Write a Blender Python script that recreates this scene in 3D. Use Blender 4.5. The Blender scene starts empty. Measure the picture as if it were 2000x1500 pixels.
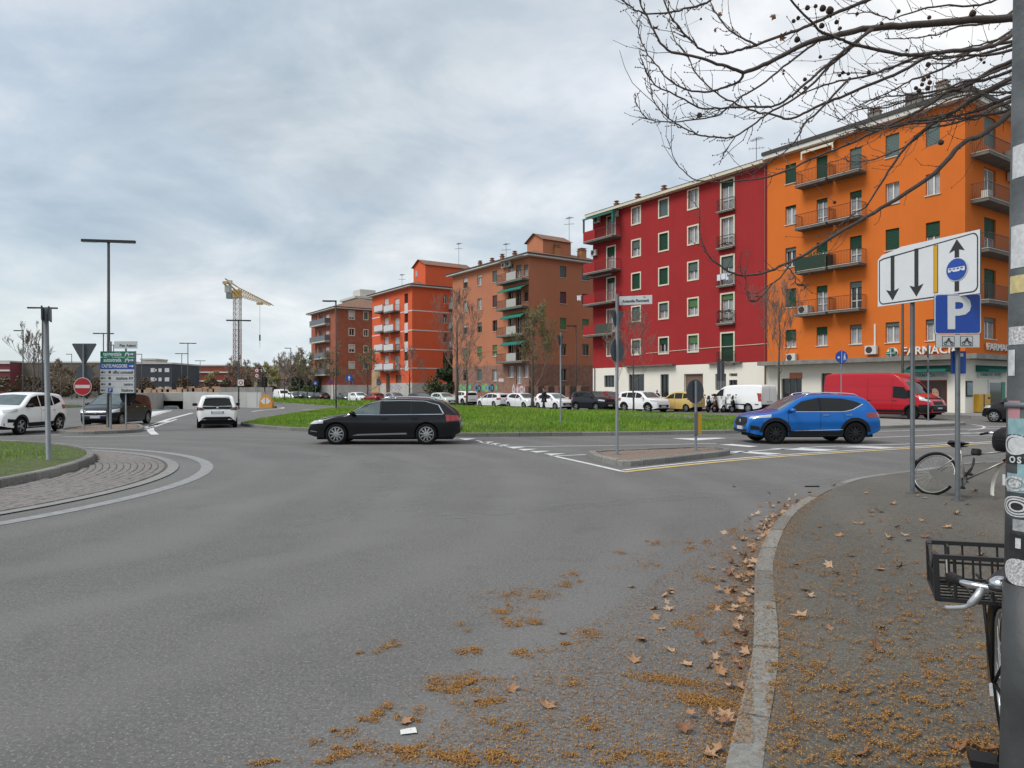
import bpy, bmesh, math, random
from math import sin, cos, pi, sqrt, atan2, radians
from mathutils import Vector, Matrix
from mathutils.bvhtree import BVHTree
import numpy as np
random.seed(7); rng = np.random.default_rng(7)
S = bpy.context.scene
COL = S.collection
# ------------------------------------------------------------------ camera, world, sun, exposure
FPX, HOR, CAMH = 1387.0, 763.0, 1.71          # focal length and horizon in photo pixels, eye height in metres
cam_d = bpy.data.cameras.new('camera'); cam = bpy.data.objects.new('camera', cam_d); COL.objects.link(cam)
cam.location = (0, 0, CAMH); cam.rotation_euler = (pi/2, 0, 0)
cam_d.sensor_width = 36; cam_d.lens = 36*FPX/2000; cam_d.shift_y = (HOR-750)/2000
cam_d.clip_start = 0.05; cam_d.clip_end = 6000
S.camera = cam
S.render.resolution_x = 1024; S.render.resolution_y = 768
S.view_settings.view_transform = 'Standard'; S.view_settings.look = 'None'
S.view_settings.gamma = 1; S.view_settings.use_curve_mapping = False
S.view_settings.exposure = 0.8
SUN_AZ, SUN_EL = radians(-118), radians(52)   # azimuth from +Y, clockwise
sun_d = bpy.data.lights.new('sun', 'SUN'); sun_d.energy = 1.5; sun_d.angle = radians(28); sun_d.color = (1, .97, .93)
sun = bpy.data.objects.new('sun', sun_d); COL.objects.link(sun)
sdir = Vector((sin(SUN_AZ)*cos(SUN_EL), cos(SUN_AZ)*cos(SUN_EL), sin(SUN_EL)))
sun.rotation_euler = sdir.to_track_quat('Z', 'Y').to_euler(); sun.location = (0, 0, 60)
W = bpy.data.worlds.new('World'); S.world = W; W.use_nodes = True
nt = W.node_tree; nt.nodes.clear(); N = nt.nodes.new; LK = nt.links.new
def nmath(nt, op, a, b=None, clamp=False):
    n = nt.nodes.new('ShaderNodeMath'); n.operation = op; n.use_clamp = clamp
    for i, v in enumerate((a, b)):
        if v is None: continue
        if isinstance(v, (int, float)): n.inputs[i].default_value = v
        else: nt.links.new(v, n.inputs[i])
    return n.outputs[0]
def nramp(nt, fac, stops):
    n = nt.nodes.new('ShaderNodeValToRGB'); e = n.color_ramp.elements
    while len(e) < len(stops): e.new(.5)
    for k, (p, c) in enumerate(stops):
        e[k].position = p; e[k].color = (*c, 1) if len(c) == 3 else c
    nt.links.new(fac, n.inputs[0]); return n.outputs[0]
def nnoise(nt, vec, scale, detail=6, rough=.55, dist=0):
    n = nt.nodes.new('ShaderNodeTexNoise'); n.inputs['Scale'].default_value = scale
    n.inputs['Detail'].default_value = detail; n.inputs['Roughness'].default_value = rough
    n.inputs['Distortion'].default_value = dist
    if vec is not None: nt.links.new(vec, n.inputs['Vector'])
    return n.outputs['Fac']
def nmix(nt, fac, a, b, mode='MIX'):
    n = nt.nodes.new('ShaderNodeMix'); n.data_type = 'RGBA'; n.blend_type = mode
    ins = [n.inputs[0], n.inputs[6], n.inputs[7]]
    for s, v in zip(ins, (fac, a, b)):
        if isinstance(v, (int, float)): s.default_value = v
        elif isinstance(v, tuple): s.default_value = (*v, 1) if len(v) == 3 else v
        else: nt.links.new(v, s)
    return n.outputs[2]
def vscale(nt, vec, sc, loc=(0, 0, 0)):
    n = nt.nodes.new('ShaderNodeMapping'); n.inputs['Scale'].default_value = sc; n.inputs['Location'].default_value = loc
    nt.links.new(vec, n.inputs['Vector']); return n.outputs[0]
sky = N('ShaderNodeTexSky'); sky.sky_type = 'NISHITA'; sky.sun_disc = False
sky.sun_elevation = SUN_EL; sky.sun_rotation = SUN_AZ; sky.air_density = 1.2; sky.dust_density = 2
tc = N('ShaderNodeTexCoord'); sep = N('ShaderNodeSeparateXYZ'); LK(tc.outputs['Generated'], sep.inputs[0])
zz = nmath(nt, 'ADD', nmath(nt, 'MAXIMUM', sep.outputs[2], 0.0), 0.3)
cmb = N('ShaderNodeCombineXYZ')
LK(nmath(nt, 'DIVIDE', sep.outputs[0], zz), cmb.inputs[0]); LK(nmath(nt, 'DIVIDE', sep.outputs[1], zz), cmb.inputs[1])
cmb.inputs[2].default_value = 3.7
pl = cmb.outputs[0]
big = nnoise(nt, vscale(nt, pl, (1, 1, 1), (2.3, .4, 0)), .8, 8, .52, .25)
mid = nnoise(nt, vscale(nt, pl, (1, 1.1, 1), (5.1, 1.7, 0)), 2.3, 9, .56, .35)
cl = nmath(nt, 'ADD', nmath(nt, 'MULTIPLY', big, .62), nmath(nt, 'MULTIPLY', mid, .38))
ccol = nramp(nt, cl, [(.38, (.235, .285, .335)), (.45, (.325, .37, .41)), (.51, (.43, .455, .475)), (.585, (.585, .59, .595))])
skyc = N('ShaderNodeVectorMath'); skyc.operation = 'SCALE'; LK(sky.outputs[0], skyc.inputs[0]); skyc.inputs['Scale'].default_value = .11
gap = nramp(nt, nnoise(nt, vscale(nt, pl, (1, 1, 1), (9.3, 4.2, 2)), .9, 6, .5, .3), [(.42, (.8,)*3), (.6, (1.,)*3)])
hz = nramp(nt, sep.outputs[2], [(0.0, (.33, .415, .455)), (.2, (.42, .465, .5))])
ccol = nmix(nt, nramp(nt, sep.outputs[2], [(0.0, (.7,)*3), (.22, (0,)*3)]), ccol, hz)
fin = nmix(nt, gap, skyc.outputs[0], ccol)
bg = N('ShaderNodeBackground'); LK(fin, bg.inputs[0]); bg.inputs[1].default_value = 1.0
ow = N('ShaderNodeOutputWorld'); LK(bg.outputs[0], ow.inputs[0])
# ------------------------------------------------------------------ helpers
def lin(h):
    h = h.lstrip('#'); r = []
    for i in (0, 2, 4):
        v = int(h[i:i+2], 16)/255; r.append(v/12.92 if v <= .04045 else ((v+.055)/1.055)**2.4)
    return tuple(r)
MATS = {}
def mat(name, col, rough=.7, metal=0, var=0, vs=3, bump=0, bs=40, coat=0, spec=.5, alpha=1, obj=False, emit=None, streak=0):
    if name in MATS: return MATS[name]
    m = bpy.data.materials.new(name); m.use_nodes = True; MATS[name] = m
    t = m.node_tree; b = t.nodes['Principled BSDF']
    b.inputs['Base Color'].default_value = (*col, 1); b.inputs['Roughness'].default_value = rough
    b.inputs['Metallic'].default_value = metal; b.inputs['Specular IOR Level'].default_value = spec
    b.inputs['Coat Weight'].default_value = coat; b.inputs['Coat Roughness'].default_value = .04
    if emit:
        b.inputs['Emission Color'].default_value = (*emit[0], 1); b.inputs['Emission Strength'].default_value = emit[1]
    if var or bump:
        g = t.nodes.new('ShaderNodeTexCoord' if obj else 'ShaderNodeNewGeometry')
        v = g.outputs['Object'] if obj else g.outputs['Position']
        if var:
            f = nnoise(t, v, vs, 8, .6)
            if streak: f = nmath(t, 'ADD', nmath(t, 'MULTIPLY', f, .72), nmath(t, 'MULTIPLY', nnoise(t, vscale(t, v, (1.6, 1.6, .1)), 1.1, 6, .65), .28))
            c = nramp(t, f, [(.25, tuple(x*(1-var) for x in col)), (.75, tuple(min(1, x*(1+var)) for x in col))])
            t.links.new(c, b.inputs['Base Color'])
        if bump:
            bn = t.nodes.new('ShaderNodeBump'); bn.inputs['Strength'].default_value = bump; bn.inputs['Distance'].default_value = .02
            t.links.new(nnoise(t, v, bs, 4, .6), bn.inputs['Height']); t.links.new(bn.outputs[0], b.inputs['Normal'])
    return m
class MB:
    """collects polygons with a material index and links them as ONE mesh object"""
    def __init__(s): s.v = []; s.f = []; s.m = []
    def add(s, vs, fs, mi=0):
        o = len(s.v); s.v += [tuple(p) for p in vs]
        for f in fs: s.f.append(tuple(i+o for i in f)); s.m.append(mi)
        return s
    def quad(s, a, b, c, d, mi=0): return s.add((a, b, c, d), ((0, 1, 2, 3),), mi)
    def box(s, x0, y0, z0, x1, y1, z1, mi=0, bev=0):
        if bev:
            return s.prism([(x0+bev, y0), (x1-bev, y0), (x1, y0+bev), (x1, y1-bev), (x1-bev, y1), (x0+bev, y1), (x0, y1-bev), (x0, y0+bev)], z0, z1, mi)
        return s.add(((x0,y0,z0),(x1,y0,z0),(x1,y1,z0),(x0,y1,z0),(x0,y0,z1),(x1,y0,z1),(x1,y1,z1),(x0,y1,z1)),
                     ((3,2,1,0),(4,5,6,7),(0,1,5,4),(1,2,6,5),(2,3,7,6),(3,0,4,7)), mi)
    def prism(s, poly, z0, z1, mi=0, cap=True):
        n = len(poly); vs = [(p[0], p[1], z0) for p in poly]+[(p[0], p[1], z1) for p in poly]
        fs = [(i, (i+1) % n, (i+1) % n+n, i+n) for i in range(n)]
        if cap: fs += [tuple(range(n-1, -1, -1)), tuple(range(n, 2*n))]
        return s.add(vs, fs, mi)
    def xprism(s, M, poly, z0, z1, mi=0):
        """prism transformed by a 4x4 matrix"""
        k = len(s.v); s.prism(poly, z0, z1, mi)
        for i in range(k, len(s.v)): s.v[i] = tuple(M @ Vector(s.v[i]))
        return s
    def bar(s, a, b, w, h=None, mi=0, up=(0, 0, 1)):
        a, b = Vector(a), Vector(b); d = (b-a); L = d.length
        if L < 1e-6: return s
        d /= L; up = Vector(up)
        if abs(d.dot(up)) > .99: up = Vector((1, 0, 0))
        x = d.cross(up).normalized(); y = x.cross(d); h = h or w
        vs = [p+x*i*w/2+y*j*h/2 for p in (a, b) for i, j in ((-1,-1),(1,-1),(1,1),(-1,1))]
        return s.add(vs, ((0,1,2,3),(7,6,5,4),(0,4,5,1),(1,5,6,2),(2,6,7,3),(3,7,4,0)), mi)
    def tube(s, pts, rad, n=8, mi=0, cap=True, closed=False):
        pts = [Vector(p) for p in pts]; m = len(pts)
        if isinstance(rad, (int, float)): rad = [rad]*m
        o = len(s.v); prev = None
        for i, p in enumerate(pts):
            if closed: t = pts[(i+1) % m]-pts[i-1]
            else: t = pts[min(i+1, m-1)]-pts[max(i-1, 0)]
            if t.length < 1e-9: t = Vector((0, 0, 1))
            t.normalize()
            if prev is None:
                a = Vector((0, 0, 1)) if abs(t.z) < .9 else Vector((1, 0, 0)); u = t.cross(a).normalized()
            else:
                u = prev-t*prev.dot(t); u = u.normalized() if u.length > 1e-6 else t.orthogonal().normalized()
            prev = u; w = t.cross(u)
            for k in range(n):
                q = p+(u*cos(2*pi*k/n)+w*sin(2*pi*k/n))*rad[i]; s.v.append((q.x, q.y, q.z))
        for i in range(m if closed else m-1):
            j = (i+1) % m
            for k in range(n):
                s.f.append((o+i*n+k, o+i*n+(k+1) % n, o+j*n+(k+1) % n, o+j*n+k)); s.m.append(mi)
        if cap and not closed:
            s.f.append(tuple(o+k for k in range(n-1, -1, -1))); s.m.append(mi)
            s.f.append(tuple(o+(m-1)*n+k for k in range(n))); s.m.append(mi)
        return s
    def lathe(s, prof, n=20, mi=0, axis='z', c=(0, 0, 0), closed=False):
        o = len(s.v); m = len(prof)
        for r, h in prof:
            for k in range(n):
                a = 2*pi*k/n; p = (r*cos(a), r*sin(a), h)
                if axis == 'y': p = (p[0], p[2], p[1])
                elif axis == 'x': p = (p[2], p[0], p[1])
                s.v.append((p[0]+c[0], p[1]+c[1], p[2]+c[2]))
        for i in range(m if closed else m-1):
            j = (i+1) % m
            for k in range(n):
                s.f.append((o+i*n+k, o+i*n+(k+1) % n, o+j*n+(k+1) % n, o+j*n+k)); s.m.append(mi)
        return s
    def grid(s, P, mi=0):
        """P: list of rows of points"""
        o = len(s.v); n = len(P[0])
        for r in P: s.v += [tuple(p) for p in r]
        for i in range(len(P)-1):
            for j in range(n-1):
                s.f.append((o+i*n+j, o+i*n+j+1, o+(i+1)*n+j+1, o+(i+1)*n+j)); s.m.append(mi)
        return s
    def mesh(s, name, mats, smooth=False):
        me = bpy.data.meshes.new(name); me.from_pydata(s.v, [], s.f)
        if not isinstance(mats, (list, tuple)): mats = [mats]
        for x in mats: me.materials.append(x)
        if len(mats) > 1: me.polygons.foreach_set('material_index', s.m)
        if smooth: me.polygons.foreach_set('use_smooth', [True]*len(s.f))
        me.update(); return me
    def build(s, name, mats, parent=None, smooth=False, loc=None, fix=False):
        me = s.mesh(name, mats, smooth)
        if fix:
            bm = bmesh.new(); bm.from_mesh(me); bmesh.ops.remove_doubles(bm, verts=bm.verts, dist=1e-5)
            bmesh.ops.recalc_face_normals(bm, faces=bm.faces); bm.to_mesh(me); bm.free()
        return link(name, me, parent, loc)
def link(name, me, parent=None, loc=None, rot=None):
    o = bpy.data.objects.new(name, me); COL.objects.link(o)
    if parent is not None: o.parent = parent
    if loc is not None: o.location = loc
    if rot is not None: o.rotation_euler = (0, 0, rot) if isinstance(rot, (int, float)) else rot
    return o
def tag(o, label=None, cat=None, group=None, kind=None):
    if label: o['label'] = label
    if cat: o['category'] = cat
    if group: o['group'] = group
    if kind: o['kind'] = kind
    return o
def thing(name, label, cat, loc=(0, 0, 0), rz=0, group=None):
    o = link(name, None, None, loc, rz); o.empty_display_size = .2
    return tag(o, label, cat, group)
def kids(o): return [c for c in o.children]
def copy_tree(o, parent=None):
    c = o.copy(); COL.objects.link(c)
    if parent is not None: c.parent = parent
    for k in kids(o): copy_tree(k, c)
    return c
def autosmooth(o, ang=35):
    me = o.data; bm = bmesh.new(); bm.from_mesh(me)
    for e in bm.edges: e.smooth = len(e.link_faces) == 2 and e.calc_face_angle(0) < radians(ang)
    for f in bm.faces: f.smooth = True
    bm.to_mesh(me); bm.free(); return o
def sstep(a, b, x):
    t = min(1, max(0, (x-a)/(b-a))); return t*t*(3-2*t)
# street line of the house fronts: it runs through F along AV (away, left); BV points away from the street
F0 = Vector((14.26, 63)); AV = Vector((-.5627, .8267)); BV = Vector((.8267, .5627)); HROT = atan2(-.8267, .5627)
RAMP_P = Vector((-38.4, 80)); RAMP_R = Vector((-.433, .901))
def gz(x, y):
    z = .2*sstep(26, 42, y)*sstep(8, 18, x)
    q = (x-RAMP_P.x)*RAMP_R.x+(y-RAMP_P.y)*RAMP_R.y; l = (x-RAMP_P.x)*RAMP_R.y-(y-RAMP_P.y)*RAMP_R.x
    if -18 < q < 30 and abs(l) < 7:
        z -= 1.4*sstep(-17, -2, q)*(1-sstep(1.6, 5, abs(l)) if q < 0 else (1-sstep(1.3, 1.7, abs(l))))*(1 if q < 24 else 0)
    return z
def gp(u, v, h=0):
    """photo pixel -> point on the ground (raised by h), found along the ray"""
    dx, dz = (u-1000)/FPX, (HOR-v)/FPX
    y = (CAMH-h)/max(1e-4, -dz)
    for _ in range(12): y = (CAMH-h-gz(dx*y, y))/max(1e-4, -dz)
    return Vector((dx*y, y, CAMH+dz*y))
def at(u, v, d):
    return Vector(((u-1000)/FPX*d, d, CAMH+(HOR-v)/FPX*d))
def textmesh(txt, size, mat_, name='lettering', parent=None, depth=.002, align='CENTER', sx=1, bold=0, shear=0):
    cu = bpy.data.curves.new(name, 'FONT'); cu.body = txt; cu.size = size; cu.extrude = depth; cu.align_x = align; cu.align_y = 'CENTER'
    cu.offset = bold; cu.resolution_u = 3; cu.shear = shear
    o = bpy.data.objects.new('tmp', cu); COL.objects.link(o)
    dg = bpy.context.evaluated_depsgraph_get(); me = bpy.data.meshes.new_from_object(o.evaluated_get(dg))
    bpy.data.objects.remove(o); bpy.data.curves.remove(cu)
    # stand the text up: x right, z up, facing -y
    me.transform(Matrix.Rotation(pi/2, 4, 'X') @ Matrix.Diagonal((sx, 1, 1, 1)))
    me.materials.clear(); me.materials.append(mat_)
    return link(name, me, parent)
def catmull(P, k=5):
    P = [Vector(p) for p in P]; out = []
    for i in range(len(P)-1):
        p0, p1, p2, p3 = P[max(i-1, 0)], P[i], P[i+1], P[min(i+2, len(P)-1)]
        for j in range(k):
            t = j/k
            out.append(.5*((2*p1)+(p2-p0)*t+(2*p0-5*p1+4*p2-p3)*t*t+(3*p1-p0-3*p2+p3)*t**3))
    out.append(P[-1]); return out
# shared materials
M_metal = mat('galvanised_steel', (.125, .14, .155), .55, .25, .12, 6)
M_dmetal = mat('dark_painted_steel', (.022, .023, .026), .5, .2, .1, 6)
M_back = mat('sign_back_grey', (.055, .065, .075), .55, .15, .12, 5)
M_white = mat('white_paint_sign', (.62, .64, .66), .4, 0, .05, 4)
M_black = mat('black_plastic', (.009, .009, .01), .5, spec=.25)
M_conc = mat('concrete', (.36, .36, .34), .85, 0, .16, .8, .15, 30, streak=1)
# ------------------------------------------------------------------ ground, road, pavements, islands
from mathutils.geometry import delaunay_2d_cdt
def inpoly(px, py, poly):
    r = np.zeros(len(px), bool); n = len(poly)
    for i in range(n):
        x0, y0 = poly[i][:2]; x1, y1 = poly[i-1][:2]
        c = ((y0 > py) != (y1 > py)) & (px < (x1-x0)*(py-y0)/((y1-y0) if y1 != y0 else 1e-9)+x0); r ^= c
    return r
def edgedist(px, py, poly):
    d = np.full(len(px), 1e9)
    for i in range(len(poly)):
        x0, y0 = poly[i-1][:2]; x1, y1 = poly[i][:2]; L2 = (x1-x0)**2+(y1-y0)**2+1e-12
        t = np.clip(((px-x0)*(x1-x0)+(py-y0)*(y1-y0))/L2, 0, 1)
        d = np.minimum(d, np.hypot(px-x0-t*(x1-x0), py-y0-t*(y1-y0)))
    return d
def asphalt(name, col, tint, leafy=0):
    m = bpy.data.materials.new(name); m.use_nodes = True; MATS[name] = m; t = m.node_tree; b = t.nodes['Principled BSDF']
    g = t.nodes.new('ShaderNodeNewGeometry'); v = g.outputs['Position']
    fine = nnoise(t, v, 90, 3, .7); grain = nnoise(t, v, 14, 6, .6); large = nnoise(t, v, .22, 5, .55, .4)
    c = nramp(t, large, [(.3, tuple(x*.74 for x in col)), (.5, col), (.72, tuple(x*1.22 for x in col))])
    c = nmix(t, nramp(t, grain, [(.35, (.0,)*3), (.7, (.5,)*3)]), c, tint)
    c = nmix(t, nramp(t, nnoise(t, v, 1.7, 6, .65, .6), [(.34, (.4,)*3), (.46, (0,)*3)]), c, tuple(x*.7 for x in col))
    c = nmix(t, nramp(t, fine, [(.36, (.75,)*3), (.5, (0,)*3), (.66, (.0,)*3)]), c, tuple(x*.5 for x in col))
    c = nmix(t, nramp(t, nnoise(t, v, 32, 3, .75), [(.36, (.75,)*3), (.52, (0,)*3)]), c, tuple(x*.62 for x in col))
    c = nmix(t, nramp(t, nnoise(t, v, 55, 2, .6), [(.57, (0,)*3), (.68, (.8,)*3)]), c, tuple(min(1, x*1.9) for x in col))
    # tyre-worn sweeps that follow the traffic round the junction
    w = t.nodes.new('ShaderNodeTexWave'); w.wave_type = 'RINGS'; w.rings_direction = 'Z'
    w.inputs['Scale'].default_value = .19; w.inputs['Distortion'].default_value = 6; w.inputs['Detail'].default_value = 3; w.inputs['Detail Scale'].default_value = .7
    t.links.new(vscale(t, v, (1, 1, 0), (15.6, -12.2, 0)), w.inputs['Vector'])
    c = nmix(t, nramp(t, nmath(t, 'MULTIPLY', w.outputs['Fac'], nnoise(t, v, .35, 4, .6)), [(.22, (0,)*3), (.6, (.4,)*3)]), c, tuple(x*1.3 for x in col))
    t.links.new(c, b.inputs['Base Color']); b.inputs['Roughness'].default_value = .85; b.inputs['Specular IOR Level'].default_value = .3
    bn = t.nodes.new('ShaderNodeBump'); bn.inputs['Strength'].default_value = .55; bn.inputs['Distance'].default_value = .006
    t.links.new(nnoise(t, v, 75, 4, .75), bn.inputs['Height']); t.links.new(bn.outputs[0], b.inputs['Normal'])
    return m
M_road = asphalt('road_asphalt', (.136, .133, .13), (.175, .17, .162))
M_walk = asphalt('pavement_asphalt', (.103, .097, .085), (.145, .134, .11))
M_soil = mat('turf_soil', (.06, .075, .022), .95, 0, .35, 3)
M_kerb = mat('granite_kerb', (.185, .182, .172), .85, 0, .4, 26, .4, 90)
t = M_kerb.node_tree; b = t.nodes['Principled BSDF']; oi = t.nodes.new('ShaderNodeObjectInfo')
src = b.inputs['Base Color'].links[0].from_socket; ml = nmix(t, 1.0, src, nramp(t, oi.outputs['Random'], [(0, (.72, .72, .7)), (1, (1.2, 1.19, 1.16))]), 'MULTIPLY'); t.links.new(ml, b.inputs['Base Color'])
M_paint = mat('road_paint_white', (.55, .555, .56), .75, 0, .25, 5)
M_yel = mat('road_paint_yellow', (.5, .36, .14), .75, 0, .25, 5)
M_sett = mat('porphyry_sett', (.175, .16, .15), .8, 0, .35, 7, .3, 60)
M_cfar = mat('far_ground', (.16, .17, .11), .95, 0, .3, .05)
# road sheet
xs = sorted(set([-120, -100, -85, -70, -60]+[round(-52+i*1.0, 2) for i in range(33)]+list(range(-20, 32, 2))+[36, 42, 50, 60, 80, 100, 120]))
ys = sorted(set([-30, -20, -10, 0, 10, 20]+list(range(24, 60, 2))+[60+i for i in range(55)]+[120, 130, 140, 150, 165, 180, 200, 220, 240, 260]))
mb = MB(); mb.grid([[(x, y, gz(x, y)) for x in xs] for y in ys]); road = tag(mb.build('road', M_road, smooth=True), kind='structure')
X0, X1, Y0, Y1 = xs[0], xs[-1], ys[0], ys[-1]; B = 4000; z = -.02
g = MB()
g.quad((-B, -B, z), (B, -B, z), (B, Y0, z), (-B, Y0, z)); g.quad((-B, Y1, z), (B, Y1, z), (B, B, z), (-B, B, z))
g.quad((-B, Y0, z), (X0, Y0, z), (X0, Y1, z), (-B, Y1, z)); g.quad((X1, Y0, z), (B, Y0, z), (B, Y1, z), (X1, Y1, z))
tag(g.build('ground', M_cfar), kind='structure')
def resample(P, step, closed=False):
    P = [Vector(p[:2]) for p in P]
    if closed: P = P+[P[0]]
    out = [P[0]]; acc = 0
    for a, b in zip(P, P[1:]):
        L = (b-a).length
        if L < 1e-9: continue
        s = step-acc
        while s < L: out.append(a.lerp(b, s/L)); s += step
        acc = L-(s-step)
    if not closed and (out[-1]-P[-1]).length > step*.3: out.append(P[-1])
    return out
def offs(P, d, closed):
    n = len(P); out = []
    for i in range(n):
        a = P[i-1] if (i or closed) else P[i]; b = P[(i+1) % n] if (i < n-1 or closed) else P[i]
        t = (b-a).normalized(); out.append(P[i]+Vector((t.y, -t.x))*d)
    return out
def kerb(parent, path, w, h, step=1.0, closed=False, side=1, m=None, dz=0):
    """row of separate kerb stones; path = face toward the road, stones grow to the side"""
    P = resample(path, step/4, closed); Q = offs(P, w*side, closed); Qb = offs(P, .022*side, closed); n = len(P)
    i = 0; last = n if closed else n-1
    while i < last:
        k = min(4, last-i); mb = MB(); rows = []
        for j in range(k+1):
            a, q, e = P[(i+j) % n], Q[(i+j) % n], Qb[(i+j) % n]; z = gz(a.x, a.y)+dz
            if j in (0, k):   # narrow joint
                o = (P[(i+1) % n]-P[i % n]).normalized() if j == 0 else (P[(i+k-1) % n]-P[(i+k) % n]).normalized()
                a, q, e = a+o*.007, q+o*.007, e+o*.007
            hh = h+random.uniform(-.007, .007) if j == 0 else hh
            rows.append([(a.x, a.y, z-.15), (a.x, a.y, z+hh-.02), (e.x, e.y, z+hh), (q.x, q.y, z+hh), (q.x, q.y, z-.15)])
        mb.grid(rows); mb.add(rows[0], [(0, 1, 2, 3, 4)]); mb.add(rows[-1], [(4, 3, 2, 1, 0)])
        mb.build('kerb_stone', m or M_kerb, parent); i += k
def surface(name, poly, zf, m, grid=None, kind='structure', skirt=.2):
    pts = [Vector(p[:2]) for p in poly]; n = len(pts)
    if grid:
        a = np.array(poly)[:, :2]; lo, hi = a.min(0), a.max(0)
        gx, gy = np.meshgrid(np.arange(lo[0], hi[0], grid), np.arange(lo[1], hi[1], grid)); gx = gx.ravel()+.013; gy = gy.ravel()+.017
        k = inpoly(gx, gy, poly); gx, gy = gx[k], gy[k]; k = edgedist(gx, gy, poly) > grid*.3
        pts += [Vector((float(x), float(y))) for x, y in zip(gx[k], gy[k])]
    V, E, Fc, *_ = delaunay_2d_cdt(pts, [(i, (i+1) % n) for i in range(n)], [], 1, 1e-4)
    mb = MB(); mb.add([(p.x, p.y, zf(p.x, p.y)) for p in V], [tuple(f) for f in Fc])
    o = mb.build(name, m, None, True)
    bm = bmesh.new(); bm.from_mesh(o.data); bmesh.ops.recalc_face_normals(bm, faces=bm.faces)
    if sum(f.normal.z for f in bm.faces) < 0: bmesh.ops.reverse_faces(bm, faces=bm.faces)
    bm.to_mesh(o.data); bm.free()
    return tag(o, kind=kind)
def ccw(P):
    a = sum(P[i-1][0]*P[i][1]-P[i][0]*P[i-1][1] for i in range(len(P))); return P if a > 0 else P[::-1]
def smooth_poly(P, k=6): return [Vector((p.x, p.y)) for p in catmull([Vector((*q[:2], 0)) for q in P], k)]
# --- near pavement with its curved granite kerb
kp = [(-3.6, -7.5), (-1.9, -3.5), (-.42, 0), (.35, 1.7)]+[tuple(gp(u, v)[:2]) for u, v in ((1425, 1500), (1453, 1387), (1472, 1283), (1474, 1156), (1481, 1104), (1509, 1044), (1546, 1003), (1610, 966), (1680, 943), (1760, 931), (1880, 915), (1926, 911))]+[(14, 17.6), (20, 19.6), (30, 21.5), (45, 23)]
KP = resample(smooth_poly(kp, 8), .25)
PAVH = .115
inner = offs(KP, .14, False)
pav_poly = [tuple(p) for p in inner]+[(45, -7.5)]
pavz = lambda x, y: gz(x, y)+PAVH-.006+.004*sin(x*1.7)*sin(y*1.3)
pavement = surface('pavement', pav_poly, pavz, M_walk, 1.2)
kerb(pavement, KP, .15, PAVH, 1.0, False, 1)
# --- grass
M_grass = bpy.data.materials.new('grass_blades'); M_grass.use_nodes = True
t = M_grass.node_tree; b = t.nodes['Principled BSDF']; ge = t.nodes.new('ShaderNodeNewGeometry')
c1 = nramp(t, ge.outputs['Random Per Island'], [(0, (.1, .23, .015)), (.55, (.18, .36, .02)), (.86, (.26, .42, .035)), (.95, (.42, .4, .13))])
c2 = nmix(t, nramp(t, nnoise(t, ge.outputs['Position'], .55, 5, .6), [(.35, (.0,)*3), (.68, (.75,)*3)]), c1, (.075, .19, .012), 'MIX')
c2 = nmix(t, nramp(t, nnoise(t, ge.outputs['Position'], .3, 6, .65), [(.5, (.0,)*3), (.68, (.7,)*3)]), c2, (.32, .38, .06), 'MIX')
t.links.new(c2, b.inputs['Base Color']); b.inputs['Roughness'].default_value = .65; b.inputs['Specular IOR Level'].default_value = .25
def grass(name, label, poly, zf, n, hmin, hmax, wid, edge=None, hfun=None, region=None):
    a = np.array([p[:2] for p in poly]); lo, hi = a.min(0), a.max(0); X = []; Y = []
    while sum(len(x) for x in X) < n:
        x = rng.uniform(lo[0], hi[0], n); y = rng.uniform(lo[1], hi[1], n); k = inpoly(x, y, poly)
        if region is not None: k &= region(x, y)
        X.append(x[k]); Y.append(y[k])
    x = np.concatenate(X)[:n]; y = np.concatenate(Y)[:n]
    d = edgedist(x, y, poly)
    h = rng.uniform(hmin, hmax, n)*(.35+.65*np.clip(d/1.6, 0, 1))
    patch = .75+.5*np.sin(x*.9+1.3*np.sin(y*.6))*np.sin(y*.7+x*.3); h *= np.clip(patch, .5, 1.3)
    z = zf(x, y); th = rng.uniform(0, 2*pi, n); w = wid*rng.uniform(.6, 1.4, n)
    lx, ly = rng.normal(0, .35, n)*h, rng.normal(0, .35, n)*h
    V = np.empty((n, 3, 3)); V[:, 0] = np.c_[x-np.cos(th)*w, y-np.sin(th)*w, z-.02]; V[:, 1] = np.c_[x+np.cos(th)*w, y+np.sin(th)*w, z-.02]
    V[:, 2] = np.c_[x+lx, y+ly, z+h]
    me = bpy.data.meshes.new(name); me.vertices.add(3*n); me.vertices.foreach_set('co', V.ravel())
    me.loops.add(3*n); me.loops.foreach_set('vertex_index', np.arange(3*n, dtype=np.int32)); me.polygons.add(n)
    me.polygons.foreach_set('loop_start', np.arange(0, 3*n, 3, dtype=np.int32)); me.update(); me.validate(); me.materials.append(M_grass)
    return tag(link(name, me), label, 'grass', kind='stuff')
GZ = np.vectorize(gz)
# --- roundabout island at the left: turf, kerb, cobbled apron
IC, IR = (-19.33, 12.42), 10.38; AC, AR = (-15.56, 12.18), 9.57
circ = lambda c, r, a0, a1, n: [(c[0]+r*cos(radians(a0+(a1-a0)*i/n)), c[1]+r*sin(radians(a0+(a1-a0)*i/n))) for i in range(n+1)]
isl = circ(IC, IR-.16, 0, 360, 96)[:-1]
domez = lambda x, y: .13+.22*np.clip((IR-np.hypot(x-IC[0], y-IC[1]))/6, 0, 1)
rb = surface('roundabout_island', isl, lambda x, y: float(domez(x, y)), M_soil, .8)
kerb(rb, circ(IC, IR, 0, 360, 200)[:-1], .17, .17, 1.0, True, -1)
grass('roundabout_grass', 'short bright green grass on the round kerbed island beside the cobbles', isl, domez, 70000, .05, .12, .006, region=lambda x, y: (x > -27) & (y > 3))
seg = [p for p in circ(AC, AR-.9, -125, 130, 120)]
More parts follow.
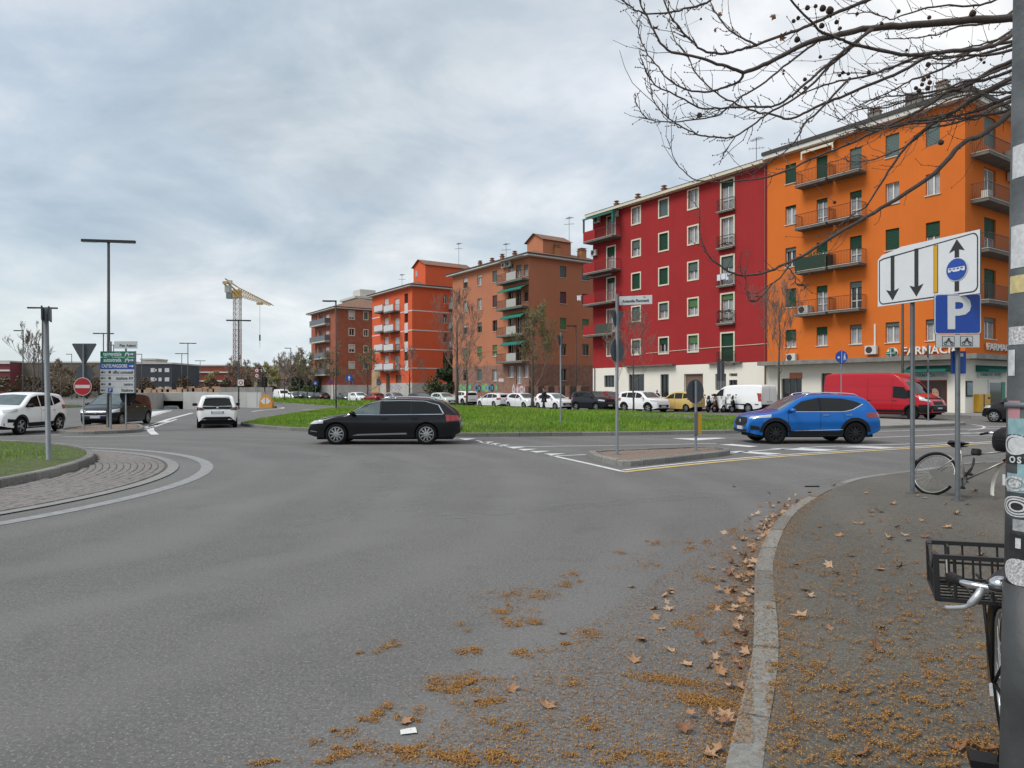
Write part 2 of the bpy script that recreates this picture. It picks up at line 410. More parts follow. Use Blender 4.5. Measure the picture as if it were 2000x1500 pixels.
M_mort = mat('sett_mortar', (.1, .095, .085), .95, 0, .3, 8)
M_edge = mat('pale_edging_stone', (.215, .215, .208), .85, 0, .2, 6, .2, 60)
apz = .012
mb = MB(); A = circ(AC, AR-.86, -130, 130, 130); Bq = circ(AC, AR-3.9, -130, 130, 130)
mb.grid([[(*p, apz-.006) for p in A], [(*p, apz-.006) for p in Bq]])
apron = tag(mb.build('cobbled_apron', M_mort), kind='structure')
# setts in rows round the apron; each stone is a bevelled block
sv = []
for k in range(4):
    mb = MB(); r = random.Random(k); L, Wd = .1, .062; e = .012
    j = lambda: r.uniform(-.008, .008)
    lo = [(-L+j(), -Wd+j()), (L+j(), -Wd+j()), (L+j(), Wd+j()), (-L+j(), Wd+j())]
    V = [(*p, -.02) for p in lo]+[(*p, .004) for p in lo]+[(p[0]*(1-e/L), p[1]*(1-e/Wd), .013+j()*.3) for p in lo]
    mb.add(V, [(0,1,5,4),(1,2,6,5),(2,3,7,6),(3,0,4,7),(4,5,9,8),(5,6,10,9),(6,7,11,10),(7,4,8,11),(8,9,10,11)])
    sv.append(mb.mesh('sett', M_sett))
spots = []
r = AR-1.0
while r > AR-3.9:
    nst = int(2*pi*r/.222); ph = random.random()
    for i in range(nst):
        a = 2*pi*(i+ph)/nst; x, y = AC[0]+r*cos(a), AC[1]+r*sin(a)
        if math.hypot(x-IC[0], y-IC[1]) > IR+.1 and abs(((a+pi) % (2*pi))-pi) < radians(128):
            w = .1/y**3 if y > 2 and abs(x/y) < .78 else 0
            spots.append((w, x, y, a+pi/2))
    r -= .137
spots.sort(key=lambda s: -s[0])
rest = MB()
for k, (w, x, y, a) in enumerate(spots):
    me = sv[k % 4]
    if k < 290:
        o = link('sett', me, apron, (x, y, apz+random.uniform(-.003, .004)), (random.uniform(-.02, .02), random.uniform(-.02, .02), a+random.uniform(-.04, .04)))
    else:
        c, s_ = cos(a), sin(a); zj = apz+random.uniform(-.003, .004)
        rest.add([(x+v.co.x*c-v.co.y*s_, y+v.co.x*s_+v.co.y*c, zj+v.co.z) for v in me.vertices], [tuple(p.vertices) for p in me.polygons])
o = rest.build('setts', M_sett, apron); o['kind'] = 'stuff'
ring = lambda r0, r1, z, a0=-125, a1=125, c=AC: MB().grid([[(*p, z) for p in circ(c, r1, a0, a1, 140)], [(*p, z) for p in circ(c, r0, a0, a1, 140)]])
tag(ring(AR-.88, AR-.66, .018).build('apron_edging', M_edge), kind='structure')
tag(ring(AR-.2, AR+.05, .006).build('road_marking', MATS.get('worn_paint') or mat('worn_paint', (.235, .238, .24), .8, 0, .3, 6)), kind='structure')
# --- large grass island in the middle
near = [(-13.9, 37.2), (-13.2, 34.6)]+[tuple(gp(u, v)[:2]) for u, v in ((525, 838), (600, 843), (700, 848), (800, 851), (915, 853), (1100, 852), (1250, 850), (1420, 847))]+[(11.2, 29.3)]
far = [(13.2, 31.5), (13.4, 38), (13.0, 43.2), (10.2, 48.5), (5.0, 56), (1.0, 61.5), (-4, 65.5), (-10, 67.2), (-15.2, 66.6), (-16.3, 62), (-16, 54), (-15.2, 46), (-14.4, 40)]
ISL = [Vector(p) for p in near+far]; ISL = resample(smooth_poly(near+far+[near[0]], 6)[:-1], .5, True)
isl_in = offs(ISL, -.16, True)
ipoly = [tuple(p) for p in isl_in]; iarr = ipoly[::2]
def moundz(x, y):
    x = np.atleast_1d(np.asarray(x, float)); y = np.atleast_1d(np.asarray(y, float)); d = edgedist(x, y, iarr)
    t_ = np.clip(d/9, 0, 1); return GZ(x, y)+.12+.3*t_*t_*(3-2*t_)+.05*np.sin(x*.55+.8)*np.sin(y*.5)*np.clip(d/3, 0, 1)
mid_isl = surface('grass_island', ipoly, lambda x, y: float(moundz(x, y)[0]), M_soil, 1.5)
kerb(mid_isl, [tuple(p) for p in ISL], .16, .15, 1.2, True, -1)
grass('island_grass', 'long lush green grass over the wide kerbed island', ipoly, moundz, 230000, .07, .23, .013)
# daisies
n = 2600; cx = np.concatenate([rng.normal(8.2, 1.7, 1500), rng.uniform(-4, 12, n-1500)]); cy = np.concatenate([rng.normal(33.6, .8, 1500), rng.uniform(28.5, 45, n-1500)])
k = inpoly(cx, cy, ipoly); cx, cy = cx[k], cy[k]; cz = moundz(cx, cy)
mb = MB()
for x, y, z_ in zip(cx, cy, cz):
    h = random.uniform(.09, .2); s_ = random.uniform(.015, .03); ti = random.uniform(-.4, .4)
    mb.add([(x+s_*cos(a), y+s_*sin(a), z_+h+s_*sin(a)*(ti-.5)) for a in (0, 1.05, 2.1, 3.14, 4.2, 5.25)], [(0, 1, 2, 3, 4, 5)])
tag(mb.build('daisies', mat('daisy_white', (.75, .75, .7), .8)), 'small white daisies scattered through the long island grass', 'flowers', kind='stuff')
# --- paved traffic island at the right with its kerb
pv = [(13.9, 31.6), (15.5, 30.9), (18.2, 31.7), (20.6, 32.8), (21.6, 33.9), (20.8, 34.9), (18.6, 37.2), (14.2, 43)]
PV = resample(smooth_poly(pv+[pv[0]], 6)[:-1], .4, True)
M_pav2 = mat('pale_paving', (.24, .235, .22), .85, 0, .2, 1.5, .2, 30)
tip = surface('paved_island', [tuple(p) for p in offs(PV, -.14, True)], lambda x, y: gz(x, y)+.13, M_pav2, 1.5)
kerb(tip, [tuple(p) for p in PV], .15, .14, 1.0, True, -1)
# --- grass verge between the slip lane and the parking street
vg = [(-17.6, 71.5), (-12, 71.2), (-6.5, 72.2), (-9.5, 79.5), (-20, 95), (-37, 120), (-58, 150), (-60, 148), (-46, 120), (-33, 98), (-24, 82)]
VG = resample(vg, 1.0, True)
vgz = lambda x, y: GZ(x, y)+.13+.22*np.clip(edgedist(np.atleast_1d(x), np.atleast_1d(y), vg)/3, 0, 1)
ver = surface('grass_verge', [tuple(p) for p in offs(VG, -.16, True)], lambda x, y: float(np.ravel(vgz(x, y))[0]), M_soil, 2.5)
kerb(ver, [tuple(p) for p in VG], .16, .14, 2.0, True, -1)
grass('verge_grass', 'green grass strip between the slip lane and the parked cars', [tuple(p) for p in VG], vgz, 36000, .12, .34, .03)
# --- small splitter islands
def splitter(px, h, m_top, brick=None):
    P = resample(smooth_poly([tuple(gp(u, v)[:2]) for u, v in px]+[tuple(gp(*px[0])[:2])], 5)[:-1], .2, True)
    a = sum(P[i-1].x*P[i].y-P[i].x*P[i-1].y for i in range(len(P)))
    if a < 0: P = P[::-1]
    inn = offs(P, -.14, True)
    o = surface('splitter_island', [tuple(p) for p in inn], lambda x, y: gz(x, y)+h-.035, m_top)
    kerb(o, [tuple(p) for p in P], .15, h, .8, True, -1); return o, inn
M_brick = mat('paver_joint', (.09, .08, .07), .95, 0, .2, 8)
M_pv = mat('clay_paver', (.2, .15, .12), .85, 0, .35, 9, .2, 60)
sp1, in1 = splitter([(1149, 891), (1165, 900), (1213, 911), (1262, 909), (1340, 900), (1420, 890), (1418, 885), (1375, 881), (1300, 884), (1200, 888)], .14, M_brick)
sp2, in2 = splitter([(110, 846), (150, 849), (230, 847), (272, 844), (280, 839), (268, 833), (215, 832), (150, 838)], .14, M_brick)
for par, inn in ((sp1, in1), (sp2, in2)):
    a = np.array([tuple(p) for p in inn]); lo, hi = a.min(0), a.max(0); mb = MB(); j = 0
    y = lo[1]
    while y < hi[1]:
        x = lo[0]+(.11 if j % 2 else 0)
        while x < hi[0]:
            if inpoly(np.array([x-.1, x+.1]), np.array([y, y]), a).all():
                z0 = gz(x, y)+.1+random.uniform(0, .006); q = lambda: random.uniform(-.004, .004)
                mb.add([(x-.103+q(), y-.05, z0), (x+.103+q(), y-.05, z0), (x+.103, y+.05+q(), z0), (x-.103, y+.05+q(), z0), (x-.095, y-.043, z0+.012), (x+.095, y-.043, z0+.012), (x+.095, y+.043, z0+.012), (x-.095, y+.043, z0+.012)],
                       [(0,1,5,4),(1,2,6,5),(2,3,7,6),(3,0,4,7),(4,5,6,7)])
            x += .22
        y += .112; j += 1
    o = mb.build('pavers', M_pv, par); o['kind'] = 'stuff'
# --- pavement along the houses
def street(s, o): p = F0+AV*s+BV*o; return (p.x, p.y)
hp = [street(-40, -4.2), street(-25.6, -4.2), street(5, -4.2), street(60, -4.2), street(140, -4.2), street(140, 60), street(-40, 60)]
hpz = lambda x, y: gz(x, y)+.15
walk2 = surface('far_pavement', hp, hpz, mat('far_pavement_grey', (.19, .185, .175), .9, 0, .2, .8, .1, 30), 6)
kerb(walk2, [street(-40+i, -4.34) for i in range(0, 160, 2)], .15, .155, 2.0, False, -1)
# --- painted markings (thin sheets over the asphalt)
def paint(polys, m=M_paint, z=.006):
    mb = MB()
    for P in polys:
        mb.add([(p[0], p[1], gz(p[0], p[1])+z) for p in P], [tuple(range(len(P)))])
    return tag(mb.build('road_marking', m), kind='structure')
def line(px, w, m=M_paint, z=.006, dash=None, world=False):
    P = [Vector(p) for p in px] if world else [Vector(gp(u, v)[:2]) for u, v in px]
    P = resample(smooth_poly(P, 5), .5); a, b = offs(P, w/2, False), offs(P, -w/2, False); mb = MB(); L = 0
    for i in range(len(P)-1):
        if dash and (i*.5) % (dash[0]+dash[1]) >= dash[0]: continue
        q = (a[i], a[i+1], b[i+1], b[i]); mb.add([(p.x, p.y, gz(p.x, p.y)+z) for p in q], [(0, 1, 2, 3)])
    return tag(mb.build('road_marking', m), kind='structure')
# shark teeth of the give-way line
line([(1077, 890), (1150, 906), (1215, 921)], .13)
line([(1079, 891), (1150, 888)], .12)
for u0, u1, v in ((896, 930, 858), (933, 966, 864.5), (948, 978, 867.5), (965, 996, 870.5), (989, 1029, 874.5), (1010, 1050, 878.5), (1034, 1076, 882.5), (1062, 1106, 887.5)):
    paint([[gp(u0, v-1.2)[:2], gp(u0+14, v+1.9)[:2], gp(u1, v-1.6)[:2]]])
line([(930, 860), (990, 872), (1100, 871.5), (1250, 869.5), (1400, 866)], .1)
line([(1217, 918.5), (1300, 909), (1420, 897.5), (1520, 889.5), (1640, 881.5), (1780, 873), (1925, 863.5), (1990, 859.5)], .11)
line([(1217, 922.5), (1300, 913), (1420, 901), (1520, 892.5), (1640, 884.5), (1780, 876), (1925, 866.5), (1990, 862)], .17, M_yel, .007)
paint([[gp(u, v)[:2] for u, v in q] for q in (
    [(1312, 856.5), (1360, 860.5), (1420, 856), (1400, 855)], [(1405, 868.5), (1462, 873.5), (1482, 872), (1430, 867.5)],
    [(1422, 882.5), (1500, 888.5), (1530, 886.5), (1445, 881)], [(1500, 876), (1600, 881.5), (1640, 879), (1560, 875)],
    [(1640, 873.5), (1720, 876), (1750, 874), (1680, 871.5)])])
line([(1420, 886), (1500, 879), (1600, 873), (1720, 869), (1900, 864)], .12)
line([(1700, 855), (1790, 851.5), (1900, 846), (2000, 842)], .12)
line([(1700, 843), (1800, 840.5), (1900, 838), (2000, 836)], .12); line([(1870, 845.5), (1990, 847.5)], .15); line([(1880, 851), (1990, 852)], .12); line([(1905, 834), (2000, 832.5)], .12)
line([(1898, 829), (1922, 833), (1915, 838), (1890, 840.5)], .1)
# left: edge line and hatching past the splitter island, lane lines to the underpass
line([(303, 849), (294, 840), (299, 831), (330, 819), (376, 806.5)], .28)
line([(276, 840), (300, 834), (345, 819)], .14); line([(284, 835), (330, 822)], .2)
line([(262, 823), (300, 812), (335, 801.5)], .16); paint([[gp(u, v)[:2] for u, v in ((262, 822), (262, 806), (330, 801.5))]])
line([(0, 852), (60, 851), (120, 850)], .12); line([(120, 853), (200, 852.5), (290, 851)], .1)
line([(492, 804), (515, 801), (545, 798.5), (554, 796.5), (540, 795)], .25); line([(590, 800.5), (630, 799)], .3)
M_ghost = bpy.data.materials.new('ghost_marking'); M_ghost.use_nodes = True
t = M_ghost.node_tree; b = t.nodes['Principled BSDF']; b.inputs['Base Color'].default_value = (.23, .23, .225, 1); b.inputs['Roughness'].default_value = .9
ge = t.nodes.new('ShaderNodeNewGeometry')
t.links.new(nramp(t, nmath(t, 'ADD', nmath(t, 'MULTIPLY', nnoise(t, ge.outputs['Position'], 3.2, 4, .6), .75), nmath(t, 'MULTIPLY', nnoise(t, ge.outputs['Position'], 70, 3, .7), .25)), [(.42, (0,)*3), (.66, (.4,)*3)]), b.inputs['Alpha'])
line([(1375, 1165), (1345, 1260), (1320, 1340), (1275, 1450), (1262, 1500)], .2, M_ghost, .005)
line([(1440, 960), (1600, 940), (1800, 912), (2000, 885)], .5, M_ghost, .005); line([(860, 1010), (1100, 990), (1400, 965)], .45, M_ghost, .005)
line([(640, 890), (720, 905), (760, 940), (700, 990), (560, 1030)], .35, M_ghost, .005); line([(700, 885), (830, 910), (850, 950), (790, 1000)], .3, M_ghost, .005)
# ------------------------------------------------------------------ apartment houses
M_pane = mat('window_glass', (.02, .025, .03), .06, 0, spec=.8)
M_panel = mat('window_glass_curtain', (.3, .31, .32), .15, 0, .3, 2.5, spec=.6)
M_fw = mat('window_frame_white', (.62, .62, .6), .5); M_fb = mat('window_frame_brown', (.12, .06, .035), .5)
M_shg = mat('shutter_green', (.012, .05, .03), .6, spec=.2); M_shb = mat('shutter_grey_green', (.07, .11, .105), .55)
M_shw = mat('shutter_pale', (.5, .51, .5), .55); M_shm = mat('shutter_mid_green', (.06, .15, .05), .55); M_shr = mat('shutter_maroon', (.075, .025, .035), .55)
M_cream = mat('cream_trim', (.62, .57, .45), .7, 0, .08, 3); M_sill = mat('stone_sill', (.5, .48, .44), .7, 0, .1, 5)
M_slab = mat('balcony_slab', (.13, .12, .105), .85, 0, .3, 2, .1, 40)
M_rail = mat('railing_dark', (.03, .022, .02), .5); M_railr = mat('railing_red', (.16, .02, .02), .5)
M_tile = mat('roof_tile', (.19, .1, .065), .85, 0, .3, 2.2, .5, 12); M_roofd = mat('roof_edge_dark', (.045, .04, .038), .7)
M_eave = mat('eave_white', (.62, .6, .56), .7, 0, .06, 2)
M_acw = mat('ac_white', (.55, .54, .5), .5); M_acd = mat('ac_grille', (.03, .03, .032), .6)
M_awn = mat('awning_green', (.01, .13, .1), .8); M_tarp = mat('tarp_green', (.012, .035, .02), .8)
M_terr = mat('terracotta', (.3, .13, .07), .8, 0, .2, 6); M_plant = mat('plant_leaf', (.04, .09, .015), .7, 0, .5, 12)
WM = {}
def cached(key, fn, mats, smooth=False):
    if key not in WM: mb = MB(); fn(mb); WM[key] = mb.mesh(key[0], mats, smooth)
    return WM[key]
def window(B, face, s, z, w, h, shut=0, sm=None, frame=None, curtain=False, surround=None, sill=True, dep=.16, L=0, leaves=2, name='window'):
    """window/french door in an opening of the wall; local x along wall, y inwards"""
    frame = frame or M_fw; w = round(w*20)/20; h = round(h*20)/20; shut = round(shut*10)/10
    def fr(mb):
        t = .055
        mb.box(-w/2, dep, 0, -w/2+t, dep+.06, h); mb.box(w/2-t, dep, 0, w/2, dep+.06, h)
        mb.box(-w/2+t, dep, 0, w/2-t, dep+.06, t); mb.box(-w/2+t, dep, h-t, w/2-t, dep+.06, h)
        if leaves == 2: mb.box(-.045, dep-.004, t, .045, dep+.05, h-t)
        if h > 1.9: mb.box(-w/2+t, dep+.004, .75, w/2-t, dep+.05, .82)
    o = link(name, cached((name, w, h, dep, leaves, frame.name), fr, frame), B, (s, 0, z) if face == 'f' else (L, s, z), 0 if face == 'f' else pi/2)
    pm = M_panel if curtain else M_pane
    link('pane', cached(('pane', w, h, dep, pm.name), lambda mb: mb.box(-w/2, dep+.062, 0, w/2, dep+.09, h), pm), o)
    if shut > 0:
        sm = sm or M_shg
        def sh(mb):
            hh = h*shut; n = max(2, int(hh/.09)); y0 = dep-.06
            for i in range(n):
                za, zb = h-hh*(i+1)/n, h-hh*i/n
                mb.add([(-w/2, y0, za), (w/2, y0, za), (w/2, y0-.012, (za+zb)/2), (-w/2, y0-.012, (za+zb)/2), (w/2, y0, zb), (-w/2, y0, zb)], [(0, 1, 2, 3), (3, 2, 4, 5)])
            mb.add([(-w/2, y0, h-hh), (w/2, y0, h-hh), (w/2, y0+.02, h-hh), (-w/2, y0+.02, h-hh)], [(3, 2, 1, 0)])
        link('roller_shutter', cached(('roller_shutter', w, h, shut, sm.name, dep), sh, sm), o)
    if surround:
        def su(mb):
            t = .13; y = -.03
            mb.box(-w/2-t, y, -t, -w/2, .02, h+t); mb.box(w/2, y, -t, w/2+t, .02, h+t)
            mb.box(-w/2, y, h, w/2, .02, h+t); mb.box(-w/2, y-.02, -t, w/2, .02, 0)
        link('surround', cached(('surround', w, h, surround.name), su, surround), o)
    elif sill:
        link('sill', cached(('sill', w), lambda mb: mb.box(-w/2-.07, -.06, -.06, w/2+.07, dep, -.001), M_sill), o)
    return o
def balcony(B, face, s0, s1, z, dep, L=0, rm=None, panel=None, solid=None, bars=.11, hr=.98, slab_t=.16, tarp=None, bars_on=True, slabm=None):
    w = s1-s0; mb = MB(); mb.box(0, -dep, -slab_t, w, -.002, 0)
    o = mb.build('balcony', slabm or M_slab, B, loc=(s0, 0, z) if face == 'f' else (L, s0, z))
    if face != 'f': o.rotation_euler = (0, 0, pi/2)
    MB().box(-.03, -dep-.03, -.001, w+.03, -dep+.05, .03).box(-.03, -dep+.05, -.001, .04, -.01, .03).box(w-.04, -dep+.05, -.001, w+.03, -.01, .03).build('slab_edge', M_sill, o)
    p0 = 0
    if solid:
        p0 = solid; MB().box(0, -dep, .03, solid, -dep+.06, hr).box(0, -dep+.06, .03, .06, -.01, hr).build('parapet', panel, o)
    if bars_on:
        r = MB(); t = .014; y = -dep+.03
        r.box(p0, y-.02, hr-.03, w, y+.02, hr); r.box(p0, y-.012, .08, w, y+.012, .1)
        n = max(2, int((w-p0)/bars))
        for i in range(n+1):
            x = p0+(w-p0)*i/n; tt = .02 if i in (0, n) else t; r.box(x-tt/2, y-tt/2, .03, x+tt/2, y+tt/2, hr-.03)
        for x in ((0, w) if not solid else (w,)):
            r.box(x-.012, y+.02, hr-.03, x+.012, -.01, hr)
            for i in range(int(dep/bars)): r.box(x-t/2, y+bars*(i+1)-t/2, .03, x+t/2, y+bars*(i+1)+t/2, hr-.03)
        r.build('railing', rm or M_rail, o)
    if tarp: 
        MB().box(.02, -dep-.005, .06, w-.02, -dep+.01, hr-.02).box(w-.01, -dep+.02, .06, w+.02, -.03, hr-.02).box(-.02, -dep+.02, .06, .01, -.03, hr-.02).build('screen', tarp, o)
    return o
def acunit(B, face, s, z, out=.3, L=0, side=1, flip=False):
    mb = MB(); w, h = .8, .58
    mb.box(-w/2, -out-.02, 0, w/2, -.06, h, 0, .02); mb.box(-.3, -.07, -.03, -.26, .0, .1); mb.box(.26, -.07, -.03, .3, .0, .1)
    o = mb.build('air_conditioner', M_acw, B, loc=(s, 0, z) if face == 'f' else (L, s, z))
    if face != 'f': o.rotation_euler = (0, 0, pi/2)
    MB().lathe([(0, -out-.035), (.2, -out-.035), (.23, -out-.021)], 18, axis='y', c=(-.1*side, 0, .29)).build('fan_grille', M_acd, o)
    return o
def walls(B, L, D, H, mats, opens_f, opens_r, band=None, dep=.24, zcuts=(), mi=None):
    """front wall (y=0), right wall (x=L) with real recessed openings; plain left and back walls"""
    mb = MB()
    def face(W_, opens, tr, inn):
        xs = sorted(set([0, W_]+[e for o in opens for e in (o[0], o[1])])); zs = sorted(set([0, H]+[e for o in opens for e in (o[2], o[3])]+list(zcuts)))
        for i in range(len(xs)-1):
            for j in range(len(zs)-1):
                xm, zm = (xs[i]+xs[i+1])/2, (zs[j]+zs[j+1])/2
                if any(o[0] < xm < o[1] and o[2] < zm < o[3] for o in opens): continue
                k = mi(xm, zm) if mi else 0
                mb.quad(tr(xs[i], 0, zs[j]), tr(xs[i+1], 0, zs[j]), tr(xs[i+1], 0, zs[j+1]), tr(xs[i], 0, zs[j+1]), k)
        for a, b, c, d, *_ in opens:
            k = mi((a+b)/2, (c+d)/2) if mi else 0
            for p, q in (((a, c), (b, c)), ((b, c), (b, d)), ((b, d), (a, d)), ((a, d), (a, c))):
                mb.quad(tr(p[0], 0, p[1]), tr(p[0], inn, p[1]), tr(q[0], inn, q[1]), tr(q[0], 0, q[1]), k)
            mb.quad(tr(a, inn, c), tr(b, inn, c), tr(b, inn, d), tr(a, inn, d), k)
    face(L, opens_f, lambda x, y, z: (x, y, z), dep+.08)
    face(D, opens_r, lambda x, y, z: (L-y, x, z), dep+.08)
    zz = sorted(set([0, H]+list(zcuts)))
    for z0, z1 in zip(zz, zz[1:]):
        k = mi(1, (z0+z1)/2) if mi else 0
        mb.quad((0, D, z0), (0, 0, z0), (0, 0, z1), (0, D, z1), k); mb.quad((L, D, z0), (0, D, z0), (0, D, z1), (L, D, z1), k)
    mb.quad((0, 0, H), (L, 0, H), (L, D, H), (0, D, H), 0)
    return mb.build('wall', mats, B)
def hiproof(B, L, D, H, ov, rise, m=None, eave=None, thick=.22, gut=None):
    e = MB(); e.box(-ov, -ov, H-.001, L+ov, D+ov, H+thick*.7); e.build('eave', eave or M_eave, B)
    g2 = MB(); g2.box(-ov-.06, -ov-.06, H+thick*.7, L+ov+.06, D+ov+.06, H+thick+.1); g2.build('gutter', gut or M_roofd, B)
    z = H+thick+.1; a = min(L, D)/2+ov; r = MB()
    p = [(-ov, -ov, z), (L+ov, -ov, z), (L+ov, D+ov, z), (-ov, D+ov, z)]
    q = [(-ov+a, D/2, z+rise), (L+ov-a, D/2, z+rise)] if L >= D else [(L/2, -ov+a, z+rise), (L/2, D+ov-a, z+rise)]
    V = p+q
    r.add(V, [(0, 1, 5, 4), (1, 2, 5), (2, 3, 4, 5), (3, 0, 4)] if L >= D else [(0, 1, 4), (1, 2, 5, 4), (2, 3, 5), (3, 0, 4, 5)])
    return r.build('roof', m or M_tile, B), z
def chimney(B, x, y, z, h=1.2, w=.55, m=None):
    mb = MB(); mb.box(x-w/2, y-w/2, z, x+w/2, y+w/2, z+h, 0); mb.box(x-w/2-.06, y-w/2-.06, z+h, x+w/2+.06, y+w/2+.06, z+h+.08, 1)
    mb.box(x-w/2+.06, y-w/2+.06, z+h+.08, x+w/2-.06, y+w/2-.06, z+h+.25, 0); mb.box(x-w/2-.03, y-w/2-.03, z+h+.25, x+w/2+.03, y+w/2+.03, z+h+.32, 1)
    return mb.build('chimney', [m or M_terr, M_tile], B)
def antenna(B, x, y, z, h=2.6):
    mb = MB(); mb.tube([(x, y, z), (x, y, z+h)], .025, 5)
    for k in range(7): mb.bar((x-.5+.16*k, y-.25-.03*k, z+h-.15), (x-.5+.16*k, y+.25+.03*k, z+h-.15), .02)
    mb.bar((x-.6, y, z+h-.15), (x+.6, y, z+h-.15), .025); mb.bar((x-.5, y-.4, z+h-.9), (x+.5, y+.4, z+h-.9), .025)
    for k in range(5): mb.bar((x-.4+.2*k+.2, y-.4+.16*k-.2, z+h-.9), (x-.4+.2*k-.2, y-.4+.16*k+.3, z+h-.9), .02)
    return mb.build('antenna', M_dmetal, B)
class House:
    def __init__(s, name, label, u0, u1, D, zb=None):
        """front face spans photo columns u0..u1 on the street line"""
        def onl(u): r = (u-1000)/FPX; t = (r*F0.y-F0.x)/(AV.x-r*AV.y); return F0+AV*t
        p, q = onl(u0), onl(u1); s.o = p; s.L = (q-p).length; s.D = D
        s.z0 = gz(q.x, q.y)+.145 if zb is None else zb
        s.B = thing(name, label, 'building', (p.x, p.y, s.z0), HROT)
    def f(s, u, v):
        d = Vector(((u-1000)/FPX, 1)); t = s.o.dot(BV)/d.dot(BV); P = d*t
        return (P-s.o).dot(-AV), CAMH+(HOR-v)/FPX*t-s.z0
    def r(s, u, v):
        c = s.o-AV*s.L; d = Vector(((u-1000)/FPX, 1)); t = c.dot(-AV)/d.dot(-AV); P = d*t
        return (P-c).dot(BV), CAMH+(HOR-v)/FPX*t-s.z0
    def rect(s, face, u0, u1, v0, v1):
        g_ = s.f if face == 'f' else s.r; um, vm = (u0+u1)/2, (v0+v1)/2
        a, b = g_(u0, vm)[0], g_(u1, vm)[0]; zt, zb = g_(um, v0)[1], g_(um, v1)[1]; return a, b, zb, zt
    def win(s, ops, face, u0, u1, v0, v1, trim=0, **k):
        a, b, z0, z1 = s.rect(face, u0, u1, v0, v1); a += trim; b -= trim; z0 += trim; z1 -= trim
        w = round((b-a)*20)/20; h = round((z1-z0)*20)/20; c = (a+b)/2; z0 = max(.02, z0)
        ops.append((c-w/2, c+w/2, z0, z0+h)); return window(s.B, face, c, z0, w, h, L=s.L, **k)
def plaster(name, col, var=.08): return mat(name, col, .9, 0, var*1.1, .3, .12, 25, spec=.12, streak=1)
# ---- red house
H = House('red_house', 'tall crimson apartment house with white ground floor and cream window surrounds', 1158, 1498, 12)
L, D = H.L, H.D; zE = H.f(1330, 372)[1]; opf = []; opr = []
zW = H.f(1330, 713)[1]
def shutpick(k): return [(.0, M_shb, 1), (1, M_shb, 0), (1, M_shg, 0), (.5, M_shb, 1), (.35, M_shg, 0), (.75, M_shg, 1), (.5, M_shm, 1)][k]
TB = [(0, 3), (0, 3), (1, 2), (3, 6), (4, 3)]
colB = [(403, 439, 0), (466.6, 502, 3), (531.6, 567, 2), (597, 629, 1), (661.6, 694, 3)]
colC = [(387, 425, 1), (453.6, 491, 2), (521, 558, 2), (589, 624, 3), (657, 692, 4)]
colD = [(368, 409, 0), (439.6, 478, 0), (509.6, 548, 3), (581, 618, 6), (653, 688.6, 6)]
for cols, u0, u1 in ((colB, 1233, 1252), (colC, 1286, 1306.6), (colD, 1342.6, 1365)):
    for v0, v1, k in cols:
        sh, sm, cu = shutpick(k); H.win(opf, 'f', u0, u1, v0, v1, .12, shut=sh, sm=sm, curtain=bool(cu), surround=M_cream)
for i, (v0, v1) in enumerate(((349, 411), (422, 483), (497, 557), (571, 631), (648, 709))):
    sh, sm, cu = [(.15, M_shg, 1), (0, M_shg, 1), (.35, M_shb, 1), (.22, M_shm, 1), (1, M_shg, 0)][i]
    H.win(opf, 'f', 1407, 1435, v0, v1, .12, shut=sh, sm=sm, curtain=bool(cu), surround=M_cream, name='french_window')
    a, b, z0, z1 = H.rect('f', 1404, 1436, v0, v1+1)
    o = balcony(H.B, 'f', a, b, z0, .32, rm=M_rail, bars=.1, slab_t=.12)
    if i == 2: MB().box(.1, -.36, .45, .45, -.3, .95).box(.55, -.36, .5, .95, -.3, .98).box(1.0, -.36, .42, 1.25, -.3, .96).build('laundry', mat('laundry_white', (.6, .62, .68), .9), o)
    if i in (1, 3, 4):
        mb = MB(); rr = random.Random(i)
        for _ in range(60 if i == 3 else 20):
            x, z_ = rr.uniform(.1, b-a-.1), rr.choice((.15, .85) if i == 3 else (.12,))+rr.uniform(0, .22); mb.box(x-.04, -.42+rr.uniform(0, .12), z_, x+.05, -.3+rr.uniform(0, .05), z_+.07)
        mb.build('planter', mat('planter_mix', (.05, .035, .02), .9, 0, .5, 20), o)['kind'] = 'stuff'
for i, (v0, v1) in enumerate(((420, 460), (480, 526), (541.6, 588), (603, 648))):
    H.win(opf, 'f', 1185, 1202.4, v0, v1, .1, shut=(.1, .35, .15, .0)[i], curtain=True, surround=M_cream, name='french_window')
H.win(opf, 'f', 1185, 1202.4, 666, 696, .1, shut=.0, curtain=True, surround=M_cream)
M_redp = plaster('red_plaster', (.315, .03, .032), .12); M_whp = plaster('white_plaster', (.74, .71, .63), .07)
